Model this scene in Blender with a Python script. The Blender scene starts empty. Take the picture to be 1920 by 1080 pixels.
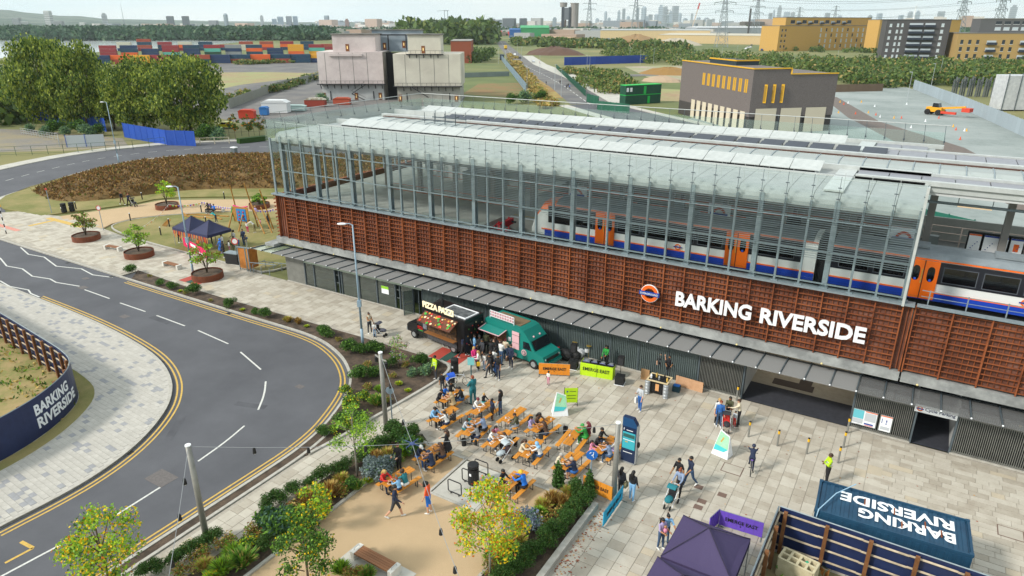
import bpy, bmesh, math, random
from mathutils import Vector, Matrix, noise
R = math.radians
SC = bpy.context.scene
COL = SC.collection
rnd = random.Random(7)

# ---------------------------------------------------------------- camera
CH, PITCH, YAW, FPX = 23.0, R(21.14), R(31.25), 1280.0
cd = bpy.data.cameras.new('camera'); cam = bpy.data.objects.new('camera', cd); COL.objects.link(cam)
cam.location = (0, 0, CH); cam.rotation_euler = (R(90) - PITCH, 0, YAW)
cd.sensor_width = 36.0; cd.lens = 36.0 * FPX / 1920; cd.clip_start = 0.5; cd.clip_end = 40000
SC.camera = cam
# ---------------------------------------------------------------- sky, sun, exposure
SUN_EL, SUN_AZ = 37, 217            # degrees, compass style: azimuth of the sun measured from +Y clockwise
w = bpy.data.worlds.new("World"); SC.world = w; w.use_nodes = True
nt = w.node_tree; N = nt.nodes; L = nt.links
bg = N['Background']
sky = N.new('ShaderNodeTexSky'); sky.sky_type = 'NISHITA'; sky.sun_disc = False
sky.sun_elevation = R(SUN_EL); sky.sun_rotation = R(SUN_AZ); sky.air_density = 1.2; sky.dust_density = 4; sky.altitude = 20
tc = N.new('ShaderNodeTexCoord'); sp = N.new('ShaderNodeSeparateXYZ'); L.new(tc.outputs['Generated'], sp.inputs[0])
mp = N.new('ShaderNodeMapping'); mp.inputs['Scale'].default_value = (1, 1, 5.5); L.new(tc.outputs['Generated'], mp.inputs[0])
nz = N.new('ShaderNodeTexNoise'); nz.inputs['Scale'].default_value = 2.6; nz.inputs['Detail'].default_value = 7; nz.inputs['Roughness'].default_value = .58
L.new(mp.outputs[0], nz.inputs['Vector'])
cr = N.new('ShaderNodeValToRGB'); cr.color_ramp.elements[0].position = .33; cr.color_ramp.elements[1].position = .66
cr.color_ramp.elements[0].color = (7.2, 8.9, 9.5, 1); cr.color_ramp.elements[1].color = (10.2, 10.4, 10.1, 1)   # cloud deck, in the sky's own units
L.new(nz.outputs['Fac'], cr.inputs[0])
mx = N.new('ShaderNodeMix'); mx.data_type = 'RGBA'; mx.inputs['Factor'].default_value = .88
L.new(sky.outputs[0], mx.inputs['A']); L.new(cr.outputs[0], mx.inputs['B'])
L.new(mx.outputs['Result'], bg.inputs['Color']); bg.inputs['Strength'].default_value = .1
sd = bpy.data.lights.new('sun', 'SUN'); sun = bpy.data.objects.new('sun', sd); COL.objects.link(sun)
sd.energy = 3.0; sd.angle = R(8); sd.color = (1, .95, .87)
az = R(SUN_AZ); el = R(SUN_EL)
sdir = Vector((math.sin(az) * math.cos(el), math.cos(az) * math.cos(el), math.sin(el)))   # towards the sun
sun.rotation_euler = sdir.to_track_quat('Z', 'Y').to_euler(); sun.location = (0, 0, 200)
vs = SC.view_settings; vs.view_transform = 'Standard'; vs.look = 'None'; vs.exposure = 0.27; vs.gamma = 1; vs.use_curve_mapping = False
SC.render.engine = 'CYCLES'
cy = SC.cycles; cy.use_denoising = True; cy.max_bounces = 6; cy.diffuse_bounces = 3; cy.glossy_bounces = 3; cy.transparent_max_bounces = 24
cy.transmission_bounces = 4; cy.volume_bounces = 1; cy.caustics_reflective = False; cy.caustics_refractive = False

# ---------------------------------------------------------------- picking points: photo pixel -> point in the place
_f = Vector((-math.sin(YAW) * math.cos(PITCH), math.cos(YAW) * math.cos(PITCH), -math.sin(PITCH)))
_r = Vector((math.cos(YAW), math.sin(YAW), 0)); _u = _r.cross(_f)
def at(px, py, z=0.0):
    d = _f + _r * ((px - 960) / FPX) + _u * ((540 - py) / FPX)
    t = (z - CH) / d.z
    return Vector((d.x * t, d.y * t, z))
def far(px, py, dist):                       # a point at a given ground distance in the direction of a pixel
    d = _f + _r * ((px - 960) / FPX) + _u * ((540 - py) / FPX)
    t = dist / math.hypot(d.x, d.y)
    return Vector((d.x * t, d.y * t, CH + d.z * t))

# ---------------------------------------------------------------- materials
ORD = 'first second third fourth fifth sixth seventh eighth ninth tenth eleventh twelfth thirteenth fourteenth fifteenth sixteenth seventeenth eighteenth nineteenth twentieth'.split(); ORD += ['twenty '+o for o in ORD[:9]]+['thirtieth']+['thirty '+o for o in ORD[:9]]
MATS = {}
def lin(c):
    if isinstance(c, str):
        c = c.lstrip('#'); c = [int(c[i:i+2], 16) / 255 for i in (0, 2, 4)]
        c = [x / 12.92 if x <= .04045 else ((x + .055) / 1.055) ** 2.4 for x in c]
    return (c[0], c[1], c[2], 1)
def mat(name, c, c2=None, sc=3.0, rough=.7, bump=0, bsc=None, metal=0, spec=.5, emit=0, rand=0, det=5, lo=.35, hi=.65, sz=1, geo=0):
    if name in MATS: return MATS[name]
    m = bpy.data.materials.new(name); m.use_nodes = True; MATS[name] = m
    nt = m.node_tree; N = nt.nodes; L = nt.links; b = N['Principled BSDF']
    c = lin(c); b.inputs['Base Color'].default_value = c
    b.inputs['Roughness'].default_value = rough; b.inputs['Metallic'].default_value = metal
    b.inputs['Specular IOR Level'].default_value = spec
    src = None
    if c2 is not None or bump:
        v = N.new('ShaderNodeNewGeometry').outputs['Position'] if geo else N.new('ShaderNodeTexCoord').outputs['Object']
        if sz != 1:
            mp = N.new('ShaderNodeMapping'); mp.inputs['Scale'].default_value = (1, 1, sz) if not isinstance(sz, tuple) else sz
            L.new(v, mp.inputs[0]); v = mp.outputs[0]
    if c2 is not None:
        n = N.new('ShaderNodeTexNoise'); n.inputs['Scale'].default_value = sc; n.inputs['Detail'].default_value = det; n.inputs['Roughness'].default_value = .62
        L.new(v, n.inputs['Vector'])
        r = N.new('ShaderNodeValToRGB'); r.color_ramp.elements[0].position = lo; r.color_ramp.elements[1].position = hi
        r.color_ramp.elements[0].color = c; r.color_ramp.elements[1].color = lin(c2); L.new(n.outputs['Fac'], r.inputs[0]); src = r.outputs[0]
    if rand:
        oi = N.new('ShaderNodeObjectInfo'); mr = N.new('ShaderNodeMapRange'); mr.inputs['To Min'].default_value = 1 - rand; mr.inputs['To Max'].default_value = 1 + rand
        L.new(oi.outputs['Random'], mr.inputs['Value'])
        hv = N.new('ShaderNodeHueSaturation'); L.new(mr.outputs[0], hv.inputs['Value'])
        if src: L.new(src, hv.inputs['Color'])
        else: hv.inputs['Color'].default_value = c
        src = hv.outputs[0]
    if src: L.new(src, b.inputs['Base Color'])
    if bump:
        n2 = N.new('ShaderNodeTexNoise'); n2.inputs['Scale'].default_value = bsc or sc * 4; n2.inputs['Detail'].default_value = 4
        L.new(v, n2.inputs['Vector']); bm = N.new('ShaderNodeBump'); bm.inputs['Strength'].default_value = bump; bm.inputs['Distance'].default_value = .05
        L.new(n2.outputs['Fac'], bm.inputs['Height']); L.new(bm.outputs[0], b.inputs['Normal'])
    if emit:
        b.inputs['Emission Color'].default_value = c; b.inputs['Emission Strength'].default_value = emit
    return m
def layered(name, c, c2, c3, s1, s2, rough=.9, bump=.3, bsc=20, p=.5, wd=.1):      # two noises: broad patches of c3 over fine c/c2
    if name in MATS: return MATS[name]
    m = mat(name, c, c2, s1, rough, bump, bsc, geo=1); nt = m.node_tree; N = nt.nodes; L = nt.links; b = N['Principled BSDF']
    old = b.inputs['Base Color'].links[0].from_socket
    tc = N.new('ShaderNodeNewGeometry'); n = N.new('ShaderNodeTexNoise'); n.inputs['Scale'].default_value = s2; n.inputs['Detail'].default_value = 6; n.inputs['Roughness'].default_value = .65
    L.new(tc.outputs['Position'], n.inputs['Vector']); r = N.new('ShaderNodeValToRGB'); r.color_ramp.elements[0].position = p - wd; r.color_ramp.elements[1].position = p + wd
    L.new(n.outputs['Fac'], r.inputs[0]); mx = N.new('ShaderNodeMix'); mx.data_type = 'RGBA'
    L.new(r.outputs[0], mx.inputs['Factor']); L.new(old, mx.inputs['A']); mx.inputs['B'].default_value = lin(c3)
    L.new(mx.outputs['Result'], b.inputs['Base Color']); return m
def glass(name, tint, clear=.8, refl=.16, milk=.1, milkc=(.75, .85, .82)):
    m = bpy.data.materials.new(name); m.use_nodes = True; MATS[name] = m; nt = m.node_tree; N = nt.nodes; L = nt.links
    N.remove(N['Principled BSDF']); out = N['Material Output']
    t = N.new('ShaderNodeBsdfTransparent'); t.inputs[0].default_value = lin(tint)
    g = N.new('ShaderNodeBsdfGlossy'); g.inputs['Roughness'].default_value = .03; g.inputs[0].default_value = (.9, .95, .93, 1)
    fr = N.new('ShaderNodeLayerWeight'); fr.inputs['Blend'].default_value = refl
    a = N.new('ShaderNodeMixShader'); L.new(fr.outputs['Facing'], a.inputs[0]) ; L.new(t.outputs[0], a.inputs[1]); L.new(g.outputs[0], a.inputs[2])
    d = N.new('ShaderNodeBsdfDiffuse'); d.inputs[0].default_value = lin(milkc)
    b = N.new('ShaderNodeMixShader'); b.inputs[0].default_value = milk; L.new(a.outputs[0], b.inputs[1]); L.new(d.outputs[0], b.inputs[2])
    L.new(b.outputs[0], out.inputs[0]); return m

# ---------------------------------------------------------------- geometry and object helpers
class MB:
    def __init__(s): s.v = []; s.f = []; s.m = []
    def add(s, vs, fs, mi=0):
        o = len(s.v); s.v += [tuple(p) for p in vs]; s.f += [tuple(o + i for i in f) for f in fs]; s.m += [mi] * len(fs); return s
    def box(s, x0, y0, z0, x1, y1, z1, mi=0, M=None):
        v = [(x0,y0,z0),(x1,y0,z0),(x1,y1,z0),(x0,y1,z0),(x0,y0,z1),(x1,y0,z1),(x1,y1,z1),(x0,y1,z1)]
        if M: v = [M @ Vector(p) for p in v]
        return s.add(v, [(0,3,2,1),(4,5,6,7),(0,1,5,4),(1,2,6,5),(2,3,7,6),(3,0,4,7)], mi)
    def slab(s, x0, y0, z0, x1, y1, z1, mi=0, M=None):          # box without its bottom
        v = [(x0,y0,z0),(x1,y0,z0),(x1,y1,z0),(x0,y1,z0),(x0,y0,z1),(x1,y0,z1),(x1,y1,z1),(x0,y1,z1)]
        if M: v = [M @ Vector(p) for p in v]
        return s.add(v, [(4,5,6,7),(0,1,5,4),(1,2,6,5),(2,3,7,6),(3,0,4,7)], mi)
    def bar(s, p, q, w=.05, h=None, mi=0, up=(0,0,1)):           # rectangular beam
        p = Vector(p); q = Vector(q); h = h or w; d = (q - p).normalized(); u = Vector(up)
        if abs(d.dot(u)) > .99: u = Vector((0,1,0))
        a = d.cross(u).normalized() * (w/2); b = a.cross(d).normalized() * (h/2)
        v = [p-a-b, p+a-b, p+a+b, p-a+b, q-a-b, q+a-b, q+a+b, q-a+b]
        return s.add(v, [(0,1,2,3),(7,6,5,4),(0,4,5,1),(1,5,6,2),(2,6,7,3),(3,7,4,0)], mi)
    def tube(s, p, q, r0, r1=None, n=8, mi=0, caps=True):
        return s.path([p, q], [r0, r0 if r1 is None else r1], n, mi, caps)
    def path(s, pts, rs, n=8, mi=0, caps=True):
        pts = [Vector(p) for p in pts]; rs = rs if isinstance(rs, (list, tuple)) else [rs] * len(pts); vs = []; k = len(pts)
        u = None
        for i, p in enumerate(pts):
            d = (pts[min(i+1, k-1)] - pts[max(i-1, 0)]).normalized()
            if u is None: u = d.cross(Vector((0,0,1)) if abs(d.z) < .95 else Vector((1,0,0))).normalized()
            else: u = (u - d * u.dot(d)).normalized()
            w = d.cross(u)
            for j in range(n):
                a = 2*math.pi*j/n; vs.append(p + (u*math.cos(a) + w*math.sin(a)) * rs[i])
        fs = [(i*n+j, i*n+(j+1)%n, (i+1)*n+(j+1)%n, (i+1)*n+j) for i in range(k-1) for j in range(n)]
        if caps: fs += [tuple(range(n))[::-1], tuple((k-1)*n+j for j in range(n))]
        return s.add(vs, fs, mi)
    def lathe(s, prof, n=16, mi=0, c=(0,0,0), cap=True):         # prof: (radius, z)
        vs = [(c[0]+r*math.cos(2*math.pi*j/n), c[1]+r*math.sin(2*math.pi*j/n), c[2]+z) for r, z in prof for j in range(n)]
        k = len(prof); fs = [(i*n+j, i*n+(j+1)%n, (i+1)*n+(j+1)%n, (i+1)*n+j) for i in range(k-1) for j in range(n)]
        if cap: fs += [tuple((k-1)*n+j for j in range(n)), tuple(range(n))[::-1]]
        return s.add(vs, fs, mi)
    def ball(s, c, r, n=10, m=6, mi=0, sq=(1,1,1)):
        prof = [(max(.001, math.sin(math.pi*i/m)), -math.cos(math.pi*i/m)) for i in range(m+1)]
        vs = [(c[0]+r*sq[0]*a*math.cos(2*math.pi*j/n), c[1]+r*sq[1]*a*math.sin(2*math.pi*j/n), c[2]+r*sq[2]*z) for a, z in prof for j in range(n)]
        return s.add(vs, [(i*n+j, i*n+(j+1)%n, (i+1)*n+(j+1)%n, (i+1)*n+j) for i in range(m) for j in range(n)], mi)
    def prism(s, poly, z0, z1, mi=0, bottom=False):              # upright prism over a 2D polygon (any winding)
        A = sum(poly[i][0]*poly[(i+1)%len(poly)][1] - poly[(i+1)%len(poly)][0]*poly[i][1] for i in range(len(poly)))
        if A < 0: poly = poly[::-1]
        n = len(poly); vs = [(p[0], p[1], z0) for p in poly] + [(p[0], p[1], z1) for p in poly]
        fs = [tuple(range(n, 2*n))] + ([tuple(range(n))[::-1]] if bottom else []) + [(i, (i+1)%n, n+(i+1)%n, n+i) for i in range(n)]
        return s.add(vs, fs, mi)
    def extr(s, prof, x0, x1, mi=0, caps=True):                  # profile in (y,z) extruded along x
        n = len(prof); vs = [(x0, y, z) for y, z in prof] + [(x1, y, z) for y, z in prof]
        fs = [(i, n+i, n+(i+1)%n, (i+1)%n) for i in range(n)]
        if caps: fs += [tuple(range(n)), tuple(range(n, 2*n))[::-1]]
        return s.add(vs, fs, mi)
    def strip(s, pts, w0, w1, z, mi=0):                          # flat ribbon along a path, from offset w0 to w1
        a = offset(pts, w0); b = offset(pts, w1); n = len(pts)
        vs = [(p[0], p[1], z) for p in a] + [(p[0], p[1], z) for p in b]
        return s.add(vs, [(i, i+1, n+i+1, n+i) if w1 > w0 else (i+1, i, n+i, n+i+1) for i in range(n-1)], mi)
    def kerb(s, pts, w0, w1, z0, z1, mi=0):                      # solid ribbon
        a = offset(pts, w0); b = offset(pts, w1); n = len(pts)
        vs = [(p[0],p[1],z0) for p in a] + [(p[0],p[1],z0) for p in b] + [(p[0],p[1],z1) for p in a] + [(p[0],p[1],z1) for p in b]
        fs = []
        for i in range(n-1): fs += [(2*n+i, 2*n+i+1, 3*n+i+1, 3*n+i), (i, i+1, 2*n+i+1, 2*n+i), (n+i+1, n+i, 3*n+i, 3*n+i+1)]
        fs += [(0, 2*n, 3*n, n), (n-1, 2*n-1, 4*n-1, 3*n-1)]
        return s.add(vs, fs, mi)
    def merge(s, o, M=None, mi=None):
        k = len(s.v); s.v += [tuple(M @ Vector(p)) if M else p for p in o.v]; s.f += [tuple(k+i for i in f) for f in o.f]
        s.m += o.m if mi is None else [mi]*len(o.m); return s
    def mesh(s, name, mats, smooth=False):
        me = bpy.data.meshes.new(name); me.from_pydata(s.v, [], s.f)
        for m in (mats if isinstance(mats, (list, tuple)) else [mats]): me.materials.append(m)
        if any(s.m): me.polygons.foreach_set('material_index', s.m)
        if smooth: me.polygons.foreach_set('use_smooth', [True]*len(s.f))
        me.update(); return me
    def build(s, name, mats, parent=None, loc=(0,0,0), rz=0, smooth=False, label=None, kind=None):
        return put(name, s.mesh(name, mats, smooth), parent, loc, rz, label, kind)
def put(name, me, parent=None, loc=(0,0,0), rz=0, label=None, kind=None):
    o = bpy.data.objects.new(name, me); COL.objects.link(o); o.location = loc; o.rotation_euler = (0, 0, rz)
    if parent: o.parent = parent
    if label: o['label'] = label
    if kind: o['kind'] = kind
    return o
def offset(pts, w):
    n = len(pts); out = []
    for i in range(n):
        a = Vector(pts[max(i-1,0)][:2]); b = Vector(pts[min(i+1,n-1)][:2]); d = (b-a).normalized()
        out.append((pts[i][0] - d.y*w, pts[i][1] + d.x*w))
    return out
def smooth(pts, k=2):
    pts = [tuple(p[:2]) for p in pts]
    for _ in range(k):
        q = [pts[0]]
        for a, b in zip(pts, pts[1:]): q += [(a[0]*.75+b[0]*.25, a[1]*.75+b[1]*.25), (a[0]*.25+b[0]*.75, a[1]*.25+b[1]*.75)]
        pts = q + [pts[-1]]
    return pts
def inside(x, y, poly):
    c = False; j = len(poly) - 1
    for i in range(len(poly)):
        xi, yi = poly[i][0], poly[i][1]; xj, yj = poly[j][0], poly[j][1]
        if (yi > y) != (yj > y) and x < (xj - xi) * (y - yi) / (yj - yi) + xi: c = not c
        j = i
    return c
def thing(name, label, cat, loc=(0,0,0), rz=0, group=None):
    o = bpy.data.objects.new(name, None); COL.objects.link(o); o.empty_display_size = .3
    o.location = loc; o.rotation_euler = (0, 0, rz); return tag(o, label, cat, group)
def tag(o, label, cat=None, group=None, kind=None):
    o['label'] = label
    if cat: o['category'] = cat
    if group: o['group'] = group
    if kind: o['kind'] = kind
    return o
def struct(o, label=None):
    o['kind'] = 'structure'
    if label: o['label'] = label
    return o
def dup(root, loc, rz=0, label=None, group=None, scale=None):
    def rec(o, par):
        c = o.copy(); COL.objects.link(c); c.parent = par
        for ch in kids.get(o.name, []): rec(ch, c)
        return c
    kids = {}
    st = [root]
    allk = [o for o in CH_INDEX(root)]
    for o in allk: kids.setdefault(o.parent.name, []).append(o)
    c = rec(root, None); c.location = loc; c.rotation_euler = (0, 0, rz)
    if scale: c.scale = (scale,)*3 if not isinstance(scale, tuple) else scale
    if label: c['label'] = label
    if group: c['group'] = group
    return c
_tree = {}
def CH_INDEX(root):                          # descendants, looked up once per prototype
    if root.name not in _tree: _tree[root.name] = list(root.children_recursive)
    return _tree[root.name]
FONT = {}
def text_mb(body, size, depth=.02, fat=0.0, mi=0, bend=None, sx=1.0):      # lettering as real mesh, in x/z plane, front facing -y, origin bottom left
    cu = bpy.data.curves.new('lettering', 'FONT'); cu.body = body; cu.size = size; cu.extrude = depth/2; cu.offset = fat; cu.resolution_u = 3
    ob = bpy.data.objects.new('lettering', cu); COL.objects.link(ob)
    dg = bpy.context.evaluated_depsgraph_get(); me = bpy.data.meshes.new_from_object(ob.evaluated_get(dg))
    m = MB(); m.add([(v.co.x*sx, -v.co.z, v.co.y) for v in me.vertices], [tuple(p.vertices) for p in me.polygons], mi)
    bpy.data.objects.remove(ob); bpy.data.curves.remove(cu); bpy.data.meshes.remove(me); return m
def ext(mb): return (min(p[0] for p in mb.v), max(p[0] for p in mb.v), min(p[2] for p in mb.v), max(p[2] for p in mb.v))
def fit_text(body, x0, x1, z0, z1, y, depth=.02, fat=0.0, mi=0, size=1.0):  # lettering stretched to fill a box
    t = text_mb(body, size, depth, fat, mi); a, b, c, d = ext(t)
    t.v = [(x0 + (p[0]-a)/(b-a)*(x1-x0), y + p[1], z0 + (p[2]-c)/(d-c)*(z1-z0)) for p in t.v]; return t
def ring(cx, cz, y, r0, r1, a0=0, a1=360, n=32, depth=.02, mi=0):           # flat ring in the x/z plane
    m = MB(); vs = []; k = n+1
    for yy in (y, y+depth):
        for r in (r0, r1):
            for i in range(k):
                a = R(a0 + (a1-a0)*i/n); vs.append((cx+r*math.cos(a), yy, cz+r*math.sin(a)))
    fs = []
    for i in range(n): fs += [(k+i, i, i+1, k+i+1), (2*k+i, 3*k+i, 3*k+i+1, 2*k+i+1), (k+i, k+i+1, 3*k+i+1, 3*k+i), (i+1, i, 2*k+i, 2*k+i+1)]
    return m.add(vs, fs, mi)
# ================================================================ materials of the place
M_asph = layered('asphalt', '#55565b', '#64656a', '#4d4e53', 60, .22, .9, .3, 120, .53, .2)
M_asph2 = layered('old_asphalt', '#6d6a67', '#7b7874', '#5f5e60', 8, .08, .95, .2, 40)
M_kerb = mat('kerb_stone', '#b5b2aa', '#a29e94', 3, .85, .1)
M_joint = mat('joint_mortar', '#aaa397', '#9b9488', 6, .95)
SL = [mat('slab_%d' % i, a, b, 1.1, .85, .06, 30, rand=.03, det=9, geo=1, lo=.38, hi=.72) for i, (a, b) in enumerate((('#b8b1a4','#a59d8f'),('#b1aa9c','#998f81'),('#bcb6a9','#aca496'),('#aaa294','#968d7f'),('#b9ad98','#ada390')))]
BL = [mat('block_%d' % i, a, b, 2.5, .8, .06, 30, rand=.04) for i, (a, b) in enumerate((('#b4b0a8','#a9a59d'),('#bab6ae','#aeaaa2'),('#8d8e90','#98989a')))]
M_conc = layered('pale_concrete', '#b3b0a8', '#a8a59c', '#bdbab1', 3, .4, .85, .08, 30)
M_gravel = layered('bound_gravel', '#c6ad8a', '#ad9270', '#b59c7a', 30, .5, .95, .4, 70, .5, .12)
M_grass = layered('dry_grass', '#76773f', '#62672f', '#948658', 12, .25, .95, .4, 50, .5, .15)
M_mound = layered('heather', '#6b5230', '#8a6c3e', '#574626', 5, .5, .98, .6, 12, .5, .2)
M_soil = layered('mulch', '#4f4136', '#6b5a4a', '#3f352c', 20, 1.2, .98, .6, 40)
M_land = layered('scrub_land', '#66703f', '#525f35', '#837c50', .05, .006, .98, .2, .6, .55, .1)
M_greyg = layered('grey_ballast', '#87908e', '#79827f', '#939a98', .9, .05, .95, .3, 6)
M_sand = layered('bare_earth', '#a08a6a', '#8c7658', '#8f9160', .4, .06, .95, .2, 3)
M_white = mat('road_paint_white', '#d8d8d2', '#b9b9b4', 9, .6)
M_yel = mat('road_paint_yellow', '#d1ac54', '#b8974a', 7, .6)
M_red = mat('red_tactile', '#cf8f80', '#bf7f70', 6, .8)
M_water = mat('river_water', '#c9cfd0', rough=.12, spec=.6, bump=.05, bsc=.1)
M_dark = mat('dark_void', '#15161a', rough=.9)

# ================================================================ ground, roads, pavements
def big_ground():
    m = MB(); n = 72; rs = [0, 60, 150, 300, 600, 1200, 2400, 5000, 9000, 16000]
    m.v.append((0, 0, -.16))
    for r in rs[1:]:
        for j in range(n): a = 2*math.pi*j/n; m.v.append((r*math.cos(a), r*math.sin(a), -.16))
    for j in range(n): m.f.append((0, 1+j, 1+(j+1) % n)); m.m.append(0)
    for i in range(len(rs)-2):
        for j in range(n): m.f.append((1+i*n+j, 1+(i+1)*n+j, 1+(i+1)*n+(j+1) % n, 1+i*n+(j+1) % n)); m.m.append(0)
    return m
struct(big_ground().build('ground', M_land))
def sheet(name, pts, z, m, th=None):
    pts = [tuple(p[:2]) for p in pts]; mb = MB(); mb.prism(pts, z-.01 if th is None else z-th, z, 0)
    return struct(mb.build(name, m))
INNER = [(-110,26.6),(-90,26.65),(-70.7,26.7),(-66,26.6),(-60,26.55),(-53.7,26.25),(-48.1,25.6),(-44.7,24.8),(-41.9,23.6),(-40.1,22.4),(-38.6,21),(-37.1,18.9),(-36.1,16.8),(-35.55,14.6),(-35.4,12.5),(-35.5,10),(-35.6,0),(-35.6,-25)]
OUTER = [(-92,33.7),(-75,33.65),(-65,33.65),(-54,33.65),(-45.4,33.68),(-42,33.72),(-39.5,33.7),(-37.2,33.35),(-34.5,32.3),(-32.5,31),(-31,29.6),(-30,28),(-29.1,26),(-28.5,24.3),(-28.15,22.2),(-28.1,19.8),(-28.1,16),(-28.1,10),(-28.1,0),(-28.1,-25)]
INNER = smooth(INNER, 2); OUTER = smooth(OUTER, 2)
# the asphalt lies under everything; pavements are real steps on it
sheet('road', [(-112,20),(-26,20),(-26,36),(-92,36),(-112,44)], -.12, M_asph)
sheet('road', [(-38,-26),(-26,-26),(-26,20.01),(-38,20.01)], -.1205, M_asph)
UR = smooth([(-112,24),(-116,36),(-122,46),(-128,58),(-131,70),(-127,82),(-117,92),(-102,99),(-80,108),(-55,122),(-44,140),(-48,160),(-70,178),(-92,198)], 3)
m = MB(); m.strip(UR, -7.5, 7.5, -.112); struct(m.build('road', M_asph, label='curved grey road running behind the heather mound'))
m = MB(); m.kerb(UR, 7.4, 7.6, -.14, .0); m.kerb(UR, -7.6, -7.4, -.14, .0); struct(m.build('kerb', M_kerb))
m = MB(); m.kerb(UR, 7.6, 10.6, -.14, -.02); struct(m.build('footpath', M_conc))
m = MB(); m.kerb(UR, -10, -7.6, -.14, -.02); struct(m.build('footpath', M_conc))
m = MB()
for i in range(2, len(UR)-3, 2): m.strip(UR[i:i+2], -.07, .07, -.105)
struct(m.build('lane_marking', M_white))
# double yellow lines, centre line, zigzags
m = MB(); yi = [p for p in INNER if p[1] < 26.8 and p[0] > -67 and p[1] > 9]; yo = [p for p in OUTER if p[0] > -65.5]
m.strip(yi, .24, .35, -.113); m.strip(yi, .52, .63, -.113); m.strip(yo, -.35, -.24, -.113); m.strip(yo, -.63, -.52, -.113)
struct(m.build('double_yellow_line', M_yel))
m = MB()
CL = [(-64.9,30.05,-60.7,30),(-58.9,29.9,-55.1,29.9),(-53.5,29.9,-49.5,29.8),(-47.8,29.8,-43.6,29.45),(-41.6,29,-38,27.9),(-36.3,26.9,-33.7,24.1),(-32.9,22.4,-32.1,18.6),(-31.8,16.6,-31.6,13.5),(-31.8,11,-32,8.5),(-31.9,6,-31.9,2)]
for a in CL:
    if a[1] < 28 and a[1] > 18: mid = ((a[0]+a[2])/2+.1, (a[1]+a[3])/2+.1); m.strip(smooth([a[:2], mid, a[2:]], 2), -.06, .06, -.113)
    else: m.strip([a[:2], a[2:]], -.06, .06, -.113)
for Z in ([(-84.1,33.5),(-80.7,32.7),(-78.3,33.1),(-74.1,32.2),(-71.1,33.1),(-68.3,32.7),(-65.9,33.3)], [(-92,30.6),(-88,29.7),(-85,30.5),(-81.9,30.5),(-78.5,29.6),(-76.2,30),(-73,29.4),(-70.7,29.9),(-69.2,29.7),(-66.2,30.3)], [(-88,27.6),(-84,26.9),(-80,27.7),(-76.5,26.95),(-74.1,27.1),(-71.8,26.85),(-69.3,27.3),(-68.1,26.95),(-66.2,26.9)]):
    m.strip(Z, -.07, .07, -.113)
for k in range(7): m.box(-98+k*.0, 26.9+k*1.0, -.118, -95, 27.4+k*1.0, -.113)
struct(m.build('road_marking', M_white))
m = MB()
m.strip([(-35,9.6),(-34.6,9.2),(-34.2,9.0)], -.1, .1, -.1125)
p0, p1, p2 = at(38,1012), at(61,1024), at(8,1052); m.strip([p0, p1], -.09, .09, -.1125); m.strip([p1, p2], -.07, .07, -.1125)
struct(m.build('road_marking', M_yel, label='yellow bay corner painted on the asphalt'))
m = MB()
for px, py, w in ((233,591,.8),(155,537,.9),(302,893,1.5),(185,1003,1.4),(562,722,.6),(160,520,.7)):
    p = at(px, py); m.box(p.x-w/2, p.y-w*.35, -.119, p.x+w/2, p.y+w*.35, -.112)
struct(m.build('manhole_cover', mat('iron_cover', '#6b6664', '#5d5857', 8, .8)))
m = MB()
for px, py in ((116,575),(309,677),(238,849),(425,584),(221,516),(100,497)):
    p = at(px, py); q = min(INNER+OUTER, key=lambda c: (c[0]-p.x)**2+(c[1]-p.y)**2); s = -.25 if (q in OUTER and q[1] > 30) else 0
    m.box(q[0]-.22, q[1]-.15+s*1.2, -.119, q[0]+.22, q[1]+.2+s*1.2, -.110)
struct(m.build('gully_grate', mat('grate', '#2b2a2a')))

m = MB()
for px, py, w_, h_, a_ in ((470,760,2.2,.5,.3),(330,800,3.0,.5,-.9),(300,600,2.6,.5,0)):
    p = at(px, py, -.12); m.box(-w_/2, -h_/2, -.1195, w_/2, h_/2, -.1165, 0, Matrix.Translation((p.x, p.y, 0)) @ Matrix.Rotation(a_, 4, 'Z'))
struct(m.build('asphalt_patch', layered('asphalt_patch', '#4d4e53', '#5d5e63', '#48494e', 50, .5)))
# ---- left pavement of small blocks (inner side of the bend)
LP = [p for p in INNER] + [(-110,-25)]
HB = smooth([(-80,22.2),(-68,21.4),(-58.3,20.7),(-52.3,20.15),(-46.6,19.6),(-44.7,18.8),(-43.4,17.4),(-42.2,15.4),(-41.45,13),(-41.3,10.5),(-41.6,6),(-42.5,0),(-44,-8)], 2)      # dark hoarding that wraps the plot
m = MB(); m.prism(LP, -.13, -.012); pv = struct(m.build('block_paving', BL[1], label='pale grey block pavement with scattered darker blocks'))
def in_left(x, y): return inside(x, y, LP) and x < -20
import numpy as np_
cand = []
cs, sn = math.cos(R(-3)), math.sin(R(-3))
INs = np_.array([(a[0]+(b[0]-a[0])*k/12, a[1]+(b[1]-a[1])*k/12) for a, b in zip(INNER, INNER[1:]) for k in range(12)])
HBp = HB + [(-110,-8),(-110,22.2)]
for i in range(-170, 60):
    for j in range(-20, 110):
        u = i*.44 + (.22 if j % 2 else 0) - 36; v = j*.30
        x = u*cs - v*sn; y = u*sn + v*cs
        if x < -92 or y > 26.5 or y < 2 or x > -35: continue
        if not in_left(x, y) or inside(x, y, HBp): continue
        if ((INs-(x, y))**2).sum(1).min() < .15: continue
        cand.append((x*x+y*y, x, y))
cand.sort()
vis = [c for c in cand if c[2] > 8.5 and (c[1] > -52)]
keep = set(vis[:300])
dk = MB(); dk.slab(-.215, -.145, -.03, .215, .145, .004)
bm_ = [dk.mesh('paving_block', BL[k]) for k in range(3)]
allb = MB(); r2 = random.Random(3)
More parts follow.
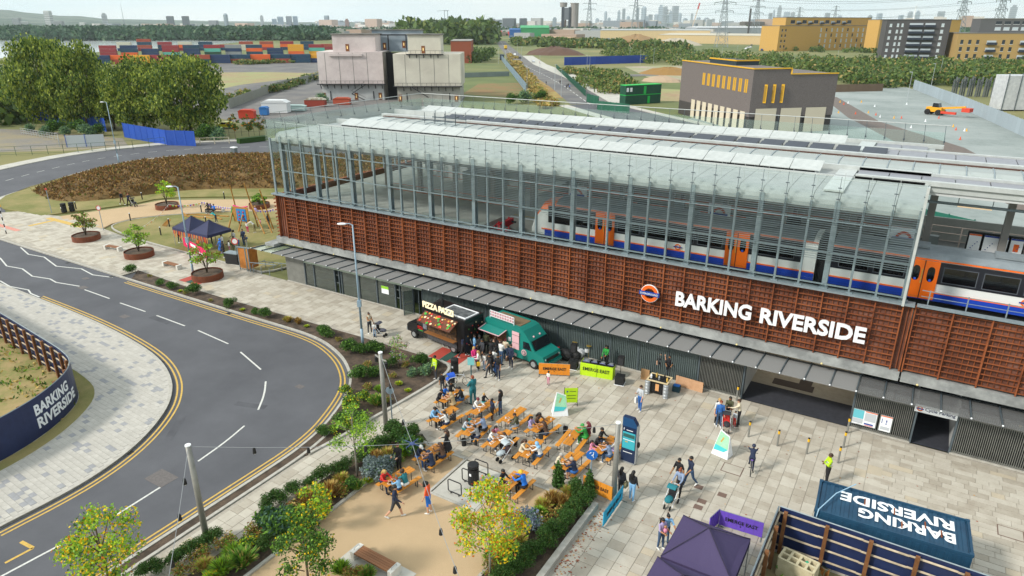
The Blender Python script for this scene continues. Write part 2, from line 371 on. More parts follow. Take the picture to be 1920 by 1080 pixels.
for c in cand:
    _, x, y = c; kk = 2 if r2.random() < .15 else r2.choice((0, 0, 1)); h = .002*r2.random()
    if c in keep:
        o = put('paving_block', bm_[kk], pv, (x, y, h), R(-3))
    else: allb.slab(-.215, -.145, -.02, .215, .145, h, kk, Matrix.Translation((x, y, 0)) @ Matrix.Rotation(R(-3), 4, 'Z'))
allb.build('paving_blocks', BL, pv, kind='stuff')
m = MB(); m.kerb(INNER, -.2, .0, -.14, .02); struct(m.build('kerb', M_kerb, label='pale kerb along the inside of the bend'))
m = MB(); m.kerb(HB, .05, .95, -.03, .012); struct(m.build('grass_strip', M_grass, label='brown grass strip at the foot of the dark hoarding'))
m = MB(); m.kerb(HB, .95, 1.05, -.03, .02); struct(m.build('kerb', M_kerb, label='thin pale edging of the grass strip'))
sheet('plot_ground', HBp, .03, layered('weedy_plot', '#8b7a50', '#6f7a3a', '#a08a60', 5, .35, .95, .5, 14), .1)

# ---- plaza: sawn stone slabs with open joints
BED_TOP = [(-65.4,35.6),(-57,35.25),(-52,35.2),(-41.7,35.4),(-35.4,35.5),(-27.1,35.4),(-26.3,34.8),(-26.0,33),(-26.35,29),(-26.6,26.6),(-26.75,24.6),(-27.15,22)]
PZ = [(-96,33.75),(-90,34),(-65.4,33.9)] + BED_TOP + [(-27.15,-25),(-24.75,-25),(-24.7,24),(-24.2,26.2),(-22.9,27.3),(-21.7,26.55),(-11,26.55),(-11,-25),(20,-25),(20,41.4),(-57,41.4),(-57.2,41.6),(-63,41.5),(-76,41.5),(-84,42.4),(-85.5,43.2),(-94,42.6),(-101,41.2),(-104,37.5)]
m = MB(); m.prism(PZ, -.14, -.02); plaza = struct(m.build('plaza', M_joint, label='pale stone plaza paved with large sawn slabs'))
GRAV = [(-22.4,-20),(-22.35,22.2),(-22.2,23.6),(-22.9,24.6),(-23.3,25.4),(-22.8,26.3),(-21.7,26.5),(-19.15,26.5),(-19.15,23.1),(-16.2,23.1),(-16.2,26.5),(-13.6,26.5),(-13.6,-20)]
cand = []; r3 = random.Random(5)
PZi = PZ
def ok(x, y, hx, hy):
    return all(inside(x+a*hx, y+b*hy, PZi) for a in (-1, 1) for b in (-1, 1))
x = -104.0
while x < .6:                                # courses run away from the hall
    wdt = r3.choice((.75, .75, .6, .6)); y = 10 + r3.random()
    while y < 43:
        ln = r3.choice((.45, .6, .75, .9))
        cand.append((x+wdt/2, y+ln/2, wdt/2, ln/2)); y += ln
    x += wdt
y = 8.0
while y < 41.2:                              # and along it in front of the cycle parking
    wdt = r3.choice((.35, .45, .45)); x2 = .6 + r3.random()*.3
    while x2 < 19:
        ln = r3.choice((.6, .9, 1.2)); cand.append((x2+ln/2, y+wdt/2, ln/2, wdt/2)); x2 += ln
    y += wdt
slabs = [c for c in cand if ok(c[0], c[1], c[2]-.02, c[3]-.02)]
def seen(c):
    v = Vector((c[0], c[1], -CH)); d = v.dot(_f); px = 960+FPX*v.dot(_r)/d; py = 540-FPX*v.dot(_u)/d
    return 0 < px < 1920 and 560 < py < 1080 and d > 0
vis = sorted([c for c in slabs if seen(c)], key=lambda c: (c[0]**2+c[1]**2) / (c[2]*c[3]))[:300]; vs_ = set(vis)
cache = {}; rest = MB()
for c in slabs:
    k = r3.choices(range(5), (5, 4, 4, 1.6, .5))[0]; h = .003*r3.random()
    if c in vs_:
        key = (round(c[2], 3), round(c[3], 3), k)
        if key not in cache: mm = MB(); mm.slab(-c[2]+.012, -c[3]+.012, -.03, c[2]-.012, c[3]-.012, .003); cache[key] = mm.mesh('paving_slab', SL[k])
        put('paving_slab', cache[key], plaza, (c[0], c[1], h))
    else: rest.slab(c[0]-c[2]+.012, c[1]-c[3]+.012, -.03, c[0]+c[2]-.012, c[1]+c[3]-.012, h, k)
rest.build('paving_slabs', SL, plaza, kind='stuff')
sheet('concrete_pad', [(-19.0,23.2),(-16.3,23.2),(-16.3,26.4),(-19.0,26.4)], .012, M_conc, .1)
m = MB()
for a, b in (((-19.15,26.5),(-19.15,23.1)), ((-19.15,23.1),(-16.2,23.1)), ((-16.2,23.1),(-16.2,26.5)), ((-22.0,26.5),(-19.15,26.5)), ((-16.2,26.5),(-13.6,26.5))): m.bar((a[0],a[1],-.02), (b[0],b[1],-.02), .14, .09)
struct(m.build('stone_edging', M_kerb, label='pale edging round the cycle stand pad'))
sheet('gravel_court', GRAV, .002, M_gravel, .1)
m = MB(); m.kerb(OUTER, .0, .18, -.14, .015); struct(m.build('kerb', M_kerb, label='pale kerb along the outside of the bend'))
strip_ = [p for p in OUTER if p[1] < 27]
m = MB(); m.kerb(strip_, .18, .75, -.14, -.03); struct(m.build('soil_strip', M_soil))
m = MB(); m.kerb(strip_, .72, .9, -.14, .05); struct(m.build('kerb', M_kerb, label='second kerb beside the narrow soil strip'))
for k, (px, py) in enumerate(((1373,880),(1310,913),(1354,928),(1316,940),(1309,951),(1895,1000))):
    p = at(px, py); big = px in (1373, 1895)
    m = MB(); s = .55 if big else .22; m.box(-s, -s*.8, -.01, s, s*.8, .012, 0)
    if big: m.box(-s+.05, -s*.8+.05, .012, s-.05, s*.8-.05, .016, 1)
    struct(m.build('inspection_cover', [mat('iron_cover2', '#6f5a50', rough=.8), SL[0]], loc=(p.x, p.y, 0)))
# red tactile and lowered crossing
m = MB()
for a in ((-101,36.2,-91,36.8),(-101.5,34.6,-100.5,36.8),(-98,34.9,-93,35.5)): m.box(a[0], a[1], .004, a[2], a[3], .009)
struct(m.build('tactile_paving', M_red))
m = MB(); m.box(-94, 41.0, .004, -86, 41.7, .009); m.box(-92.5, 38.2, .004, -91.9, 41, .009); struct(m.build('tactile_paving', M_yel))
for (x0, y0, y1) in ((-59.4, 36.0, 38.0), (-28.9, 35.6, 37.4)):
    m = MB(); m.box(x0, y0, .004, x0+1.0, y1, .009); m.box(x0+1.7, y0, .004, x0+2.7, y1, .009); struct(m.build('tactile_paving', mat('red_tactile2', '#b5493c', '#a04236', 5)))
    m = MB(); m.box(x0+1.02, y0, .004, x0+1.68, y1, .009); struct(m.build('tactile_paving', mat('green_tactile', '#2f5148')))

# ---- planting beds (soil, edged with stone)
OB = [p for p in OUTER if p[0] > -65.2 and p[1] > 21.9]
BEDA = offset(OB, .18) + [p for p in BED_TOP[::-1]]
sheet('planting_bed', BEDA, .04, M_soil, .15)
m = MB(); m.kerb(smooth([(-27.6,35.45),(-26.7,35.2),(-26.2,34.6),(-26.0,33),(-26.35,29),(-26.6,26.6),(-26.75,24.6),(-27.1,22.2)], 2), -.1, .1, -.1, .1); struct(m.build('stone_edging', M_kerb, label='raised kerb between the planting bed and the plaza'))
m = MB(); m.kerb([p for p in BED_TOP[:6]], -.06, .06, -.1, .03); struct(m.build('stone_edging', M_kerb))
BEDB = smooth([(-24.7,-20),(-24.7,24),(-24.4,25.6),(-23.5,27.0),(-22.8,26.9),(-23.2,26.2),(-23.7,25.3),(-23.2,24.4),(-22.5,23.4),(-22.5,-20)], 1)
sheet('planting_bed', BEDB, .05, M_soil, .15)
m = MB(); m.kerb([(-22.45,-20),(-22.45,22.4),(-22.4,23.4),(-22.9,24.3),(-23.45,25.1),(-23.3,25.9),(-22.8,26.4),(-22.0,26.6)], -.08, .08, -.1, .1); struct(m.build('stone_edging', M_kerb, label='pale edging between hedge bed and gravel court'))
sheet('planting_bed', [(-13.5,26.5),(-11.25,26.3),(-11.25,-20),(-13.5,-20)], .06, M_soil, .15)
m = MB(); m.box(-11.3, -20, -.05, -11.0, 26.6, .28); m.box(-13.62, -20, -.05, -13.46, 26.4, .12)
m.box(-13.6, 26.42, -.05, -11.3, 26.58, .1); struct(m.build('stone_edging', M_kerb, label='low stone wall edging the right hand planting bed'))

# ---- beyond the plaza: gravel promenade, lawn, verge and mound
PROM = [(-94,41.5),(-93.5,43.2),(-91,50),(-90.5,54.5),(-84,59),(-77,63.5),(-70,68),(-58,72),(-52,66),(-58,56),(-66,62),(-72.7,58.9),(-78.5,54.9),(-83,50),(-84.8,47),(-84.6,44),(-83.5,42.3)]
sheet('gravel_path', PROM, .0, M_gravel, .14)
LAWN = smooth([(-57,41.7),(-64.8,41.7),(-76,41.8),(-83,42.8),(-84.4,44.6),(-84,47.5),(-82,50.5),(-78.2,54.6),(-72.5,58.5),(-66,61.8),(-60,60),(-53,58),(-53,41.7),(-57,41.7)], 2)
sheet('lawn', LAWN, .012, M_grass, .15)
m = MB(); m.kerb(LAWN, -.08, .08, -.1, .06); struct(m.build('kerb', M_kerb, label='pale kerb round the dry lawn'))
VERGE = [(-96,41.6),(-95,44),(-92,51),(-92,55.5),(-85,60.5),(-77,65.5),(-60,72),(-50,80),(-62,98),(-80,99.5),(-101,91),(-112,83),(-119.5,70),(-120.5,60),(-114,46),(-107,40.5)]
sheet('grass_verge', smooth(VERGE+[VERGE[0]], 1), .0, M_grass, .13)
def mound():
    P = smooth([(-112,48),(-119,60),(-118,70),(-110,80),(-98,88),(-80,95),(-62,92),(-58,80),(-76,72),(-86,66),(-94,60),(-96,53),(-101,46),(-112,48)], 2)
    m = MB(); n = len(P); c = (-98+4, 70)
    lv = [(1, 0), (.93, .7), (.8, 1.6), (.6, 2.1), (.3, 2.3)]
    rr = random.Random(2)
    for s, z in lv:
        for p in P: m.v.append((c[0]+(p[0]-c[0])*s, c[1]+(p[1]-c[1])*s, z*.8+rr.uniform(-.12,.12)*(z > 0)))
    for i in range(len(lv)-1):
        for j in range(n-1): m.f.append((i*n+j, i*n+j+1, (i+1)*n+j+1, (i+1)*n+j)); m.m.append(0)
    m.v.append((c[0], c[1], 1.9)); k = len(m.v)-1
    for j in range(n-1): m.f.append(((len(lv)-1)*n+j, (len(lv)-1)*n+j+1, k)); m.m.append(0)
    return m, P
mm, MOUND = mound(); struct(mm.build('mound', M_mound, label='low mound covered in brown heather'))
# far ground patches
sheet('yard_ground', [(-262,150),(-300,190),(-400,240),(-380,330),(-330,345),(-262,290),(-200,240),(-175,160),(-200,110),(-240,100)], -.145, M_asph2)
sheet('site_ground', [at(-60,285), at(130,281), at(240,272), at(230,258), at(60,243), at(-60,238)], -.139, layered('site_ground', '#85807a', '#77726c', '#8f8468', 3, .12))
sheet('dry_field', [(-200,112),(-245,190),(-262,260),(-300,250),(-350,210),(-300,140),(-240,95)], -.141, M_sand)
sheet('yard_ground', [(-135,110),(-190,125),(-262,255),(-240,262),(-140,200),(-110,150)], -.137, M_asph2)
sheet('ballast_yard', [(-70,62),(-62,150),(-50,205),(-36,290),(-12,318),(0,280),(6,250),(18,190),(40,150),(60,60)], -.135, M_greyg)
sheet('dirt_track', [(-35,262),(-30,262),(-12,200),(6,165),(18,120),(12,110),(-6,165),(-20,205)], -.130, mat('dirt_track', '#6f625a', '#5d524b', 2))
sheet('scrub_yard', [(-120,262),(-60,262),(-52,225),(-96,215)], -.133, M_sand)
sheet('building_apron', [(-62,262),(-120,320),(-160,390),(-130,440),(-90,420),(-60,330)], -.131, layered('pink_hardcore', '#a99a88', '#9a8c7c', '#8d9068', .5, .06))
# far straight road
FR = [(-92,198),(-127,250),(-160,296),(-222,378),(-290,480),(-336,550),(-420,676),(-560,890)]
m = MB(); m.strip(FR, -7, 6, -.1265); struct(m.build('road', M_asph2, label='straight grey road running off to the far trees'))
sheet('road', [(-146,290),(-139,296),(-150,312),(-120,345),(-113,338),(-130,310)], -.125, M_asph2)
m = MB(); m.kerb(FR[:5], -15, -7, -.14, -.04); struct(m.build('footpath', M_conc))
m = MB()
for a, b in zip(FR[:-1], FR[1:]):
    a = Vector(a); b = Vector(b); n = int((b-a).length/8)
    for k in range(n): p = a+(b-a)*(k/n); q = a+(b-a)*((k+.55)/n); m.strip([p, q], -.15, .15, -.11)
struct(m.build('lane_marking', M_white))
sheet('grass_verge', [(-96,216),(-118,206),(-170,290),(-240,392),(-232,398),(-163,302)], -.128, layered('tawny_verge', '#a08048', '#8b8a48', '#8a6a3a', 2, .1))
sheet('yard_grass', [(-120,205),(-145,205),(-165,245),(-150,262),(-138,250)], -.127, layered('tawny_yard', '#8a6a40', '#77603c', '#6f6a3c', 2, .1))
# river
RV = MB(); RV.prism([(-430,60),(-590,255),(-760,560),(-1100,1000),(-1500,1500),(-2000,2300),(-2600,3300),(-3600,3600),(-2500,2000),(-1800,1100),(-1250,560),(-1000,300),(-800,60)], -.2, -.135)
struct(RV.build('river', M_water))
# ================================================================ the station hall
MS_steel = mat('grey_steel', '#8b979d', '#7b878d', 4, .45, metal=.2)
MS_steel2 = mat('dark_steel', '#59646b', '#4d575d', 4, .5, metal=.2)
MS_white = mat('white_coated_metal', '#b9bdbb', '#abb0ae', 2, .45, rand=.03)
MS_roof = mat('roof_metal', '#9fa3a2', '#8f9392', 1.2, .5, rand=.03)
MS_roofg = mat('grey_roof_panel', '#8d8e95', '#82838a', 1.5, .5, rand=.04)
MS_rust = layered('weathering_steel', '#7b3c1a', '#5c2c12', '#91502a', 2.2, .45, .85, .3, 20)
MS_rustd = layered('weathering_steel_backing', '#6a3c2b', '#835a4c', '#573122', 1.3, .35, .7, .2, 12)  # lighter patches in the colour imitate reflections on the backing
MS_beam = layered('edge_beam_concrete', '#a7a9a6', '#989a98', '#7e807f', 2, .7, .8, .1)
MS_ribbed = mat('ribbed_cladding', '#5e6a6a', '#525e5e', 1.5, .55, metal=.1)
MS_slat = mat('slat_metal', '#7d7e79', '#6f706c', 2, .5, metal=.15)
MS_frame = mat('frame_grey', '#767d7c', rough=.5)
MS_floor = layered('platform_floor', '#a3a49f', '#969792', '#adaea8', 2, .3, .8)
MS_brown = mat('gutter_brown', '#4f3226', rough=.8)
MS_black = mat('black_rubber', '#17181a', rough=.7)
MS_solar = mat('solar_cell', '#272c38', '#333946', 3, .4)
MS_glass = glass('screen_glass', (.93, .965, .96), refl=.04, milk=.0)
MS_glass2 = glass('fritted_glass', (.90, .95, .94), refl=.10, milk=.07, milkc=(.72, .86, .81))
MS_shop = glass('shop_glass', (.5, .56, .55), refl=.14, milk=.04)
MS_mesh = glass('perforated_canopy', (.6, .61, .62), refl=.03, milk=.78, milkc=(.30, .30, .295))
MS_orange = mat('orange_paint', '#e0641e', rough=.4)
M_stwh = mat('sign_white', '#e9ecef', rough=.4)
M_blue = mat('sign_blue', '#1e3f94', rough=.4)
X0, X1, YF, YB, ZT = -52.1, .45, 42.6, 65.3, 14.9
MOD = 4.28/3
ST = thing('railway_station', 'long elevated railway station with rust slatted base and greenish glass screens', 'station', (-25, 42, 0))
def SP(name, mb, mats, label=None, kind=None, parent=None, smooth=False):       # part given in world coordinates
    return mb.build(name, mats, parent or ST, (25, -42, 0), smooth=smooth, label=label, kind=kind)
def SPm(name, me, x, y, z, rz=0, label=None): return put(name, me, ST, (x+25, y-42, z), rz, label)
# ground floor
m = MB(); m.box(-50.3, 41.4, 0, -47.8, 41.7, 2.7); m.box(-50.3, 41.7, 0, -50.1, 43.4, 2.55); SP('wall_panel', m, MS_slat, 'flat dark grey panel at the left end')
m = MB()
for a, b in ((-33.9, -10.45),):
    x = a
    while x < b: m.box(x, 41.40, .12, x+.07, 41.46, 2.74); x += .14
    m.box(a, 41.46, 0, b, 41.6, 2.73)
SP('ribbed_wall', m, MS_ribbed, kind='stuff')
sm = MB(); sm.box(-.03, 41.36, 0, .03, 41.41, 2.74); sme = sm.mesh('seam_post', MS_steel2)
for k in range(12): put('seam_post', sme, ST, (-33.9+k*2.13+25, -42, 0))
m = MB(); m.box(-33.9, 41.3, 0, -10.5, 41.4, .12); m.box(-50.3, 41.3, 0, -33.9, 41.4, .08); SP('plinth', m, M_kerb)
def slat_screen(xa, xb, z1=2.74):
    m = MB(); x = xa
    while x < xb-.02: m.box(x, 41.38, .1, x+.035, 41.50, z1); x += .10
    m.box(xa, 41.42, .12, xb, 41.48, .2); m.box(xa, 41.42, z1-.4, xb, 41.48, z1-.32); m.box(xa, 41.3, 0, xb, 41.45, .09, 1)
    SP('slat_screen', m, [MS_slat, M_kerb], kind='stuff')
    m = MB(); 
    for xx in (xa, xb): m.box(xx-.05, 41.34, 0, xx+.05, 41.54, z1)
    SP('screen_frame', m, MS_steel2)
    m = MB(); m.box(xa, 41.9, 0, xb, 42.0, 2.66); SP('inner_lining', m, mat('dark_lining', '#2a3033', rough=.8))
slat_screen(-10.45, -7.5); slat_screen(-1.0, 2.25); slat_screen(4.25, 20)
m = MB(); m.box(-7.5, 41.45, -.02, -1.0, 44.2, .006, 0); m.box(-7.5, 44.2, -.02, -1.0, 62, .006, 1); m.box(2.25, 41.5, -.02, 4.25, 56, .005, 0)
SP('entrance_floor', m, [mat('entrance_mat', '#33363f', '#2a2c34', 3, .95), mat('hall_floor', '#a8a294', '#9a9486', 2, .7)])
m = MB(); m.box(-6.2, 44.6, .005, -3.6, 45.5, .02); m.box(-4.6, 44.6, .006, -3.8, 47.5, .021); SP('floor_inlay', m, mat('inlay_brown', '#3a2f2b'))
m = MB(); [m.box(x, y0, 0, x+.1, y1, z) for x in (-7.6,-1.0,2.15,4.25) for y0, y1, z in ((42.02,43.35,2.58),(43.4,62,3.05))]; m.box(2.25, 56, 0, 4.25, 56.1, 3)
SP('inner_wall', m, mat('inner_wall', '#b9bbba'))
m = MB(); m.box(-50, 44, .0, -34, 60, .01, 0); m.box(-50.1, 52, 0, -33.9, 52.1, 3, 1); m.box(-34, 41.62, 0, -33.9, 43.3, 2.6, 1); m.box(-34, 43.4, 0, -33.9, 60, 3, 1); SP('shop_interior', m, [MS_floor, mat('shop_wall', '#66655f', '#8b7a58', .7)])
for k in range(3):
    m = MB(); x = -44+k*3.6; m.box(x, 44.5, 0, x+2.0, 45.2, 1.1); m.box(x, 45.2, 0, x+2.0, 45.3, 1.9); m.build('shelf_unit', mat('shop_shelf', '#a08b62', '#6c6a66', 2), ST, (25, -42, 0))
# shopfront
def Xat(px, Y, z=0):
    lo, hi = -90.0, 30.0
    for _ in range(40):
        md = (lo+hi)/2; v = Vector((md, Y, z-CH)); p = 960+FPX*v.dot(_r)/v.dot(_f)
        if p < px: lo = md
        else: hi = md
    return lo
mx_ = [-47.8, -46.6, -43.95, -43.4] + [Xat(p, 41.4) for p in (643.5, 676, 709, 743.5, 752)] + [-34.9]
for a, b in zip(mx_[:-1], mx_[1:]):
    if b-a > .8:
        m = MB(); m.box(a+.05, 41.44, .08, b-.05, 41.46, 2.3); SP('shop_window', m, MS_shop)
for a in mx_:
    m = MB(); m.box(a-.05, 41.36, 0, a+.05, 41.52, 2.35); SP('mullion', m, MS_steel2)
m = MB(); m.box(-47.8, 41.34, 2.3, -33.9, 41.5, 2.5); SP('shop_head', m, mat('pale_green_trim', '#a9b8a8'))
for z in (1.0, 1.75):
    m = MB(); m.box(-47, 41.47, z, -36, 41.51, z+.05); SP('glazing_rail', m, MS_frame)
m = MB(); m.box(-.02, 0, .05, 0, .9, 2.2); m.box(-.04, 0, .05, .02, .06, 2.25, 1); m.box(-.04, .85, .05, .02, .91, 2.25, 1); m.box(-.04, 0, 1.0, .02, .9, 1.06, 1)
for x, r in ((-34.8, R(150)), (-34.2, R(20))): SPm('door', m.mesh('door', [MS_shop, MS_steel2]), x, 41.3, 0, r)
m = MB(); m.box(-38.4, 41.41, 1.15, -37.6, 41.43, 1.85, 1); m.box(-38.4, 41.4, 1.6, -37.6, 41.42, 1.85, 0); SP('poster', m, [mat('lime', '#8fca2e'), M_stwh])
m = MB(); m.box(-47.7, 41.4, 2.5, -33.9, 41.5, 2.74); SP('fascia', m, MS_slat)
# posters and cycle parking sign
def poster(x0, x1, z0, z1, cols):
    m = MB(); m.box(x0-.03, 41.28, z0-.03, x1+.03, 41.33, z1+.03, 0); m.box(x0, 41.262, z0, x1, 41.28, z1, 1)
    f = SP('poster', m, [MS_frame, M_stwh]); mm = MB()
    for (a, b, c, d, k) in cols: mm.box(x0+(x1-x0)*a, 41.255, z0+(z1-z0)*b, x0+(x1-x0)*c, 41.262, z0+(z1-z0)*d, k)
    mm.build('poster_print', [mat('pr_cyan', '#63b9c6'), mat('pr_grey', '#b9bec4'), M_blue, mat('pr_red', '#cf3d34'), MS_orange], f)
poster(-.91, .36, .42, 1.40, [(0, .42, .45, 1, 0), (0, .1, .45, .4, 1), (.5, .35, .97, .9, 1), (.52, .1, .9, .2, 2), (.5, .94, 1, 1, 4), (.55, .03, .9, .07, 3)])
poster(.56, 1.16, .38, 1.40, [(0, .94, 1, 1, 4), (.12, .5, .18, .8, 2), (.5, .6, .6, .75, 2), (.5, .45, .58, .55, 2), (.1, .1, .9, .3, 1)])
m = MB(); m.box(2.1, 41.24, 2.2, 4.2, 41.34, 2.64); f = SP('sign_board', m, M_stwh)
t = fit_text('Cycle Parking', 2.62, 4.1, 2.29, 2.55, 41.23, .01, .006); t.build('lettering', mat('navy_ink', '#232c58'), f)
rg = ring(2.36, 2.42, 41.225, .09, .15, n=24, depth=.01); rg.box(2.17, 41.22, 2.39, 2.55, 41.225, 2.45, 1); rg.build('roundel', [MS_orange, M_blue], f)
# canopy
canf = MB(); canf.add([(0,0,.0),(MOD-.08,0,.0),(MOD-.08,2.9,-.2),(0,2.9,-.2),(0,0,-.03),(MOD-.08,0,-.03),(MOD-.08,2.9,-.23),(0,2.9,-.23)], [(0,1,2,3),(7,6,5,4),(0,4,5,1),(1,5,6,2),(2,6,7,3),(3,7,4,0)])
cme = canf.mesh('canopy_panel', MS_mesh); cme2_ = canf.mesh('canopy_panel', glass('clear_canopy', (.8,.81,.81), refl=.05, milk=.3, milkc=(.3,.3,.3))); gme = canf.mesh('canopy_panel', MS_glass2)
ff = MB(); ff.add([(-.03,-.05,.06),(.03,-.05,.06),(.03,2.9,-.12),(-.03,2.9,-.12),(-.03,-.05,-.06),(.03,-.05,-.06),(.03,2.9,-.3),(-.03,2.9,-.3)], [(0,1,2,3),(7,6,5,4),(0,4,5,1),(1,5,6,2),(2,6,7,3),(3,7,4,0)])
ff.ball((0,-.03,.05), .055, 6, 4, 1); fme = ff.mesh('canopy_fin', [MS_steel2, M_stwh])
for k in range(-14, 38):
    x = -.98 - k*MOD
    SPm('canopy_fin', fme, x, 40.4, 2.95)
    if x > -52.6: SPm('canopy_panel', gme if k in (35, 36) else cme2_ if k < 0 else cme, x-MOD+.04, 40.4, 2.95)
m = MB(); m.box(-53.8, 43.25, 2.6, 20, 43.35, 2.75); SP('canopy_beam', m, MS_steel2)
m = MB(); m.box(-50.0, 43.4, 0, -7.7, 43.6, 3.15); m.box(4.4, 43.4, 0, 20, 43.6, 3.15); SP('ground_floor_wall', m, mat('shadow_wall', '#3b4040'))  # plain dark grey wall behind the canopy
m = MB(); m.box(-7.6, 43.35, 3.05, 4.4, 62, 3.2); SP('hall_ceiling', m, mat('hall_ceiling', '#c4c5c2'))
# edge beam and deck
m = MB(); m.box(-52.6, 42.55, 3.2, 1.0, 45.4, 3.8); m.box(1.1, 42.55, 3.2, 20, 45.4, 3.8); m.box(-53.6, 41.9, 2.9, -52.3, 45.4, 3.15); SP('edge_beam', m, MS_beam)
lm = MB(); lm.lathe([(.07, 0), (.07, .05), (.03, .09)], 8); lme = lm.mesh('edge_lamp', mat('lamp_lens', '#d9c98e', rough=.4))
for k in range(14): SPm('edge_lamp', lme, -50+k*5.2, 42.35, 3.3)
m = MB(); m.box(X0+.2, 43.0, 3.8, 20, 64.6, 6.4); SP('viaduct_deck', m, mat('deck_ballast', '#6f6f6c', '#5c5c5a', 6))
# weathering steel cladding
m = MB(); m.box(X0, 42.86, 3.85, .92, 42.98, 7.9); m.box(1.08, 42.86, 3.9, 20, 42.98, 8.0); m.box(X0, 42.9, 3.85, X0+.12, 65, 7.9); SP('backing_panel', m, MS_rustd)
m = MB(); x = X0+.1
while x < 20:
    m.box(x, 42.78, 3.9, x+.035, 42.86, 7.9); x += .285
SP('backing_bars', m, MS_rust, kind='stuff')
rb = MB(); rb.box(-.035, 42.6, 3.82, .035, 42.8, 8.0); rbe = rb.mesh('rib', MS_rust)
ribx = [X0+.05] + [.45-k*MOD for k in range(0, 37)] + [.93, 1.07] + [1.07+1.85*k for k in range(1, 11)]
for x in ribx: put('rib', rbe, ST, (x+25, -42, 0))
sl = MB(); sl.box(0, 42.66, -.025, 2*MOD-.06, 42.76, .02); sle = sl.mesh('slat', MS_rust)
sr = MB(); sr.box(0, 42.66, -.025, 1.80, 42.76, .02); sre = sr.mesh('slat', MS_rust)
ext_ = MB()
for r_ in range(12):
    z = 3.98 + r_*.355
    for k in range(18): put('slat', sle, ST, (.45-(k+1)*2*MOD+.03+25, -42, z))
    for k in range(10):
        if k < 5: put('slat', sre, ST, (1.1+1.85*k+25, -42, z))
        else: ext_.merge(sr, Matrix.Translation((1.1+1.85*k, 0, z)))
SP('slats', ext_, MS_rust, kind='stuff')
# short end of the cladding: slats turning the corner
for r_ in range(12):
    z = 3.98+r_*.355; m = MB(); m.box(X0-.28, 42.6, z-.02, X0, 65, z+.03); m.box(X0-.28, 42.6, z-.1, X0-.24, 65, z-.02); SP('end_slat', m, MS_rust)
for k in range(12):
    m = MB(); m.box(X0-.3, 43+k*2.0, 3.85, X0-.1, 43.08+k*2.0, 8.0); SP('end_rib', m, MS_rust)
m = MB(); m.box(X0-.3, 42.4, 7.98, 1.0, 43.1, 8.08); m.box(1.1, 42.5, 8.02, 20, 42.95, 8.09); SP('cladding_cap', m, [MS_steel])
# station name and roundel
nm = MB()
t = fit_text('BARKING', -12.74, -7.75, 5.18, 6.22, 42.36, .12, .03); t.build('lettering', M_stwh, ST, (25, -42, 0), label='large white capital letters BARKING')
t = fit_text('RIVERSIDE', -7.2, -1.12, 5.18, 6.22, 42.36, .12, .03); t.build('lettering', M_stwh, ST, (25, -42, 0), label='large white capital letters RIVERSIDE')
m = ring(-14.6, 5.66, 42.3, .38, .60, depth=.12); ro = SP('roundel', m, MS_orange)
m = MB(); m.box(-15.32, 42.24, 5.53, -13.88, 42.36, 5.80); m.build('roundel_bar', M_blue, ro)
t = fit_text('OVERGROUND', -15.24, -13.96, 5.60, 5.73, 42.22, .01, .006); t.build('lettering', M_stwh, ro)
m = ring(-14.6, 5.66, 42.33, .60, .64, depth=.1); m.build('roundel_rim', M_stwh, ro)
# columns, mullions, transoms
cm = MB(); cm.box(-.15, 42.95, 7.9, .15, 43.0, 13.4); cm.box(-.15, 43.3, 7.9, .15, 43.35, 13.4); cm.box(-.04, 43.0, 7.9, .04, 43.3, 13.4); cm.box(-.24, 42.7, 8.0, .24, 43.1, 8.14); cme2 = cm.mesh('column', MS_steel)
mm = MB(); mm.box(-.06, 42.72, 8.0, .06, 42.92, 13.3); mm.box(-.2, 42.62, 7.98, .2, 42.9, 8.13); mme = mm.mesh('mullion', MS_steel)
for k in range(37):
    x = X1-.08-k*MOD; put('column' if k % 3 == 0 else 'mullion', cme2 if k % 3 == 0 else mme, ST, (x+25, -42, 0))
m = MB(); m.bar((X1-.05, 42.62, 7.95), (X1-.05, 42.62, 14.8), .14, .5); SP('end_post', m, MS_white)
tm = MB(); tm.box(.06, 42.7, -.04, MOD-.06, 42.78, .04); tme = tm.mesh('transom', MS_steel)
for z in (8.35, 10.35, 12.25):
    for k in range(36): put('transom', tme, ST, (X1-.08-(k+1)*MOD+25, -42, z))
# glass screens
g1 = MB(); g1.add([(.015,42.58,8.12),(MOD-.015,42.58,8.12),(MOD-.015,42.58,12.98),(.015,42.58,12.98)],[(0,1,2,3)]); g1e = g1.mesh('glass_pane', MS_glass)
g2 = MB(); g2.add([(.015,42.58,13.01),(MOD-.015,42.58,13.01),(MOD-.015,42.58,ZT),(.015,42.58,ZT)],[(0,1,2,3)]); g2e = g2.mesh('glass_pane', MS_glass2)
for k in range(37):
    for e in (g1e, g2e): put('glass_pane', e, ST, (X1-.08-(k+1)*MOD+25, -42, 0))
fx = MB()
for k in range(37):
    x = X1-.08-k*MOD
    for z in (13.6, 14.25):
        fx.box(x-.10, 42.55, z-.02, x+.10, 42.66, z+.02); fx.tube((x, 42.66, z), (x, 43.2, z-.15), .015, n=5)
    fx.box(x-.012, 42.61, 12.3, x+.012, 42.64, ZT)
SP('glass_fixings', fx, MS_steel2, kind='stuff')
for k in range(26):                          # blades that shade the upper glass
    m = MB()
    for j in range(1): z = 9.9+k*.13; m.box(-38+max(0,6-k)*3, 42.64, z-.009, X1, 42.68, z+.009)
    SP('shading_blade', m, MS_steel)
g3 = MB(); g3.box(0, .015, 8.12, .02, 1.88, 11.2); g3e = g3.mesh('glass_pane', MS_glass); g4 = MB(); g4.box(0, .015, 11.22, .02, 1.88, ZT); g4e = g4.mesh('glass_pane', MS_glass2)
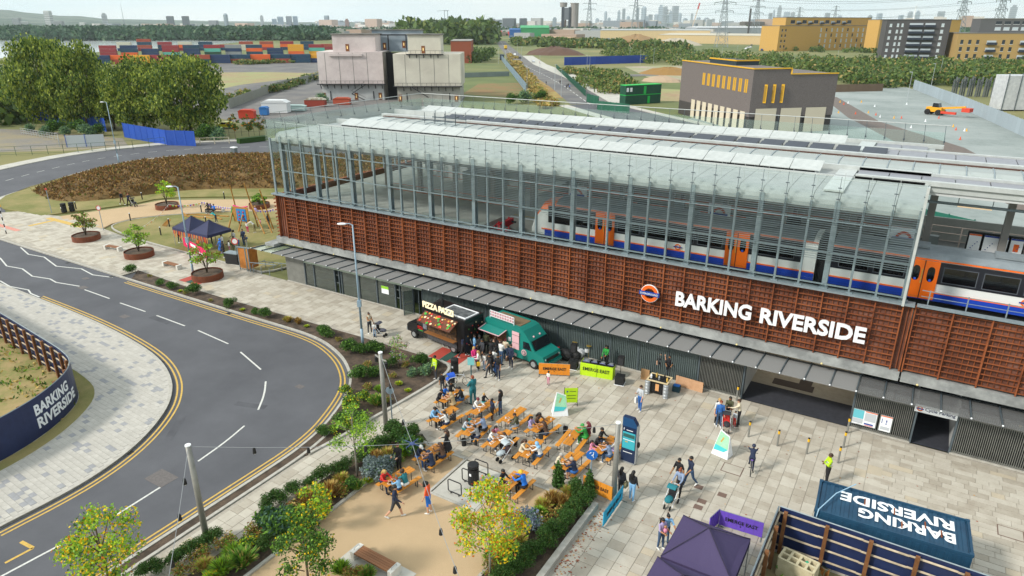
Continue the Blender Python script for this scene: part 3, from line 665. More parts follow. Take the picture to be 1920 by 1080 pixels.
for k in range(12):
    for e in (g3e, g4e): put('glass_pane', e, ST, (X0+25, YF+k*1.9-42, 0))
    m = MB(); m.box(X0+.15, YF+k*1.9-.06, 7.9, X0+.35, YF+k*1.9+.06, 13.3); SP('mullion', m, MS_steel)
g5 = MB(); g5.box(.015, 0, 8.12, MOD-.015, .02, 12.2); g5e = g5.mesh('glass_pane', MS_glass); g6 = MB(); g6.box(.015, 0, 12.22, MOD-.015, .02, ZT); g6e = g6.mesh('glass_pane', MS_glass2)
for k in range(37):
    for e in (g5e, g6e): put('glass_pane', e, ST, (X1+.5-(k+1)*MOD+25, YB-42, 0))
    if k % 3 == 0: m = MB(); m.box(X1+.5-k*MOD-.1, YB-.6, 6.4, X1+.5-k*MOD+.1, YB-.3, 13.4); SP('column', m, MS_steel)
m = MB()
for k in range(37):
    x = X1+.5-k*MOD; m.box(x-.06, YB-.05, 14.1, x+.06, YB-.02, 14.25); m.box(x-.02, YB-.3, 13.9, x+.02, YB-.26, 14.5)
    m.bar((x, YB-.1, 14.2), (x-.1, YB+.2, 15.4), .03)
for k in range(12): m.bar((X0+.1, YF+k*1.9, 14.2), (X0-.15, YF+k*1.9-.1, 15.4), .03); m.box(X0+.03, YF+k*1.9-.1, 14.2, X0+.08, YF+k*1.9+.1, 14.28)
SP('roof_fixings', m, MS_steel2, kind='stuff')
for a, b in (((X0-.15, YF+1.0, 15.42), (X0-.15, YB+.2, 15.42)), ((X0-.15, YB+.2, 15.42), (X1+.7, YB+.2, 15.42))):
    m = MB(); m.tube(a, b, .035, n=6); SP('safety_rail', m, MS_white)
m = MB(); m.tube((X0, 43.6, 14.55), (X1, 43.6, 14.55), .018, n=5)
for k in range(37): m.tube((X1-k*MOD, 43.7, 13.7), (X1-k*MOD, 43.6, 14.95), .014, n=5)
SP('safety_rail', m, MS_white)
# roof
pf = [(43.15,12.75),(43.0,12.9),(42.98,13.15),(43.05,13.4),(43.25,13.62),(43.6,13.74),(46.4,13.8),(48.4,13.8),(48.4,13.4),(44.2,13.2),(43.5,12.6)]
for k in range(36): m = MB(); m.extr(pf[::-1], X0+.5+k*1.447, X0+.5+(k+1)*1.447-.03); SP('eave_panel', m, MS_roof)
m = MB(); m.box(X0+.5, 48.4, 13.3, X1, 51.2, 13.72); m.box(X0+.5, 55.0, 13.3, X1, 64.9, 13.72); m.box(X0+.5, 51.2, 13.3, X0+3.5, 55.0, 13.72); SP('roof_deck', m, MS_roof)
m = MB(); m.box(X0+.5, 48.3, 13.8, X1, 48.42, 13.9); m.box(X0+.5, 50.9, 13.72, X1, 51.2, 14.12); m.box(X0+2, 56.0, 13.7, 20, 56.5, 14.2); m.box(X0+.5, 59.8, 13.7, -4.8, 60.0, 14.2); m.box(X0+.6, 64.5, 13.7, 1, 64.8, 14.0); SP('roof_upstand', m, MS_white)
m = MB(); m.box(X0+3, 55.0, 13.73, 20, 55.98, 13.85); m.box(X0+3, 55.03, 13.85, 20, 55.35, 14.12); SP('gutter', m, MS_brown)
for k in range(9):
    m = MB(); m.bar((X0+6+k*6, 55.5, 14.02), (X0+11.9+k*6, 55.5, 14.02), .3, .06); SP('gutter_cover', m, MS_roofg)
fl = MB(); fl.add([(0,0,0),(1.9,0,0),(1.9,1.45,.42),(0,1.45,.42),(0,0,-.05),(1.9,0,-.05),(1.9,1.45,.37),(0,1.45,.37)], [(0,1,2,3),(7,6,5,4),(0,4,5,1),(1,5,6,2),(2,6,7,3),(3,7,4,0)])
fl.box(.2, .1, -.3, .26, .16, 0); fl.box(1.6, .1, -.3, 1.66, .16, 0); fle = fl.mesh('roof_flap', MS_white)
for k in range(22):
    SPm('roof_flap', fle, X0+3.2+k*1.96, 48.75, 14.0)
    if k < 22: SPm('roof_flap', fle, X0+3.2+k*1.96, 61.1, 14.08)
MS_vault = glass('rooflight', (.85, .88, .88), refl=.1, milk=.34, milkc=(.72, .78, .76))
va = [(51.2,13.95),(51.8,14.1),(52.6,14.2),(53.5,14.22),(54.4,14.15),(55.0,14.0)]
for k in range(36+9):
    x = X0+3.5+k*1.5; m = MB(); m.add([(xx, y, z) for xx in (x, x+1.42) for y, z in va], [(i, i+1, 7+i, 6+i) for i in range(5)]); SP('vault_panel', m, MS_vault)
    m = MB(); [m.bar((x+1.45, va[i][0], va[i][1]), (x+1.45, va[i+1][0], va[i+1][1]), .07) for i in range(5)]; SP('vault_rib', m, MS_steel)
m = MB(); m.box(X0+3.2, 48.85, 13.72, -6.2, 49.0, 13.96); m.box(X0+3.2, 61.2, 13.72, -6.2, 61.35, 14.04); m.box(X0+3.2, 60.1, 13.72, -6, 60.5, 13.8); m.box(-3.7, 48.3, 13.72, .2, 48.34, 13.95); SP('painted_shade_strip', m, MS_black)  # black strips stand in for the shade below roof flaps and edges
so = MB(); so.box(0, 0, 0, 1.62, .95, .05, 0, Matrix.Rotation(R(11), 4, 'X')); so.box(.1, .1, -.25, .15, .15, 0, 1); so.box(1.45, .1, -.25, 1.5, .15, 0, 1); so.box(.1, .8, -.25, .15, .85, .12, 1); so.box(1.45, .8, -.25, 1.5, .85, .12, 1)
soe = so.mesh('solar_panel', [MS_solar, MS_white])
for k in range(22): SPm('solar_panel', soe, X0+8.8+k*1.86, 57.4, 13.98)
for k in range(22): SPm('solar_panel', soe, X0+8.8+k*1.86, 58.35, 14.0)
# cross bands near the right end and grey panels of the platform canopy
for x in (-4.9,):
    m = MB(); m.box(x, 43.6, 13.8, x+1.1, 51.2, 13.9); m.box(x, 56.5, 13.8, x+1.1, 64.4, 13.9); SP('cross_band', m, MS_white)
gp = MB(); gp.box(.03, 48.75, 13.82, 1.8, 50.85, 13.92); gpe = gp.mesh('roof_panel', MS_roofg)
gq = MB(); gq.box(.03, 56.55, 13.9, 1.8, 60.3, 14.0); gqe = gq.mesh('roof_panel', MS_roofg)
gr_ = MB(); gr_.box(.03, 61.3, 13.75, 1.8, 64.2, 13.85); gre = gr_.mesh('roof_panel', MS_roofg)
for k in range(12):
    put('roof_panel', gpe, ST, (-3.7+1.83*k+25, -42, 0)); put('roof_panel', gqe, ST, (-3.7+1.83*k+25, -42, 0))
    if k < 2: put('roof_panel', gre, ST, (-3.7+1.83*k+25, -42, 0))
m = MB(); m.box(X1, 48.5, 13.4, 20, 51.2, 13.78); m.box(X1, 55, 13.4, 20, 60.6, 13.78); m.box(-3.7, 48.35, 13.78, 20, 48.75, 14.05); m.box(-3.7, 60.35, 13.9, 20, 60.7, 14.1); m.box(-3.7, 50.9, 13.9, 20, 51.2, 14.08); SP('platform_canopy', m, MS_white)
m = MB(); m.box(X0+.6, 43.3, 13.1, X1, 51.2, 13.3); m.box(X0+.6, 55, 13.1, X1, 64.8, 13.3); m.box(X1, 48.6, 13.2, 20, 51.2, 13.4); m.box(X1, 55, 13.2, 20, 60.4, 13.4); SP('soffit', m, mat('soffit_grey', '#c2c4c4'))
m = MB()
for k in range(4): 
    x = -41.6+k*1.2; m.tube((x, 52.5, 13.7), (x, 52.5, 15.2), .03, n=5); m.tube((x, 54.2, 13.7), (x, 54.2, 15.2), .03, n=5)
m.box(-42, 52.3, 14.5, -38, 52.4, 14.6); m.box(-42, 54.2, 14.5, -38, 54.3, 14.6); m.box(-42.4, 52.2, 13.9, -37.6, 54.4, 14.05); SP('roof_plant_frame', m, MS_steel2)
for x in (-5.9,-3.4):
    for y in (45.5,49.5,54): m = MB(); m.box(x, y, 2.98, x+.3, y+2.2, 3.04); SP('ceiling_light', m, mat('hall_light', '#fff1dc', emit=5))
# inside: platform, tracks, far parapet, columns, canopy stanchions
m = MB(); m.box(X0+.5, 48.95, 6.4, 20, 57.2, 7.42); m.box(X0+.5, 43.1, 6.4, -30.5, 49, 7.42); m.box(X0+.5, 57.2, 6.4, -32, 64.5, 7.42); SP('platform', m, MS_floor)
m = MB(); m.box(-30, 49.0, 7.42, 20, 49.3, 7.44); m.box(-30, 56.9, 7.42, 20, 57.1, 7.44); SP('platform_edge', m, M_stwh)
m = MB(); m.box(-30, 49.75, 7.42, 20, 49.85, 7.435); SP('platform_line', m, M_yel)
for y in (46.5, 47.94, 58.3, 59.74):
    m = MB(); m.box(-30, y, 6.4, 20, y+.07, 6.55); SP('rail', m, MS_brown)
m = MB()
for k in range(75): m.box(-29.8+k*.66, 46.0, 6.4, -29.55+k*.66, 48.5, 6.46); m.box(-29.8+k*.66, 57.8, 6.4, -29.55+k*.66, 60.3, 6.46)
SP('sleepers', m, MS_beam, kind='stuff')
m = MB(); m.box(-35, 43.3, 7.35, 20, 43.4, 8.4, 1); m.box(X0+.4, 64.3, 6.4, 20, 64.5, 8.3, 0); SP('parapet', m, [MS_floor, MS_glass])
m = MB()
for k in range(14): m.box(-49+k*5, 61.8, 7.2, -48.7+k*5, 62.1, 13.2)
for k in range(6): m.box(.75+k*4.28, 52.4, 7.4, 1.15+k*4.28, 53.0, 13.3)
for k in range(11): m.box(-47+k*4.28, 52.4, 7.4, -46.65+k*4.28, 52.8, 13.2)
SP('inner_columns', m, mat('warm_grey_steel', '#7d7a76', rough=.5), kind='stuff')
for k in range(9):
    m = MB(); m.box(-48.5+k*1.55, 59, 7.4, -47.5+k*1.55, 59.15, 10.6); SP('lining_panel', m, MS_white)
m = MB(); m.box(-38, 60, 7.4, -33, 63, 10.2); m.box(-37, 52, 7.4, -34.5, 56, 10.1, 1); SP('lift_housing', m, [MS_white, MS_frame])
for z in (7.9, 8.45):
    m = MB(); m.tube((-45, 50.5, z), (-30, 50.5, z), .03, n=5); m.tube((-45, 57.5, z), (-8, 57.5, z), .03, n=5); m.tube((-30, 60.9, z), (0, 60.9, z), .03, n=5); SP('orange_rail', m, mat('orange_rail', '#b4532c'))
m = MB(); m.tube((X1, 50, 12.5), (20, 50, 12.5), .09, n=8)
for x in (4.0, 8.4, 2.2, 6.2): m.tube((x, 50, 12.5), (x, 50, 13.5), .025, n=5)
SP('light_boom', m, MS_steel)
m = MB(); m.box(2.2, 49.93, 12.36, 4.0, 50.07, 12.42); m.box(6.5, 49.93, 12.36, 8.3, 50.07, 12.42); SP('strip_light', m, mat('strip_light', '#e8c9a0', emit=.6))
for z in (8.3, 8.85, 9.35):
    m = MB(); m.tube((X1, 57.1, z), (20, 57.1, z), .03, n=6); SP('handrail', m, mat('pinkish_rail', '#a5978f'))
for k in range(10): m = MB(); m.box(1.2+k*1.9, 57.07, 7.4, 1.28+k*1.9, 57.13, 9.35); SP('handrail_post', m, mat('pinkish_rail', '#a5978f'))
for a, b in ((1815, 1838), (1843, 1888), (1893, 1917)):
    x0, x1 = Xat(a, 53, 9.5), Xat(b, 53, 9.5); m = MB(); m.box(x0-.1, 53, 8.65, x1+.1, 53.12, 10.2, 0); m.box(x0, 52.97, 8.8, x1, 53.0, 10.05, 1)
    m.box(x0, 52.96, 9.95, x1, 52.97, 10.05, 2 if a == 1815 else 3)
    if a == 1893: m.box(x0+.2, 52.955, 9.2, x1-.2, 52.965, 9.7, 2); m.box(x0, 52.95, 8.85, x0+.4, 52.96, 9.1, 4)
    for j in range(4): m.ball((x0+.2+j*.1, 52.96, 9.1+j*.15), .035, 6, 4, 3)
    SP('information_board', m, [MS_black, M_stwh, MS_orange, M_blue, mat('pr_green', '#3f9c6a')])
for x in (-12.9, -.35, -25):
    m = MB(); m.box(x-.85, 52.0, 8.7, x+.85, 52.06, 10.1, 0); f = SP('platform_sign', m, M_stwh)
    r4 = ring(x, 9.35, 51.96, .33, .5, depth=.04); r4.box(x-.68, 51.93, 9.25, x+.68, 51.96, 9.46, 1); r4.build('roundel', [mat('roundel_red', '#c9532c'), M_blue], f)
for k in range(12):
    m = MB(); m.box(-24+k*3.1, 55.5, 7.42, -23+k*3.1, 56.0, 7.9+.5*(k % 3)); SP('platform_bench', m, MS_black if k % 2 else MS_frame)
m = MB(); m.bar((1.2, 43.1, 8.85), (20, 43.1, 8.85), .04); m.bar((1.2, 43.1, 8.5), (20, 43.1, 8.5), .03)
for k in range(10): m.bar((1.6+1.85*k, 43.1, 8.0), (1.6+1.85*k, 43.1, 8.9), .06)
SP('parapet_rail', m, MS_steel)
# buffer stop
bs = thing('buffer_stop', 'red railway buffer stop at the end of the track', 'buffer stop', (-29.5, 47.3, 6.46))
m = MB(); m.bar((0,-.8,.1), (0,-.8,1.2), .12); m.bar((0,.8,.1), (0,.8,1.2), .12); m.bar((0,-.8,1.1), (-1.2,-.8,.1), .1); m.bar((0,.8,1.1), (-1.2,.8,.1), .1); m.build('brace', mat('buffer_red', '#b3202a'), bs)
m = MB(); m.box(.05, -1.1, .6, .3, 1.1, 1.1); m.box(-1.3, -.9, 0, .2, .9, .15); m.build('beam', mat('buffer_red', '#b3202a'), bs)
m = MB(); m.tube((.3, -.8, .85), (.7, -.8, .85), .09); m.tube((.3, .8, .85), (.7, .8, .85), .09); m.build('buffer', MS_black, bs)

# ---------------------------------------------------------------- train
TR = thing('train', 'white blue and orange electric train standing at the platform behind the glass', 'train', (-10, 47.4, 6.55))
T_white = mat('train_white', '#e2e4e2', rough=.35); T_blue = mat('train_blue', '#1f46b4', rough=.35); T_or = mat('train_orange', '#f2701c', rough=.35)
T_glass = mat('train_window', '#0c0e12', rough=.12, spec=.8); T_roof = mat('train_roof', '#7e868b', '#737b80', 2, .6); T_dk = mat('train_charcoal', '#1d1f28', rough=.4)
def TPt(name, mb, mats, par=None, label=None): return mb.build(name, mats, par or TR, (0 if par else 10, 0 if par else -47.4, 0 if par else -6.55), label=label)
hs = [(46.02,7.35),(45.98,7.85),(45.96,8.6),(46.0,9.6),(46.12,9.95),(46.5,10.2),(47.4,10.3),(48.3,10.2),(48.68,9.95),(48.8,9.6),(48.84,8.6),(48.8,7.35)]
def car(xa, xb, doors, nose=False):
    m = MB(); xs = [xa+(2.2 if nose else 0), xb]
    prof = hs
    m.extr(prof[::-1], xs[0], xs[1], 0)
    if nose:                                   # tapering cab
        n = len(prof); 
        def sec(x, k, s): return [(x, 47.4+(y-47.4)*s, 7.35+(z-7.35)*k) for y, z in prof]
        A = sec(xs[0], 1, 1); B = sec(xa+1.0, .9, .97); C = sec(xa+.3, .55, .9); D = sec(xa, .2, .84)
        o = len(m.v); m.v += A+B+C+D
        for r_ in range(3):
            for i in range(n): m.f.append((o+r_*n+i, o+r_*n+(i+1) % n, o+(r_+1)*n+(i+1) % n, o+(r_+1)*n+i)); m.m.append(1 if r_ < 2 and 2 < i < 8 else 0)
        m.f.append(tuple(o+3*n+i for i in range(n))); m.m.append(2)
    b = TPt('carriage', m, [T_white, T_or, T_blue], label='leading carriage with orange cab' if nose else None)
    bx = xs[0]
    mm = MB(); mm.extr([(46.05,9.93),(46.48,10.22),(47.4,10.33),(48.3,10.22),(48.72,9.93)][::-1], bx, xb-.3); TP = mm.build('roof', T_roof, b)
    mm = MB(); mm.box(bx-(.9 if nose else 0), 45.93, 7.35, xb, 45.99, 7.83, 0); mm.build('blue_band', T_blue, b)
    mm = MB(); mm.box(bx-(1.2 if nose else 0), 45.93, 7.835, xb, 45.985, 7.92, 0); mm.box(bx, 45.985, 9.83, xb, 46.03, 9.91, 0); mm.build('orange_line', T_or, b)
    mm = MB(); mm.box(bx-(.6 if nose else 0), 45.935, 8.45, xb-.9, 45.97, 9.8, 0); mm.build('window_band', T_dk, b)
    segs = []; ds = [d-.85 for d in doors]+[d+.85 for d in doors]; cuts = sorted([bx+.3]+ds+[xb-1.2])
    for a, c in zip(cuts[::2], cuts[1::2]):
        k = max(1, round((c-a)/2.3)); w_ = (c-a)/k
        for j in range(k):
            wn = MB(); wn.box(a+j*w_+.18, 45.915, 8.62, a+(j+1)*w_-.18, 45.935, 9.5, 0)
            wf = wn.build('window', T_glass, b)
            fr = MB(); 
            for (q, r_, s, t_) in ((a+j*w_+.13, 8.57, a+(j+1)*w_-.13, 8.62), (a+j*w_+.13, 9.5, a+(j+1)*w_-.13, 9.55), (a+j*w_+.13, 8.62, a+j*w_+.18, 9.5), (a+(j+1)*w_-.18, 8.62, a+(j+1)*w_-.13, 9.5)): fr.box(q, 45.91, r_, s, 45.935, t_)
            fr.build('window_frame', mat('rubber_grey', '#4b5058'), wf)
    for d in doors:
        for s in (-1, 1):
            dm = MB(); x0 = d if s > 0 else d-.78; dm.box(x0+.01, 45.88, 7.42, x0+.77, 45.93, 9.82, 0); do = dm.build('door', T_or, b)
            pts = []; cx = x0+.39
            for i in range(20):
                a = 2*math.pi*i/20; pts.append((cx+.2*math.cos(a), 9.0+.38*(1 if math.sin(a) > 0 else -1)*(abs(math.sin(a))**.5)*1.25))
            wm = MB(); wm.add([(p[0], 45.872, p[1]) for p in pts], [tuple(range(20))]); wm.ball((cx, 45.87, 8.62), .08, 8, 4, 1, (1, .1, 1)); wm.build('door_window', [T_glass, mat('door_blue_spot', '#2f55c8')], do)
        dm = MB(); dm.box(d-.025, 45.87, 7.42, d+.025, 45.90, 9.82, 0); dm.box(d-.10, 45.873, 8.4, d-.05, 45.88, 9.3, 1); dm.build('door_seal', [MS_black, M_yel], b)
    um = MB(); um.box(bx+.5, 46.3, 6.75, xb-.5, 48.5, 7.35); um.build('underframe', MS_black, b)
    for wx in (bx+2.5, xb-3.2):
        for q in (0, 2.2):
            wh = MB(); wh.tube((wx+q, 46.35, 6.98), (wx+q, 46.5, 6.98), .42, n=14); wh.build('wheel', MS_steel2, b)
    rm = ring((bx+xb)/2+.4, 8.15, 45.915, .14, .22, n=20, depth=.015); rm.box((bx+xb)/2+.1, 45.9, 8.11, (bx+xb)/2+.7, 45.915, 8.19, 1); rm.build('roundel', [T_or, M_blue], b)
    for q in range(3):
        am = MB(); am.box(bx+3+q*5.5, 46.8, 10.3, bx+5.2+q*5.5, 48, 10.42); am.build('air_conditioner', T_roof, b)
    return b
c1 = car(-26.15, -4.9, [-19.7, -9.93], True)
m = MB(); m.add([(-25.75,46.35,8.55),(-25.75,48.45,8.55),(-24.6,48.3,9.75),(-24.6,46.5,9.75)], [(0,1,2,3)]); m.box(-24.5, 45.9, 8.5, -22.2, 45.96, 9.7); m.build('windscreen', T_glass, c1)
m = MB(); m.box(-4.9, 46.3, 7.3, -4.0, 48.5, 10.0); TPt('gangway', m, MS_black)
car(-4.0, 15.9, [1.12, 10.9]); m = MB(); m.box(15.9, 46.3, 7.3, 16.7, 48.5, 10.0); TPt('gangway', m, MS_black); 
# ================================================================ people
import numpy as np
def rotx(v, a): c, s = math.cos(a), math.sin(a); return Vector((v.x, v.y*c - v.z*s, v.y*s + v.z*c))
def limb(p, l, pitch, out=0):               # pitch: degrees forward of straight down (+y is forward), out: sideways
    a, b = R(pitch), R(out); return p + Vector((math.sin(b), math.sin(a)*math.cos(b), -math.cos(a)*math.cos(b))) * l
def body(lean=0, pz=.93, aL=(8,8,12), aR=(8,8,12), lL=(3,4,3), lR=(-3,-4,3), head=5, hyaw=0, dress=0, twist=0, wide=1.0, hands=True):
    """aX=(upper pitch, outward, elbow bend[, inward turn of forearm]); lX=(thigh pitch, outward, knee bend)"""
    m = MB(); seg = []
    pel = Vector((0, 0, pz)); la = R(lean); up = Vector((0, math.sin(la), math.cos(la)))
    sp_ = [pel - up*.02, pel+up*.10, pel+up*.22, pel+up*.36, pel+up*.46, pel+up*.50, pel+up*.55]
    rw = [(.155,.115),(.150,.108),(.135,.10),(.168,.115),(.165,.09),(.07,.065),(.055,.058)]
    n = 14; vs = []
    for c, (a, b) in zip(sp_, rw):
        for j in range(n):
            t = 2*math.pi*j/n; q = Vector((a*wide*math.cos(t), b*wide*math.sin(t), 0)); q = Vector((q.x, q.y*math.cos(la), -q.y*math.sin(la)))
            vs.append(c+q)
    fs = [(i*n+j, i*n+(j+1) % n, (i+1)*n+(j+1) % n, (i+1)*n+j) for i in range(len(sp_)-1) for j in range(n)]
    fs += [tuple(range(n))[::-1], tuple((len(sp_)-1)*n+j for j in range(n))]; m.add(vs, fs)
    seg += [(sp_[0], sp_[2], .14, 0), (sp_[2], sp_[4], .15, 0), (pel-up*.06, pel+up*.02, .16, 4)]
    ha = la*.5 + R(head); hu = Vector((0, math.sin(ha), math.cos(ha))); hc = sp_[6] + hu*.115
    f = Vector((0, math.cos(ha), -math.sin(ha)))
    Mh = Matrix.Translation(hc) @ Matrix.Rotation(R(-hyaw), 4, 'Z') @ Matrix.Rotation(-ha, 4, 'X')
    h = MB(); h.ball((0,0,0), 1, 14, 10, 0, (.078,.097,.118)); h.ball((0,.03,-.055), .055, 10, 6, 0, (1,1,.95)); h.ball((0,.097,-.012), .017, 6, 4, 0, (.8,1,1.5))
    for s in (-1, 1): h.ball((s*.078,-.005,-.01), .022, 6, 4, 0, (.5,1,1.4))
    m.merge(h, Mh); m.path([sp_[5]-up*.03, sp_[6], hc-hu*.03], [.058,.052,.055], 10)
    seg += [(hc, hc+hu*.02, .11, 3), (sp_[6], hc-hu*.05, .055, 3)]
    wr = []
    for s, A in ((-1, aL), (1, aR)):
        sh = sp_[4] + Vector((s*.165*wide, 0, .0)); el = limb(sh, .285, A[0], s*A[1]); inw = A[3] if len(A) > 3 else 5
        wt = limb(el, .25, A[0]+A[2], -s*inw if A[2] > 20 else s*A[1]*.6)
        d = (wt-el).normalized()
        m.path([sp_[4]+Vector((s*.09,0,-.02)), sh, sh*.5+el*.5, el, el*.5+wt*.5, wt, wt+d*.04], [.07,.066,.052*wide,.046,.042,.030,.028], 9)
        seg += [(sh, el, .05, 1), (el, wt-d*.02, .04, 2), (wt, wt+d*.05, .03, 3)]; wr.append((wt+d*.03, d, s))
    for s, Lg in ((-1, lL), (1, lR)):
        hp = pel + Vector((s*.085*wide, 0, -.01)); kn = limb(hp, .43, Lg[0], s*abs(Lg[1])*.5); an = limb(kn, .42, Lg[0]-Lg[2], s*1)
        m.path([hp+Vector((0,0,.05)), hp, hp*.5+kn*.5, kn, kn*.6+an*.4, an, an-Vector((0,0,.02))], [.10,.098*wide,.078*wide,.060,.058,.042,.042], 10)
        fd = Vector((s*.12, 1, 0)).normalized(); pit = R((Lg[0]-Lg[2])*.6) if abs(Lg[0]-Lg[2]) > 12 else 0; fd = Vector((fd.x, fd.y*math.cos(pit), fd.y*math.sin(pit)*1.0))
        m.path([an-fd*.06+Vector((0,0,-.045)), an+fd*.0+Vector((0,0,-.04)), an+fd*.10+Vector((0,0,-.052)), an+fd*.175+Vector((0,0,-.06))], [.036,.046,.042,.028], 8)
        seg += [(hp, kn, .08, 4), (kn, an+Vector((0,0,.05)), .05, 5), (an-fd*.05-Vector((0,0,.05)), an+fd*.17-Vector((0,0,.06)), .045, 6)]
    if dress:
        zb = dress; prof = [(.16, pz+.12), (.20, pz-.05), (.24, (pz+zb)/2), (.28, zb), (.20, zb+.01)]
        m.lathe([(r_, z) for r_, z in prof[::-1]], 16); seg += [(Vector((0,0,pz)), Vector((0,0,zb)), .22, 0)]
    me = bpy.data.meshes.new('body_raw')
    me.from_pydata(m.v, [], m.f); ob = bpy.data.objects.new('body_raw', me); COL.objects.link(ob)
    rm = ob.modifiers.new('r', 'REMESH'); rm.mode = 'VOXEL'; rm.voxel_size = .021; rm.use_smooth_shade = True
    sm = ob.modifiers.new('s', 'SMOOTH'); sm.factor = .5; sm.iterations = 2
    dg = bpy.context.evaluated_depsgraph_get(); out = bpy.data.meshes.new_from_object(ob.evaluated_get(dg)); bpy.data.objects.remove(ob); bpy.data.meshes.remove(me)
    nv = len(out.vertices); co = np.empty(nv*3, np.float32); out.vertices.foreach_get('co', co); co = co.reshape(-1, 3)
    faces = [tuple(p.vertices) for p in out.polygons]; cen = np.array([co[list(fc)].mean(0) for fc in faces])
    best = np.full(len(faces), 9e9); lab = np.zeros(len(faces), int)
    for a, b, r_, k in seg:
        a = np.array(a); b = np.array(b); ab = b-a; t = np.clip(((cen-a)@ab)/max(ab@ab, 1e-9), 0, 1); d = np.linalg.norm(cen-(a+t[:, None]*ab), axis=1)-r_
        u = d < best; best[u] = d[u]; lab[u] = k
    M2 = MB(); M2.v = [tuple(map(float, c)) for c in co]; M2.f = faces; M2.m = [int(x) for x in lab]
    for wt, d, s in wr:                         # hands: palm, four unequal curled fingers, thumb from the side of the palm
        side = d.cross(Vector((0,0,1)) if abs(d.z) < .9 else Vector((0,1,0))).normalized(); nrm = side.cross(d)
        M2.path([wt-d*.02, wt+d*.03, wt+d*.075], [.024,.033,.030], 8, 3)
        for q, ln in ((-1.5,.055),(-.5,.068),(.5,.072),(1.5,.062)):
            b = wt+d*.07+side*(q*.015); M2.path([b, b+d*ln*.5+nrm*.006*s, b+d*ln*.85-nrm*.018], [.0085,.008,.0065], 5, 3)
        b = wt+d*.02+side*(.026*s); M2.path([b, b+side*.022*s+d*.025, b+side*.026*s+d*.05], [.010,.009,.007], 5, 3)
    e = MB()
    for s in (-1, 1): e.ball((s*.030, .088, .010), .010, 6, 4, 7, (1.1,.5,.8))
    e.box(-.022, .083, -.052, .022, .089, -.044, 8); M2.merge(e, Mh)
    return M2, Mh
P_SLOT = 9
def hair_mb(kind):
    h = MB()
    def cap(z0, k=1.0, back=-.0):
        n = 14; prof = []
        for i in range(8):
            t = math.pi*.5*i/7; prof.append((max(.004, math.cos(t)), math.sin(t)))
        h.add([(.088*k*r_*math.cos(2*math.pi*j/n), -.012+.108*k*r_*math.sin(2*math.pi*j/n), z0*(1-z)+.128*k*z + (-.045 if math.sin(2*math.pi*j/n) < -.2 and z < .1 else (.015 if math.sin(2*math.pi*j/n) > .6 and z < .1 else 0))) for r_, z in prof for j in range(n)], [(i*n+j, i*n+(j+1) % n, (i+1)*n+(j+1) % n, (i+1)*n+j) for i in range(7) for j in range(n)])
    if kind == 'short': cap(.025); h.ball((0,-.045,-.015), .078, 10, 6, 0, (1.02,.75,.85))
    elif kind == 'long': cap(.02, 1.03); h.path([(0,-.03,.06), (0,-.075,-.02), (0,-.085,-.14), (0,-.09,-.27), (0,-.085,-.34)], [.075,.088,.085,.075,.03], 10)
    elif kind == 'plait': cap(.02); h.ball((0,-.045,-.01), .08, 10, 6, 0, (1,.75,.8)); h.path([(0,-.09,0), (0,-.115,-.1), (0,-.12,-.3), (0,-.12,-.4)], [.035,.032,.026,.012], 7)
    elif kind == 'bun': cap(.02); h.ball((0,-.045,-.01), .078, 10, 6, 0, (1,.75,.8)); h.ball((0,-.085,.085), .048, 8, 6)
    elif kind == 'afro': h.ball((0,-.03,.05), .125, 12, 8, 0, (1,1,.95))
    elif kind == 'cap': cap(.03, 1.07); h.add([(-.07,.085,.045),(.07,.085,.045),(.055,.165,.03),(-.055,.165,.03),(-.07,.085,.055),(.07,.085,.055),(.055,.165,.036),(-.055,.165,.036)], [(0,3,2,1),(4,5,6,7),(0,1,5,4),(1,2,6,5),(2,3,7,6),(3,0,4,7)])
    elif kind == 'hood': h.ball((0,-.02,.005), .125, 12, 8, 0, (.92,.9,1.12)); h.path([(0,-.01,-.08), (0,-.01,-.17), (0,0,-.22)], [.09,.12,.14], 12)
    elif kind == 'helmet': h.ball((0,-.005,.045), .125, 12, 8, 0, (.88,1.1,.78))
    return h
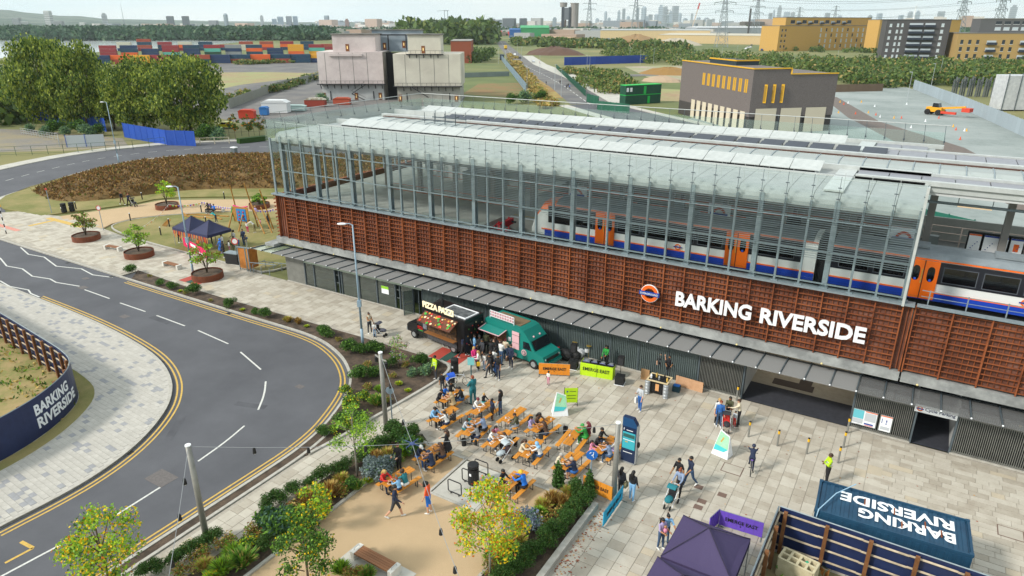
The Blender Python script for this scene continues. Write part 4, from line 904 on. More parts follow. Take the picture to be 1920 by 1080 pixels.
POSES = {
 'stand': dict(), 'stand2': dict(aL=(10,10,20), aR=(25,8,95,25), lL=(4,5,3), lR=(-5,5,0), head=12),
 'phone': dict(aL=(8,10,15), aR=(45,6,95,15), head=25, lL=(0,5,2)), 'cross': dict(aL=(22,4,80,60), aR=(26,4,78,55), lL=(2,6,2), lR=(-2,6,2)),
 'hold': dict(aL=(20,8,70,12), aR=(20,8,72,12), lL=(4,4,4)), 'reach': dict(lean=8, aL=(60,8,25), aR=(15,8,30)),
 'walk': dict(lean=4, aL=(-22,8,18), aR=(24,8,28), lL=(24,3,10), lR=(-18,3,22), pz=.90), 'walk2': dict(lean=4, aL=(24,8,30), aR=(-20,8,14), lL=(-16,3,20), lR=(22,3,8), pz=.90),
 'headtouch': dict(aL=(70,40,110,10), aR=(20,8,60,10)),
 'push': dict(lean=10, aL=(38,8,35,5), aR=(38,8,35,5), lL=(16,3,8), lR=(-14,3,14), pz=.90, head=12),
 'sit': dict(pz=.56, lean=6, aL=(38,10,62,20), aR=(42,10,55,20), lL=(84,8,84), lR=(84,8,88), head=14),
 'sitlean': dict(pz=.56, lean=22, aL=(55,14,45,25), aR=(58,14,40,25), lL=(86,10,92), lR=(84,8,80), head=22),
 'sitside': dict(pz=.56, lean=14, aL=(25,8,55,20), aR=(30,8,60,25), lL=(72,8,50), lR=(84,12,86), head=25),
 'cycle': dict(pz=.98, lean=38, aL=(62,10,12), aR=(62,10,12), lL=(66,4,70), lR=(22,4,38), head=-18),
 'bend': dict(lean=48, aL=(70,6,20), aR=(60,6,30), head=15, lL=(4,6,4), lR=(-2,6,6), pz=.90),
 'coat': dict(dress=.55, aR=(20,8,60,12)), 'robe': dict(dress=.14, aL=(18,8,60,15), wide=1.08), 'big': dict(wide=1.25, aL=(22,8,70,40)),
}
_body = {}
def get_pose(p):
    if p not in _body:
        mb, Mh = body(**POSES[p]); me = bpy.data.meshes.new('person'); me.from_pydata(mb.v, [], mb.f)
        for k in range(P_SLOT): me.materials.append(None)
        me.polygons.foreach_set('material_index', mb.m); me.polygons.foreach_set('use_smooth', [True]*len(mb.f)); me.update(); _body[p] = (me, Mh)
    return _body[p]
_hair = {}
def get_hair(k):
    if k not in _hair: me = hair_mb(k).mesh('hair', [None], True); _hair[k] = me
    return _hair[k]
CC = dict(black='#1c1c20', navy='#1f2a44', white='#d9d9d6', cream='#cfc3aa', grey='#8b8f94', lightgrey='#b3b8be', charcoal='#3a3c42', blue='#2f63a8', sky='#7fb0d8', jeans='#3c5575',
          lightjeans='#8fa3bb', teal='#1f6f78', green='#2c8f3c', lime='#b5d916', red='#c22f2c', burgundy='#6a2430', pink='#d68aa6', lilac='#a99bc4', purple='#5b4790', brown='#5d4536',
          olive='#4d4f38', beige='#b9a27c', orange='#e0562a', yellow='#e0b82c', turquoise='#35b5b8', hotpink='#d6337c', bright='#1f6fd0', slateblue='#8494b0', khaki='#8a8160')
def cloth(c):
    if c == 'skin1': return mat('skin_light', '#c99a7e', rough=.55)
    if c == 'skin2': return mat('skin_tan', '#a9764f', rough=.55)
    if c == 'skin3': return mat('skin_brown', '#6d4630', rough=.5)
    return mat('cloth_'+c, CC[c], rough=.85, bump=.15, bsc=30)
HCOL = dict(blackhair='#15120f', brownhair='#3c271a', blonde='#b28f55', ginger='#7d3a1c', greyhair='#a6a39c')
def haircol(c): return mat('hair_'+c, HCOL[c] if c in HCOL else CC[c], rough=.6)
n_p = 0
def person(x, y, rz, label, pose='stand', top='black', legs='jeans', hair='short', hc='blackhair', skin='skin2', h=1.0, sleeve=2, shorts=0, shoes='white', z=0.0, group=None):
    """sleeve: 0 bare, 1 short, 2 long; facing = rz degrees clockwise from +Y"""
    h *= 1.08
    if pose[:3] == 'sit': z = .468-.462*h
    me, Mh = get_pose(pose); o = put('person', me, None, (x, y, z), -R(rz)); o.scale = (h, h, h)
    sk = cloth(skin); t = cloth(top); lg = cloth(legs)
    ms = [t, t if sleeve > 0 else sk, t if sleeve > 1 else sk, sk, lg, sk if shorts else lg, cloth(shoes), MS_black, mat('lips', '#7d4138')]
    for k, mt in enumerate(ms): o.material_slots[k].link = 'OBJECT'; o.material_slots[k].material = mt
    tag(o, label, 'person', group)
    if hair:
        hh = bpy.data.objects.new('cap' if hair in ('cap',) else ('hijab' if hair == 'hood' else ('helmet' if hair == 'helmet' else 'hair')), get_hair(hair)); COL.objects.link(hh); hh.parent = o; hh.matrix_local = Mh
        hh.material_slots[0].link = 'OBJECT'; hh.material_slots[0].material = haircol(hc)
    return o
def hivis(o):
    m = MB()
    for z in (1.12, 1.24):
        m.lathe([(.172, z), (.172, z+.04)], 14, 0, cap=False)
    v = m.v; m.v = [(p[0]*1.02, p[1]*.74, p[2]) for p in v]; m.build('reflective_band', mat('reflective', '#cfd3d4', rough=.3), o)
def bag(o, c, side=1, z=.62, s=.3, name='bag'):
    m = MB(); m.box(side*.27-.06, -.12, z-s/2, side*.27+.06, .14, z+s/2); m.path([(side*.27,-.08,z+s/2), (side*.27,-.02,z+s/2+.14), (side*.27,.1,z+s/2)], .012, 5); m.build(name, cloth(c), o)
def backpack(o, c):
    m = MB(); m.ball((0,-.19,1.24), .15, 10, 6, 0, (.9,.62,1.25)); m.build('backpack', cloth(c), o, smooth=True)
# ---- people on foot: pixel of the feet, facing (deg clockwise from the direction of the hall), look
FOOT = [
 (694,625,100,'woman in pale green top standing by the pram near the shopfront','stand2','cream','charcoal','bun','brownhair','skin2',.98,0,0),
 (703,632,140,'child in white top standing at the handle of the grey pram','hold','white','lightjeans','short','blackhair','skin2',.68,1,0),
 (817,712,200,'person in yellow high visibility vest standing at the corner of the planting bed','stand','lime','charcoal','short','blackhair','skin3',1.02,2,0),
 (1548,906,245,'person in yellow high visibility jacket standing by the dark blue container','cross','lime','black','short','brownhair','skin3',1.02,2,0),
 (742,970,60,'person in dark blue jacket and shorts walking on the gravel court','walk','navy','charcoal','short','blackhair','skin1',1.06,2,1),
 (804,961,255,'person in orange shirt and blue shorts looking at a phone on the gravel','phone','orange','bright','short','blackhair','skin1',1.02,1,1),
 (749,886,170,'person in black suit jacket and lilac shirt standing over the picnic table','hold','black','black','short','brownhair','skin1',1.03,2,0),
 (839,858,250,'person with long hair in black dress carrying a plate beside the picnic tables','coat','black','black','long','brownhair','skin1',1.0,2,0),
 (887,757,280,'tall person in teal top and teal trousers looking away behind the tables','big','teal','teal','short','ginger','skin1',1.12,2,0),
 (923,787,20,'child in navy shirt and shorts standing at the table beside the lady in black','stand','navy','black','short','blackhair','skin3',.82,1,1),
 (938,779,250,'woman with dark hair in black top and jeans standing near the tables','stand','black','jeans','long','blackhair','skin1',1.0,1,0),
 (830,735,140,'boy in black shirt standing behind the first picnic table','stand','black','charcoal','short','blackhair','skin2',.8,1,0),
 (1028,721,180,'toddler in white top standing alone on the empty plaza','stand','white','pink','afro','blackhair','skin3',.55,1,0),
 (1199,770,200,'person in grey shirt and jeans carrying a white shopping bag across the plaza','stand2','lightgrey','blue','short','brownhair','skin1',1.0,1,0),
 (1344,796,150,'person in white top with black backpack standing nearest the slatted gate','stand','white','black','short','blonde','skin1',1.0,1,0),
 (1347,800,160,'person in blue denim shirt and blue jeans beside a yellow topped bollard','stand','blue','jeans','short','ginger','skin1',.99,2,0),
 (1364,790,175,'person in dark hooded jacket bending behind the black and red pushchair','hold','olive','black','long','blackhair','skin2',.95,2,0),
 (1383,798,250,'woman in cream blouse and black trousers next to the pushchair','reach','cream','black','bun','brownhair','skin1',1.0,2,0),
 (1376,800,200,'small child in red trousers between the pushchair and the woman in cream','stand','lightgrey','red','short','blackhair','skin2',.6,2,0),
 (1273,930,190,'woman in grey cardigan pushing the teal pram over the plaza','push','slateblue','black','bun','ginger','skin1',1.0,2,0),
 (1270,912,200,'person in black printed shirt walking behind the teal pram','walk','black','brown','short','blackhair','skin2',1.0,1,0),
 (1292,911,215,'man in dark blue shirt and jeans walking beside the teal pram','walk2','navy','jeans','short','blackhair','skin2',1.04,1,0),
 (1163,930,10,'woman with long black hair and shoulder bag behind the festoon post','stand','charcoal','black','long','blackhair','skin2',.98,2,0),
 (1184,938,10,'woman with long black hair in dark top and pale blue trousers seen from behind','stand','black','sky','long','blackhair','skin2',.99,2,0),
 (1238,1028,120,'woman with black hair holding a baby beside the dark marquee','hold','lilac','jeans','long','blackhair','skin2',.95,1,0),
 (1247,1018,140,'woman in pale pink and blue top leaning at the marquee corner','reach','sky','jeans','bun','blackhair','skin2',.95,1,0),
 (1408,888,165,None,'x','navy','navy','helmet','navy','skin2',.95,2,0),
 (1236,706,170,'stallholder in black shirt with one hand raised behind the keg bar','headtouch','black','black','short','blackhair','skin1',1.02,1,0),
 (1252,711,165,'stallholder in black shirt with a pink badge behind the keg bar','hold','black','black','short','blackhair','skin2',1.02,1,0),
 (1136,690,180,'performer in green top standing behind the lime green cloth table','reach','green','black','long','blackhair','skin2',1.0,2,0),
 # crowd at the food vans
 (832,648,20,'person in black clothes at the open side of the black pizza van','stand','black','black','short','blackhair','skin3',1.05,2,0),
 (841,652,10,'person in black apron nearest the lowered panel of the pizza van','stand2','black','charcoal','short','blackhair','skin2',1.03,1,0),
 (850,655,15,'person in black jacket and light jeans queueing at the pizza van','stand','black','lightjeans','short','blackhair','skin2',1.0,2,0),
 (858,658,350,'woman in hot pink top and black cardigan queueing at the pizza van','stand','hotpink','black','long','brownhair','skin2',.98,2,0),
 (868,669,30,'person in navy coat striding past the pizza queue','walk','navy','black','short','blackhair','skin2',1.0,2,0),
 (878,665,5,'person in pale grey hoodie in the pizza queue','stand','lightgrey','black','bun','blackhair','skin2',.99,2,0),
 (890,668,40,'person in blue denim jacket in the crowd between the two vans','hold','sky','blue','short','brownhair','skin1',.95,2,0),
 (900,672,330,'person in black cap and black coat between the two vans','stand','black','black','cap','black','skin2',1.02,2,0),
 (905,678,200,'person in dark coat holding a cup in the van crowd','stand2','charcoal','black','short','blackhair','skin2',1.0,2,0),
 (897,695,230,'child with yellow bag and pink scarf at the front of the van crowd','hold','white','black','long','blonde','skin1',.86,2,0),
 (889,690,120,'woman with pink scarf and brown bag at the left of the van crowd','walk','hotpink','black','long','blonde','skin1',.95,2,0),
 (908,694,190,'child in white shirt standing in front of the long coated woman','stand','white','lightjeans','short','brownhair','skin1',.72,1,0),
 (920,702,170,'woman with long light brown hair in a long black coat','coat','black','black','long','brownhair','skin1',1.0,2,0),
 (922,680,355,'person in black top with arms folded facing the green van','cross','black','black','short','blackhair','skin2',1.02,2,0),
 (931,672,20,'woman with long brown hair at the serving hatch of the green van','stand','black','charcoal','long','brownhair','skin2',1.0,2,0),
 (912,664,340,'person in dark green coat at the rear of the green van','stand','olive','black','short','blackhair','skin1',1.02,2,0),
 (940,683,10,'person in white shirt and jeans at the side of the green van','stand2','white','jeans','short','brownhair','skin1',1.02,1,0),
 (948,676,350,'woman with dark red hair beside the green van','hold','cream','jeans','bun','burgundy','skin2',.97,2,0),
 (919,707,200,'person in black shirt and grey trousers walking out of the van crowd','walk2','black','charcoal','short','blackhair','skin2',1.0,1,0),
 (928,698,15,'person in white shirt and blue jeans near the green van wheel','hold','white','blue','short','blackhair','skin2',1.0,1,0),
 (934,711,175,'person in black shirt and dark jeans at the front right of the van crowd','stand2','black','navy','short','blackhair','skin2',1.05,1,0),
 (958,690,180,'person in dark suit holding a brown bag by the green van','stand','navy','navy','short','brownhair','skin1',1.02,2,0),
 # promenade and lawn
 (230,384,90,'person in black jacket and brown trousers walking on the gravel promenade','walk','black','brown','short','ginger','skin1',1.0,2,0),
 (243,387,85,'person in dark clothes pushing a pushchair on the gravel promenade','push','navy','black','short','ginger','skin1',1.0,2,0),
 (505,428,180,'person in black standing alone at the right edge of the lawn','stand','black','black','short','blackhair','skin3',1.0,2,0),
 (490,430,200,'child in pale top near the climbing frame','stand','pink','white','short','blonde','skin1',.7,1,0),
 (478,436,240,'person in white top bending by the climbing frame','bend','white','khaki','short','brownhair','skin1',.98,1,0),
 (465,436,150,'child in pink trousers under the climbing frame','stand','white','hotpink','long','blackhair','skin2',.7,1,0),
 (451,426,100,'child in black by the left leg of the climbing frame','stand','black','charcoal','afro','blackhair','skin3',.75,2,0),
 (481,412,170,'woman in lilac top behind the climbing frame','stand','lilac','grey','short','blonde','skin1',.97,1,0),
 (458,460,170,'person with blue backpack holding a child on the lawn','stand','navy','jeans','short','brownhair','skin1',1.02,2,0),
 (463,462,190,'child in white shorts beside the person with the blue backpack','stand','charcoal','white','short','blackhair','skin2',.7,2,0),
 (441,462,170,'woman with large black hair in pale blue and white dress','coat','white','white','afro','blackhair','skin3',1.0,1,0),
 (449,466,200,'person in cream jacket and blue jeans bending towards the others','bend','cream','blue','short','blackhair','skin3',.95,2,0),
 (416,478,170,'person with blue hood and lilac skirt by the small marquees','coat','blue','lilac','hood','bright','skin2',.98,2,0),
 (421,483,190,'person in long black clothes by the small marquees','stand','black','black','short','blackhair','skin3',1.0,2,0),
 (419,470,180,'person in white top behind the one in black by the marquees','stand','white','white','short','blackhair','skin2',1.0,1,0),
 (432,476,200,'child in white shirt beside the round sign on the lawn','stand','white','pink','short','blackhair','skin3',.8,1,0),
 (438,472,200,'child in green sitting near the speaker box on the lawn','bend','olive','olive','short','blackhair','skin2',.8,2,0),
 (406,417,240,'person in light blue vest kneeling behind the marquees','bend','turquoise','navy','cap','navy','skin2',.9,1,0),
 (338,455,90,'person in dark coat left under the small marquees','stand','black','charcoal','short','blackhair','skin2',1.0,2,0),
 (360,462,200,'person in black behind the counter of the small marquee','stand','black','black','short','blackhair','skin2',1.0,2,0),
 (398,458,200,'person in grey striped top under the right small marquee','reach','lightgrey','black','short','blackhair','skin2',1.0,2,0),
 (386,468,150,'person in yellow and orange top behind the planter tree','reach','yellow','orange','short','blackhair','skin2',.95,1,0),
 (374,470,170,'child in orange shirt behind the planter tree','stand','orange','brown','short','blackhair','skin3',.75,1,0),
]
PEO = []
for (px, py, rz, lab, pose, top, legs, hair, hc, skin, h, sl_, sh_) in FOOT:
    if pose == 'x': continue
    p = at(px, py); o = person(p.x, p.y, rz, lab, pose, top, legs, hair, hc, skin, h, sl_, sh_, 'white' if (px*7+py) % 3 else 'black')
    PEO.append(o)
    if 'high visibility' in lab: hivis(o)
    if 'backpack' in lab: backpack(o, 'black' if 'black backpack' in lab else 'blue')
    if 'brown bag' in lab: bag(o, 'brown')
    if 'shoulder bag' in lab: bag(o, 'khaki', 1, .8, .28)
    if 'shopping bag' in lab: bag(o, 'white', 1, .62, .38, 'shopping_bag')
    if 'yellow bag' in lab: bag(o, 'yellow', -1, .7, .28)
    if 'scarf' in lab: m = MB(); m.path([(0,.09,1.35), (.03,.13,1.15), (.04,.14,.85)], [.05,.06,.05], 6); m.build('scarf', cloth('hotpink'), o)
    if 'baby' in lab: m = MB(); m.ball((0,.22,1.18), .1, 8, 6, 0, (1,1,1.3)); m.ball((0,.2,1.36), .07, 8, 6, 1); m.build('baby_carrier', [cloth('pink'), cloth('skin2')], o)
# ================================================================ beer garden tables
W_top = mat('orange_pine', '#cf8a30', '#b5721f', 3, .5, .1, 14, sz=(1, .15, 1), rand=.06); W_leg = mat('bench_steel', '#33383c', rough=.5)
def trestle(name, L_, W_, H, label, cat, group):
    t = thing(name, label, cat, (0,0,0), 0, group); n = 3 if W_ > .4 else 2
    for k in range(n):
        m = MB(); a = -W_/2+k*W_/n; m.box(a+.006, -L_/2, H-.03, a+W_/n-.006, L_/2, H); m.build('plank', W_top, t)
    for s in (-1, 1):
        m = MB(); y = s*(L_/2-.28)
        m.bar((-W_/2+.04,y,0), (-W_/2+.05,y,H-.03), .03); m.bar((W_/2-.04,y,0), (W_/2-.05,y,H-.03), .03); m.bar((-W_/2+.04,y,.03), (W_/2-.04,y,.03), .025); m.bar((-W_/2+.05,y,H-.05), (W_/2-.05,y,H-.05), .03); m.bar((0,y,H-.05), (0,y-s*.28,H-.05), .02)
        m.build('leg_frame', W_leg, t)
    return t
proto_t = trestle('folding_table', 1.95, .52, .76, 'x', 'table', 'orange folding picnic tables on the plaza')
proto_b = trestle('folding_bench', 1.95, .26, .47, 'x', 'bench', 'orange folding benches at the picnic tables')
TB = {  # name: centre pixel of the top, turn, words
 'A': (847,741,4,'where the boy in black stands, nearest the pram'), 'B': (906,763,6,'beside the woman in black and jeans'), 'C': (835,776,7,'on its own at the left of the plaza'),
 'F': (888,800,-5,'with four people sitting in the middle left'), 'G': (938,821,2,'where the person in a red cap sits'), 'D': (965,777,4,'with a person in dark jacket turned sideways'),
 'E': (1018,795,6,'next to the white map stand, three women sitting'), 'J': (998,840,-1,'where the light blue headscarf sits'), 'H': (1075,817,-3,'where the green hat sits'),
 'I': (1136,833,4,'half hidden behind the festoon post and totem'), 'K': (1072,862,6,'with two older people, nearest the blue round sign'), 'L': (812,846,5,'at the edge of gravel and paving, with white capped man'),
 'M': (747,893,9,'on the gravel court beside the silver shrub'), 'N': (965,900,4,'behind the yellow tree, with an open laptop')}
def seat_xy(c, ang, side, along, off=.60):
    a = -R(ang); ca, sa = math.cos(a), math.sin(a); lx = side*off; return c.x + lx*ca - along*sa, c.y + lx*sa + along*ca
paper = mat('paper_tray', '#dcd8ce', rough=.8); food = mat('food_red', '#b4502e', '#c9a24a', 20)
first = True; TC = {}
for key, (px, py, ang, words) in TB.items():
    c = at(px, py, .76); TC[key] = (c, ang); lt = 'orange folding table '+words
    if first: t = proto_t; t.location = (c.x, c.y, 0); t.rotation_euler.z = -R(ang); t['label'] = lt
    else: t = dup(proto_t, (c.x, c.y, 0), -R(ang), lt)
    for s, nm_ in ((-1, 'left'), (1, 'right')):
        x, y = seat_xy(c, ang, s, 0, .60); lb = 'orange bench on the '+nm_+' of the table '+words
        lb = ' '.join(lb.split()[:16])
        if first: b = proto_b; b.location = (x, y, 0); b.rotation_euler.z = -R(ang); b['label'] = lb; first = False
        else: dup(proto_b, (x, y, 0), -R(ang), lb)
SIT = [
 ('A',-1,-.6,'man in black jacket seated at the left bench end of the table near the pram','sitlean','black','black','short','blackhair','skin1',1.02),
 ('A',-1,0,'person in navy and blue hooded coat seated at the table near the pram','sit','bright','navy','short','blackhair','skin2',.85),
 ('A',-1,.6,'person in black hoodie seated at the far end of the table near the pram','sit','black','black','short','blackhair','skin2',.9),
 ('A',1,-.5,'person in beige coat leaning over the table near the pram','sitlean','beige','beige','hood','beige','skin1',.95),
 ('A',1,.35,'man in black leather jacket seated right of the table near the pram','sitside','black','jeans','short','blackhair','skin1',1.05),
 ('B',-1,-.1,'person in white shirt with red hair seated with back to the teal person','sitlean','white','jeans','short','burgundy','skin1',1.0),
 ('B',-1,.75,'boy in black shirt and turquoise shorts at the far end of a table','sit','black','turquoise','short','blonde','skin1',.8),
 ('C',-1,-.55,'man in light blue shirt seated at the left table with a child','sitlean','sky','black','short','blackhair','skin2',1.05),
 ('C',-1,-.15,'small child seated next to the man in light blue shirt','sit','navy','charcoal','short','brownhair','skin1',.62),
 ('C',1,-.45,'woman in white top with very long dark hair at the left table','sitlean','white','navy','plait','blackhair','skin2',.95),
 ('C',1,.15,'small child with black hair beside the woman in white at the left table','sit','charcoal','black','short','blackhair','skin2',.65),
 ('F',-1,-.1,'person in grey and white top at the middle left table','sitlean','lightgrey','teal','short','blackhair','skin2',.9),
 ('F',-1,.5,'toddler in turquoise at the middle left table','sit','turquoise','navy','short','ginger','skin1',.62),
 ('F',1,-.5,'person in dark grey shirt seated at the middle left table','sitlean','grey','navy','short','blackhair','skin2',.9),
 ('F',1,.35,'large man in blue grey shirt seated at the middle left table','sitlean','slateblue','black','short','blackhair','skin2',1.12),
 ('G',-1,-.2,'person in white shirt and red cap seated at a table','sitlean','white','jeans','cap','burgundy','skin2',.95),
 ('G',-1,.4,'child in pink top across the table from the plaited woman','sit','pink','grey','long','blackhair','skin2',.75),
 ('G',1,-.1,'woman in white blouse with dark plait seated beside a grey bag','sitlean','white','black','plait','brownhair','skin2',.95),
 ('D',1,-.55,'person in olive jacket seated sideways on the bench with legs out','sitside','olive','grey','short','brownhair','skin1',.97),
 ('E',-1,-.45,'person in lilac grey top and long black hair near the map stand','sit','lilac','grey','long','blackhair','skin2',.9),
 ('E',-1,.15,'woman with large dark curls seated at the table by the map stand','sitlean','brown','black','long','blackhair','skin3',.98),
 ('E',1,-.45,'woman in brown top and jeans seated with her back to the camera','sitlean','brown','navy','long','brownhair','skin2',.95),
 ('J',-1,-.2,'woman in cream cardigan with long brown hair looking down at a table','sitlean','cream','cream','long','brownhair','skin1',.97),
 ('J',1,-.1,'woman in white coat and light blue headscarf seated at a table','sitlean','white','jeans','hood','sky','skin2',.97),
 ('H',1,.55,'person in green jacket and green hat leaning on a table','sitlean','green','green','cap','green','skin1',1.0),
 ('H',1,.9,'woman with dark red hair behind the person in green','sit','burgundy','burgundy','long','burgundy','skin1',.95),
 ('I',-1,-.6,'little girl in pink dress at the table by the blue totem','sit','pink','pink','long','blackhair','skin2',.72),
 ('I',-1,-.1,'man in black shirt at the table by the blue totem','sitlean','black','navy','short','blackhair','skin2',1.0),
 ('I',1,-.55,'person in blue shirt and jeans hidden by the festoon post','sitlean','slateblue','jeans','short','brownhair','skin1',1.0),
 ('I',1,.1,'person in white shirt with black hair right of the festoon post','sit','white','lilac','bun','blackhair','skin2',.9),
 ('I',-1,.5,'person in black jacket beyond the festoon post at the totem table','sit','black','navy','short','blackhair','skin2',1.0),
 ('K',-1,-.55,'older person in cream jacket and pale cap eating at a table','sitlean','cream','black','short','greyhair','skin1',1.0),
 ('K',1,-.55,'older man in navy blazer and blue shorts eating at a table','sitlean','navy','blue','short','greyhair','skin1',1.02),
 ('L',-1,-.6,'man in navy coat and white cap at the gravel edge table','sitlean','navy','blue','cap','white','skin1',1.0),
 ('L',1,-.7,'man in blue waistcoat and dark cap with a blue bag at the table','sitlean','navy','navy','cap','navy','skin1',1.0),
 ('L',1,.2,'woman in long brown coat seated at the gravel edge table','sitlean','brown','navy','long','brownhair','skin1',1.0),
 ('M',-1,-.6,'blonde woman in red top and dark skirt at the gravel table','sitlean','red','navy','long','blonde','skin1',.97),
 ('M',1,-.45,'child in light blue shirt eating at the gravel table','sitlean','sky','navy','short','ginger','skin1',.78),
 ('M',1,.0,'person with curly black hair in teal blue shirt at the gravel table','sitlean','teal','white','afro','brownhair','skin2',.97),
 ('N',1,.1,'person in bright blue coat and yellow hat using a laptop behind the yellow tree','sitlean','bright','black','cap','yellow','skin1',1.08),
 ('N',-1,-.3,'person in black clothing mostly hidden behind the yellow tree','sit','black','black','short','blackhair','skin2',.98),
]
for (tk, side, al, lab, pose, top, legs, hair, hc, skin, h) in SIT:
    c, ang = TC[tk]; x, y = seat_xy(c, ang, side, al, .62)
    rz = ang + (90 if side < 0 else -90) + (40 if pose == 'sitside' else 0)*(-1)
    o = person(x, y, rz, lab, pose, top, legs, hair, hc, skin, h, 2 if (len(lab) % 3) else 1, 1 if 'shorts' in lab else 0, 'white' if len(lab) % 2 else 'black')
# trays, cups and food on the tables
r6 = random.Random(9)
def lab16(a, key): return ' '.join((a+' '+TB[key][3]).replace(',', '').split()[:16])
for key, (c, ang) in TC.items():
    for k in range(0 if key in 'HA' else (3 if key in 'KM' else 2)):
        al = r6.uniform(-.75, .2); x, y = seat_xy(c, ang, r6.choice((-1, 1)), al, .12)
        m = MB(); m.box(-.11, -.08, 0, .11, .08, .025, 0); m.box(-.08, -.05, .025, .07, .05, .05, 1); o = m.build('food_tray', [paper, food], None, (x, y, .762), r6.random()*3)
        tag(o, lab16('paper tray of food %s on table' % ('one','two','three')[k], key), 'food tray', 'food trays on the picnic tables')
    for k in range(2):
        x, y = seat_xy(c, ang, r6.choice((-1, 1)), r6.uniform(-.8, .7), .16); m = MB(); m.lathe([(.03,0),(.04,.12),(.035,.12),(.028,.02)], 8)
        tag(m.build('cup', M_stwh if r6.random() < .6 else cloth('brown'), None, (x, y, .762)), lab16('%s drinks cup on table' % ('nearer','further')[k], key), 'cup', 'cups on the picnic tables')
# black waste pots under the tables
for (px, py) in ((1060,812),(966,833),(870,835)):
    p = at(px, py); m = MB(); m.lathe([(.13,0),(.16,.42),(.15,.42),(.12,.03)], 12); tag(m.build('waste_pot', MS_black, None, (p.x, p.y, 0)), 'small black waste tub '+('beside the green hat table', 'under the red cap table end', 'under the middle left table')[px == 966 or 2*(px == 870)], 'waste tub', 'black tubs between the tables')
c, ang = TC['N']; x, y = seat_xy(c, ang, 1, .15, .1); t = thing('laptop', 'open black laptop on the orange table behind the yellow tree', 'laptop', (x, y, .762), -R(ang+90))
m = MB(); m.box(-.18, -.12, 0, .18, .12, .018); m.build('keyboard_base', MS_black, t); m = MB(); m.box(-.18, .12, .0, .18, .13, .24); m.build('screen', MS_black, t)
# ================================================================ vans, stalls and street furniture
def side(m, prof, y0, y1, mi=0):              # side profile (x,z) pulled across y
    n = len(prof); m.add([(x, y0, z) for x, z in prof] + [(x, y1, z) for x, z in prof], [tuple(range(n)), tuple(range(n, 2*n))[::-1]] + [(i, n+i, n+(i+1) % n, (i+1) % n) for i in range(n)], mi); return m
M_tyre = mat('tyre', '#1b1b1c', rough=.85); M_hub = mat('hub_silver', '#a9adb0', rough=.35, metal=.5); M_chrome = mat('bumper_silver', '#9aa0a4', rough=.35, metal=.4)
V_blk = mat('van_black', '#16171a', rough=.35); V_teal = mat('van_teal', '#14776d', rough=.4); V_pink = mat('van_pink', '#d9aeb4', rough=.5); V_glass = mat('van_glass', '#1a2126', rough=.1, spec=.8)
def wheels(t, xs, yw, r=.34):
    for x in xs:
        for s in (-1, 1):
            m = MB(); m.tube((0,-.11,0), (0,.11,0), r, n=20); o = m.build('wheel', M_tyre, t, (x, s*yw, r)); h = MB(); h.tube((0,s*.09,0), (0,s*.125,0), r*.58, n=14); h.build('rim', M_hub, o)
v = thing('food_van', 'black pizza van with bulb lettered sign and colourful awning by the dark wall', 'food van', (-29.3, 38.25, 0), R(-8))
m = MB(); side(m, [(-3.15,.45),(-3.2,.95),(-2.95,1.2),(-2.2,1.3),(-1.5,2.1),(-1.3,2.15),(-1.3,.45)], -.95, .95); side(m, [(-1.3,.45),(-1.3,2.9),(-.95,2.95),(3.1,2.95),(3.1,.45)], -1.05, 1.05); m.build('body', V_blk, v)
m = MB(); m.add([(-2.17,-.85,1.36),(-2.17,.85,1.36),(-1.53,.82,2.08),(-1.53,-.82,2.08)], [(0,3,2,1)]); m.v = [(p[0]-.02, p[1], p[2]+.02) for p in m.v]; m.build('windscreen', mat('van_glass2', '#6f8590', rough=.1), v)
m = MB(); m.add([(-2.0,-.965,1.36),(-1.4,-.965,1.36),(-1.4,-.965,1.95),(-1.62,-.965,1.95)], [(0,1,2,3)]); m.build('side_window', V_glass, v)
m = MB(); m.box(-3.32, -.9, .42, -3.15, .9, .66); m.build('bumper', M_chrome, v)
for s in (-.7, .7): m = MB(); m.ball((-3.16, s, .82), .1, 8, 6, 0, (.5,1,.8)); m.build('headlight', mat('lamp_white', '#d8dcd8', rough=.2), v)
wheels(v, (-2.35, 1.9), .92)
m = MB(); m.box(-2.0, -1.0, .5, -1.95, -.95, 1.3); m.box(-1.3, -.99, .5, -1.27, -.95, 1.3); d = m.build('door', V_blk, v)
t = fit_text('PIZZA', -1.92, -1.35, .95, 1.2, -.985, .02, .01); t.build('lettering', mat('pizza_red', '#d12a22'), d); m = MB(); m.box(-1.9, -.99, .82, -1.36, -.975, .9); m.build('green_script', mat('pizza_green', '#2f8f3a'), d)
m = MB(); m.box(-.7, -1.09, 1.15, 2.3, -1.05, 2.2); m.build('serving_hatch', mat('hatch_dark', '#2a211c', '#6a4a2a', 6), v)
m = MB(); m.box(-.75, -1.45, 1.1, 2.35, -1.05, 1.16, 0); m.box(-.75, -1.11, .5, 2.35, -1.06, 1.1, 1); m.build('counter', [mat('counter_wood', '#8a5a2c'), mat('black_skirt', '#242326', '#55565a', 9)], v)
aw = MB(); aw.add([(-.9,-1.06,2.75),(2.5,-1.06,2.75),(2.5,-2.0,2.25),(-.9,-2.0,2.25)], [(0,3,2,1)]); aw.add([(-.9,-1.06,2.70),(2.5,-1.06,2.70),(2.5,-2.0,2.20),(-.9,-2.0,2.20)], [(0,1,2,3)]); ao = aw.build('awning', mat('awning_print', '#3a2a1c', '#7b3a1c', 2.2), v)
rr = random.Random(4)
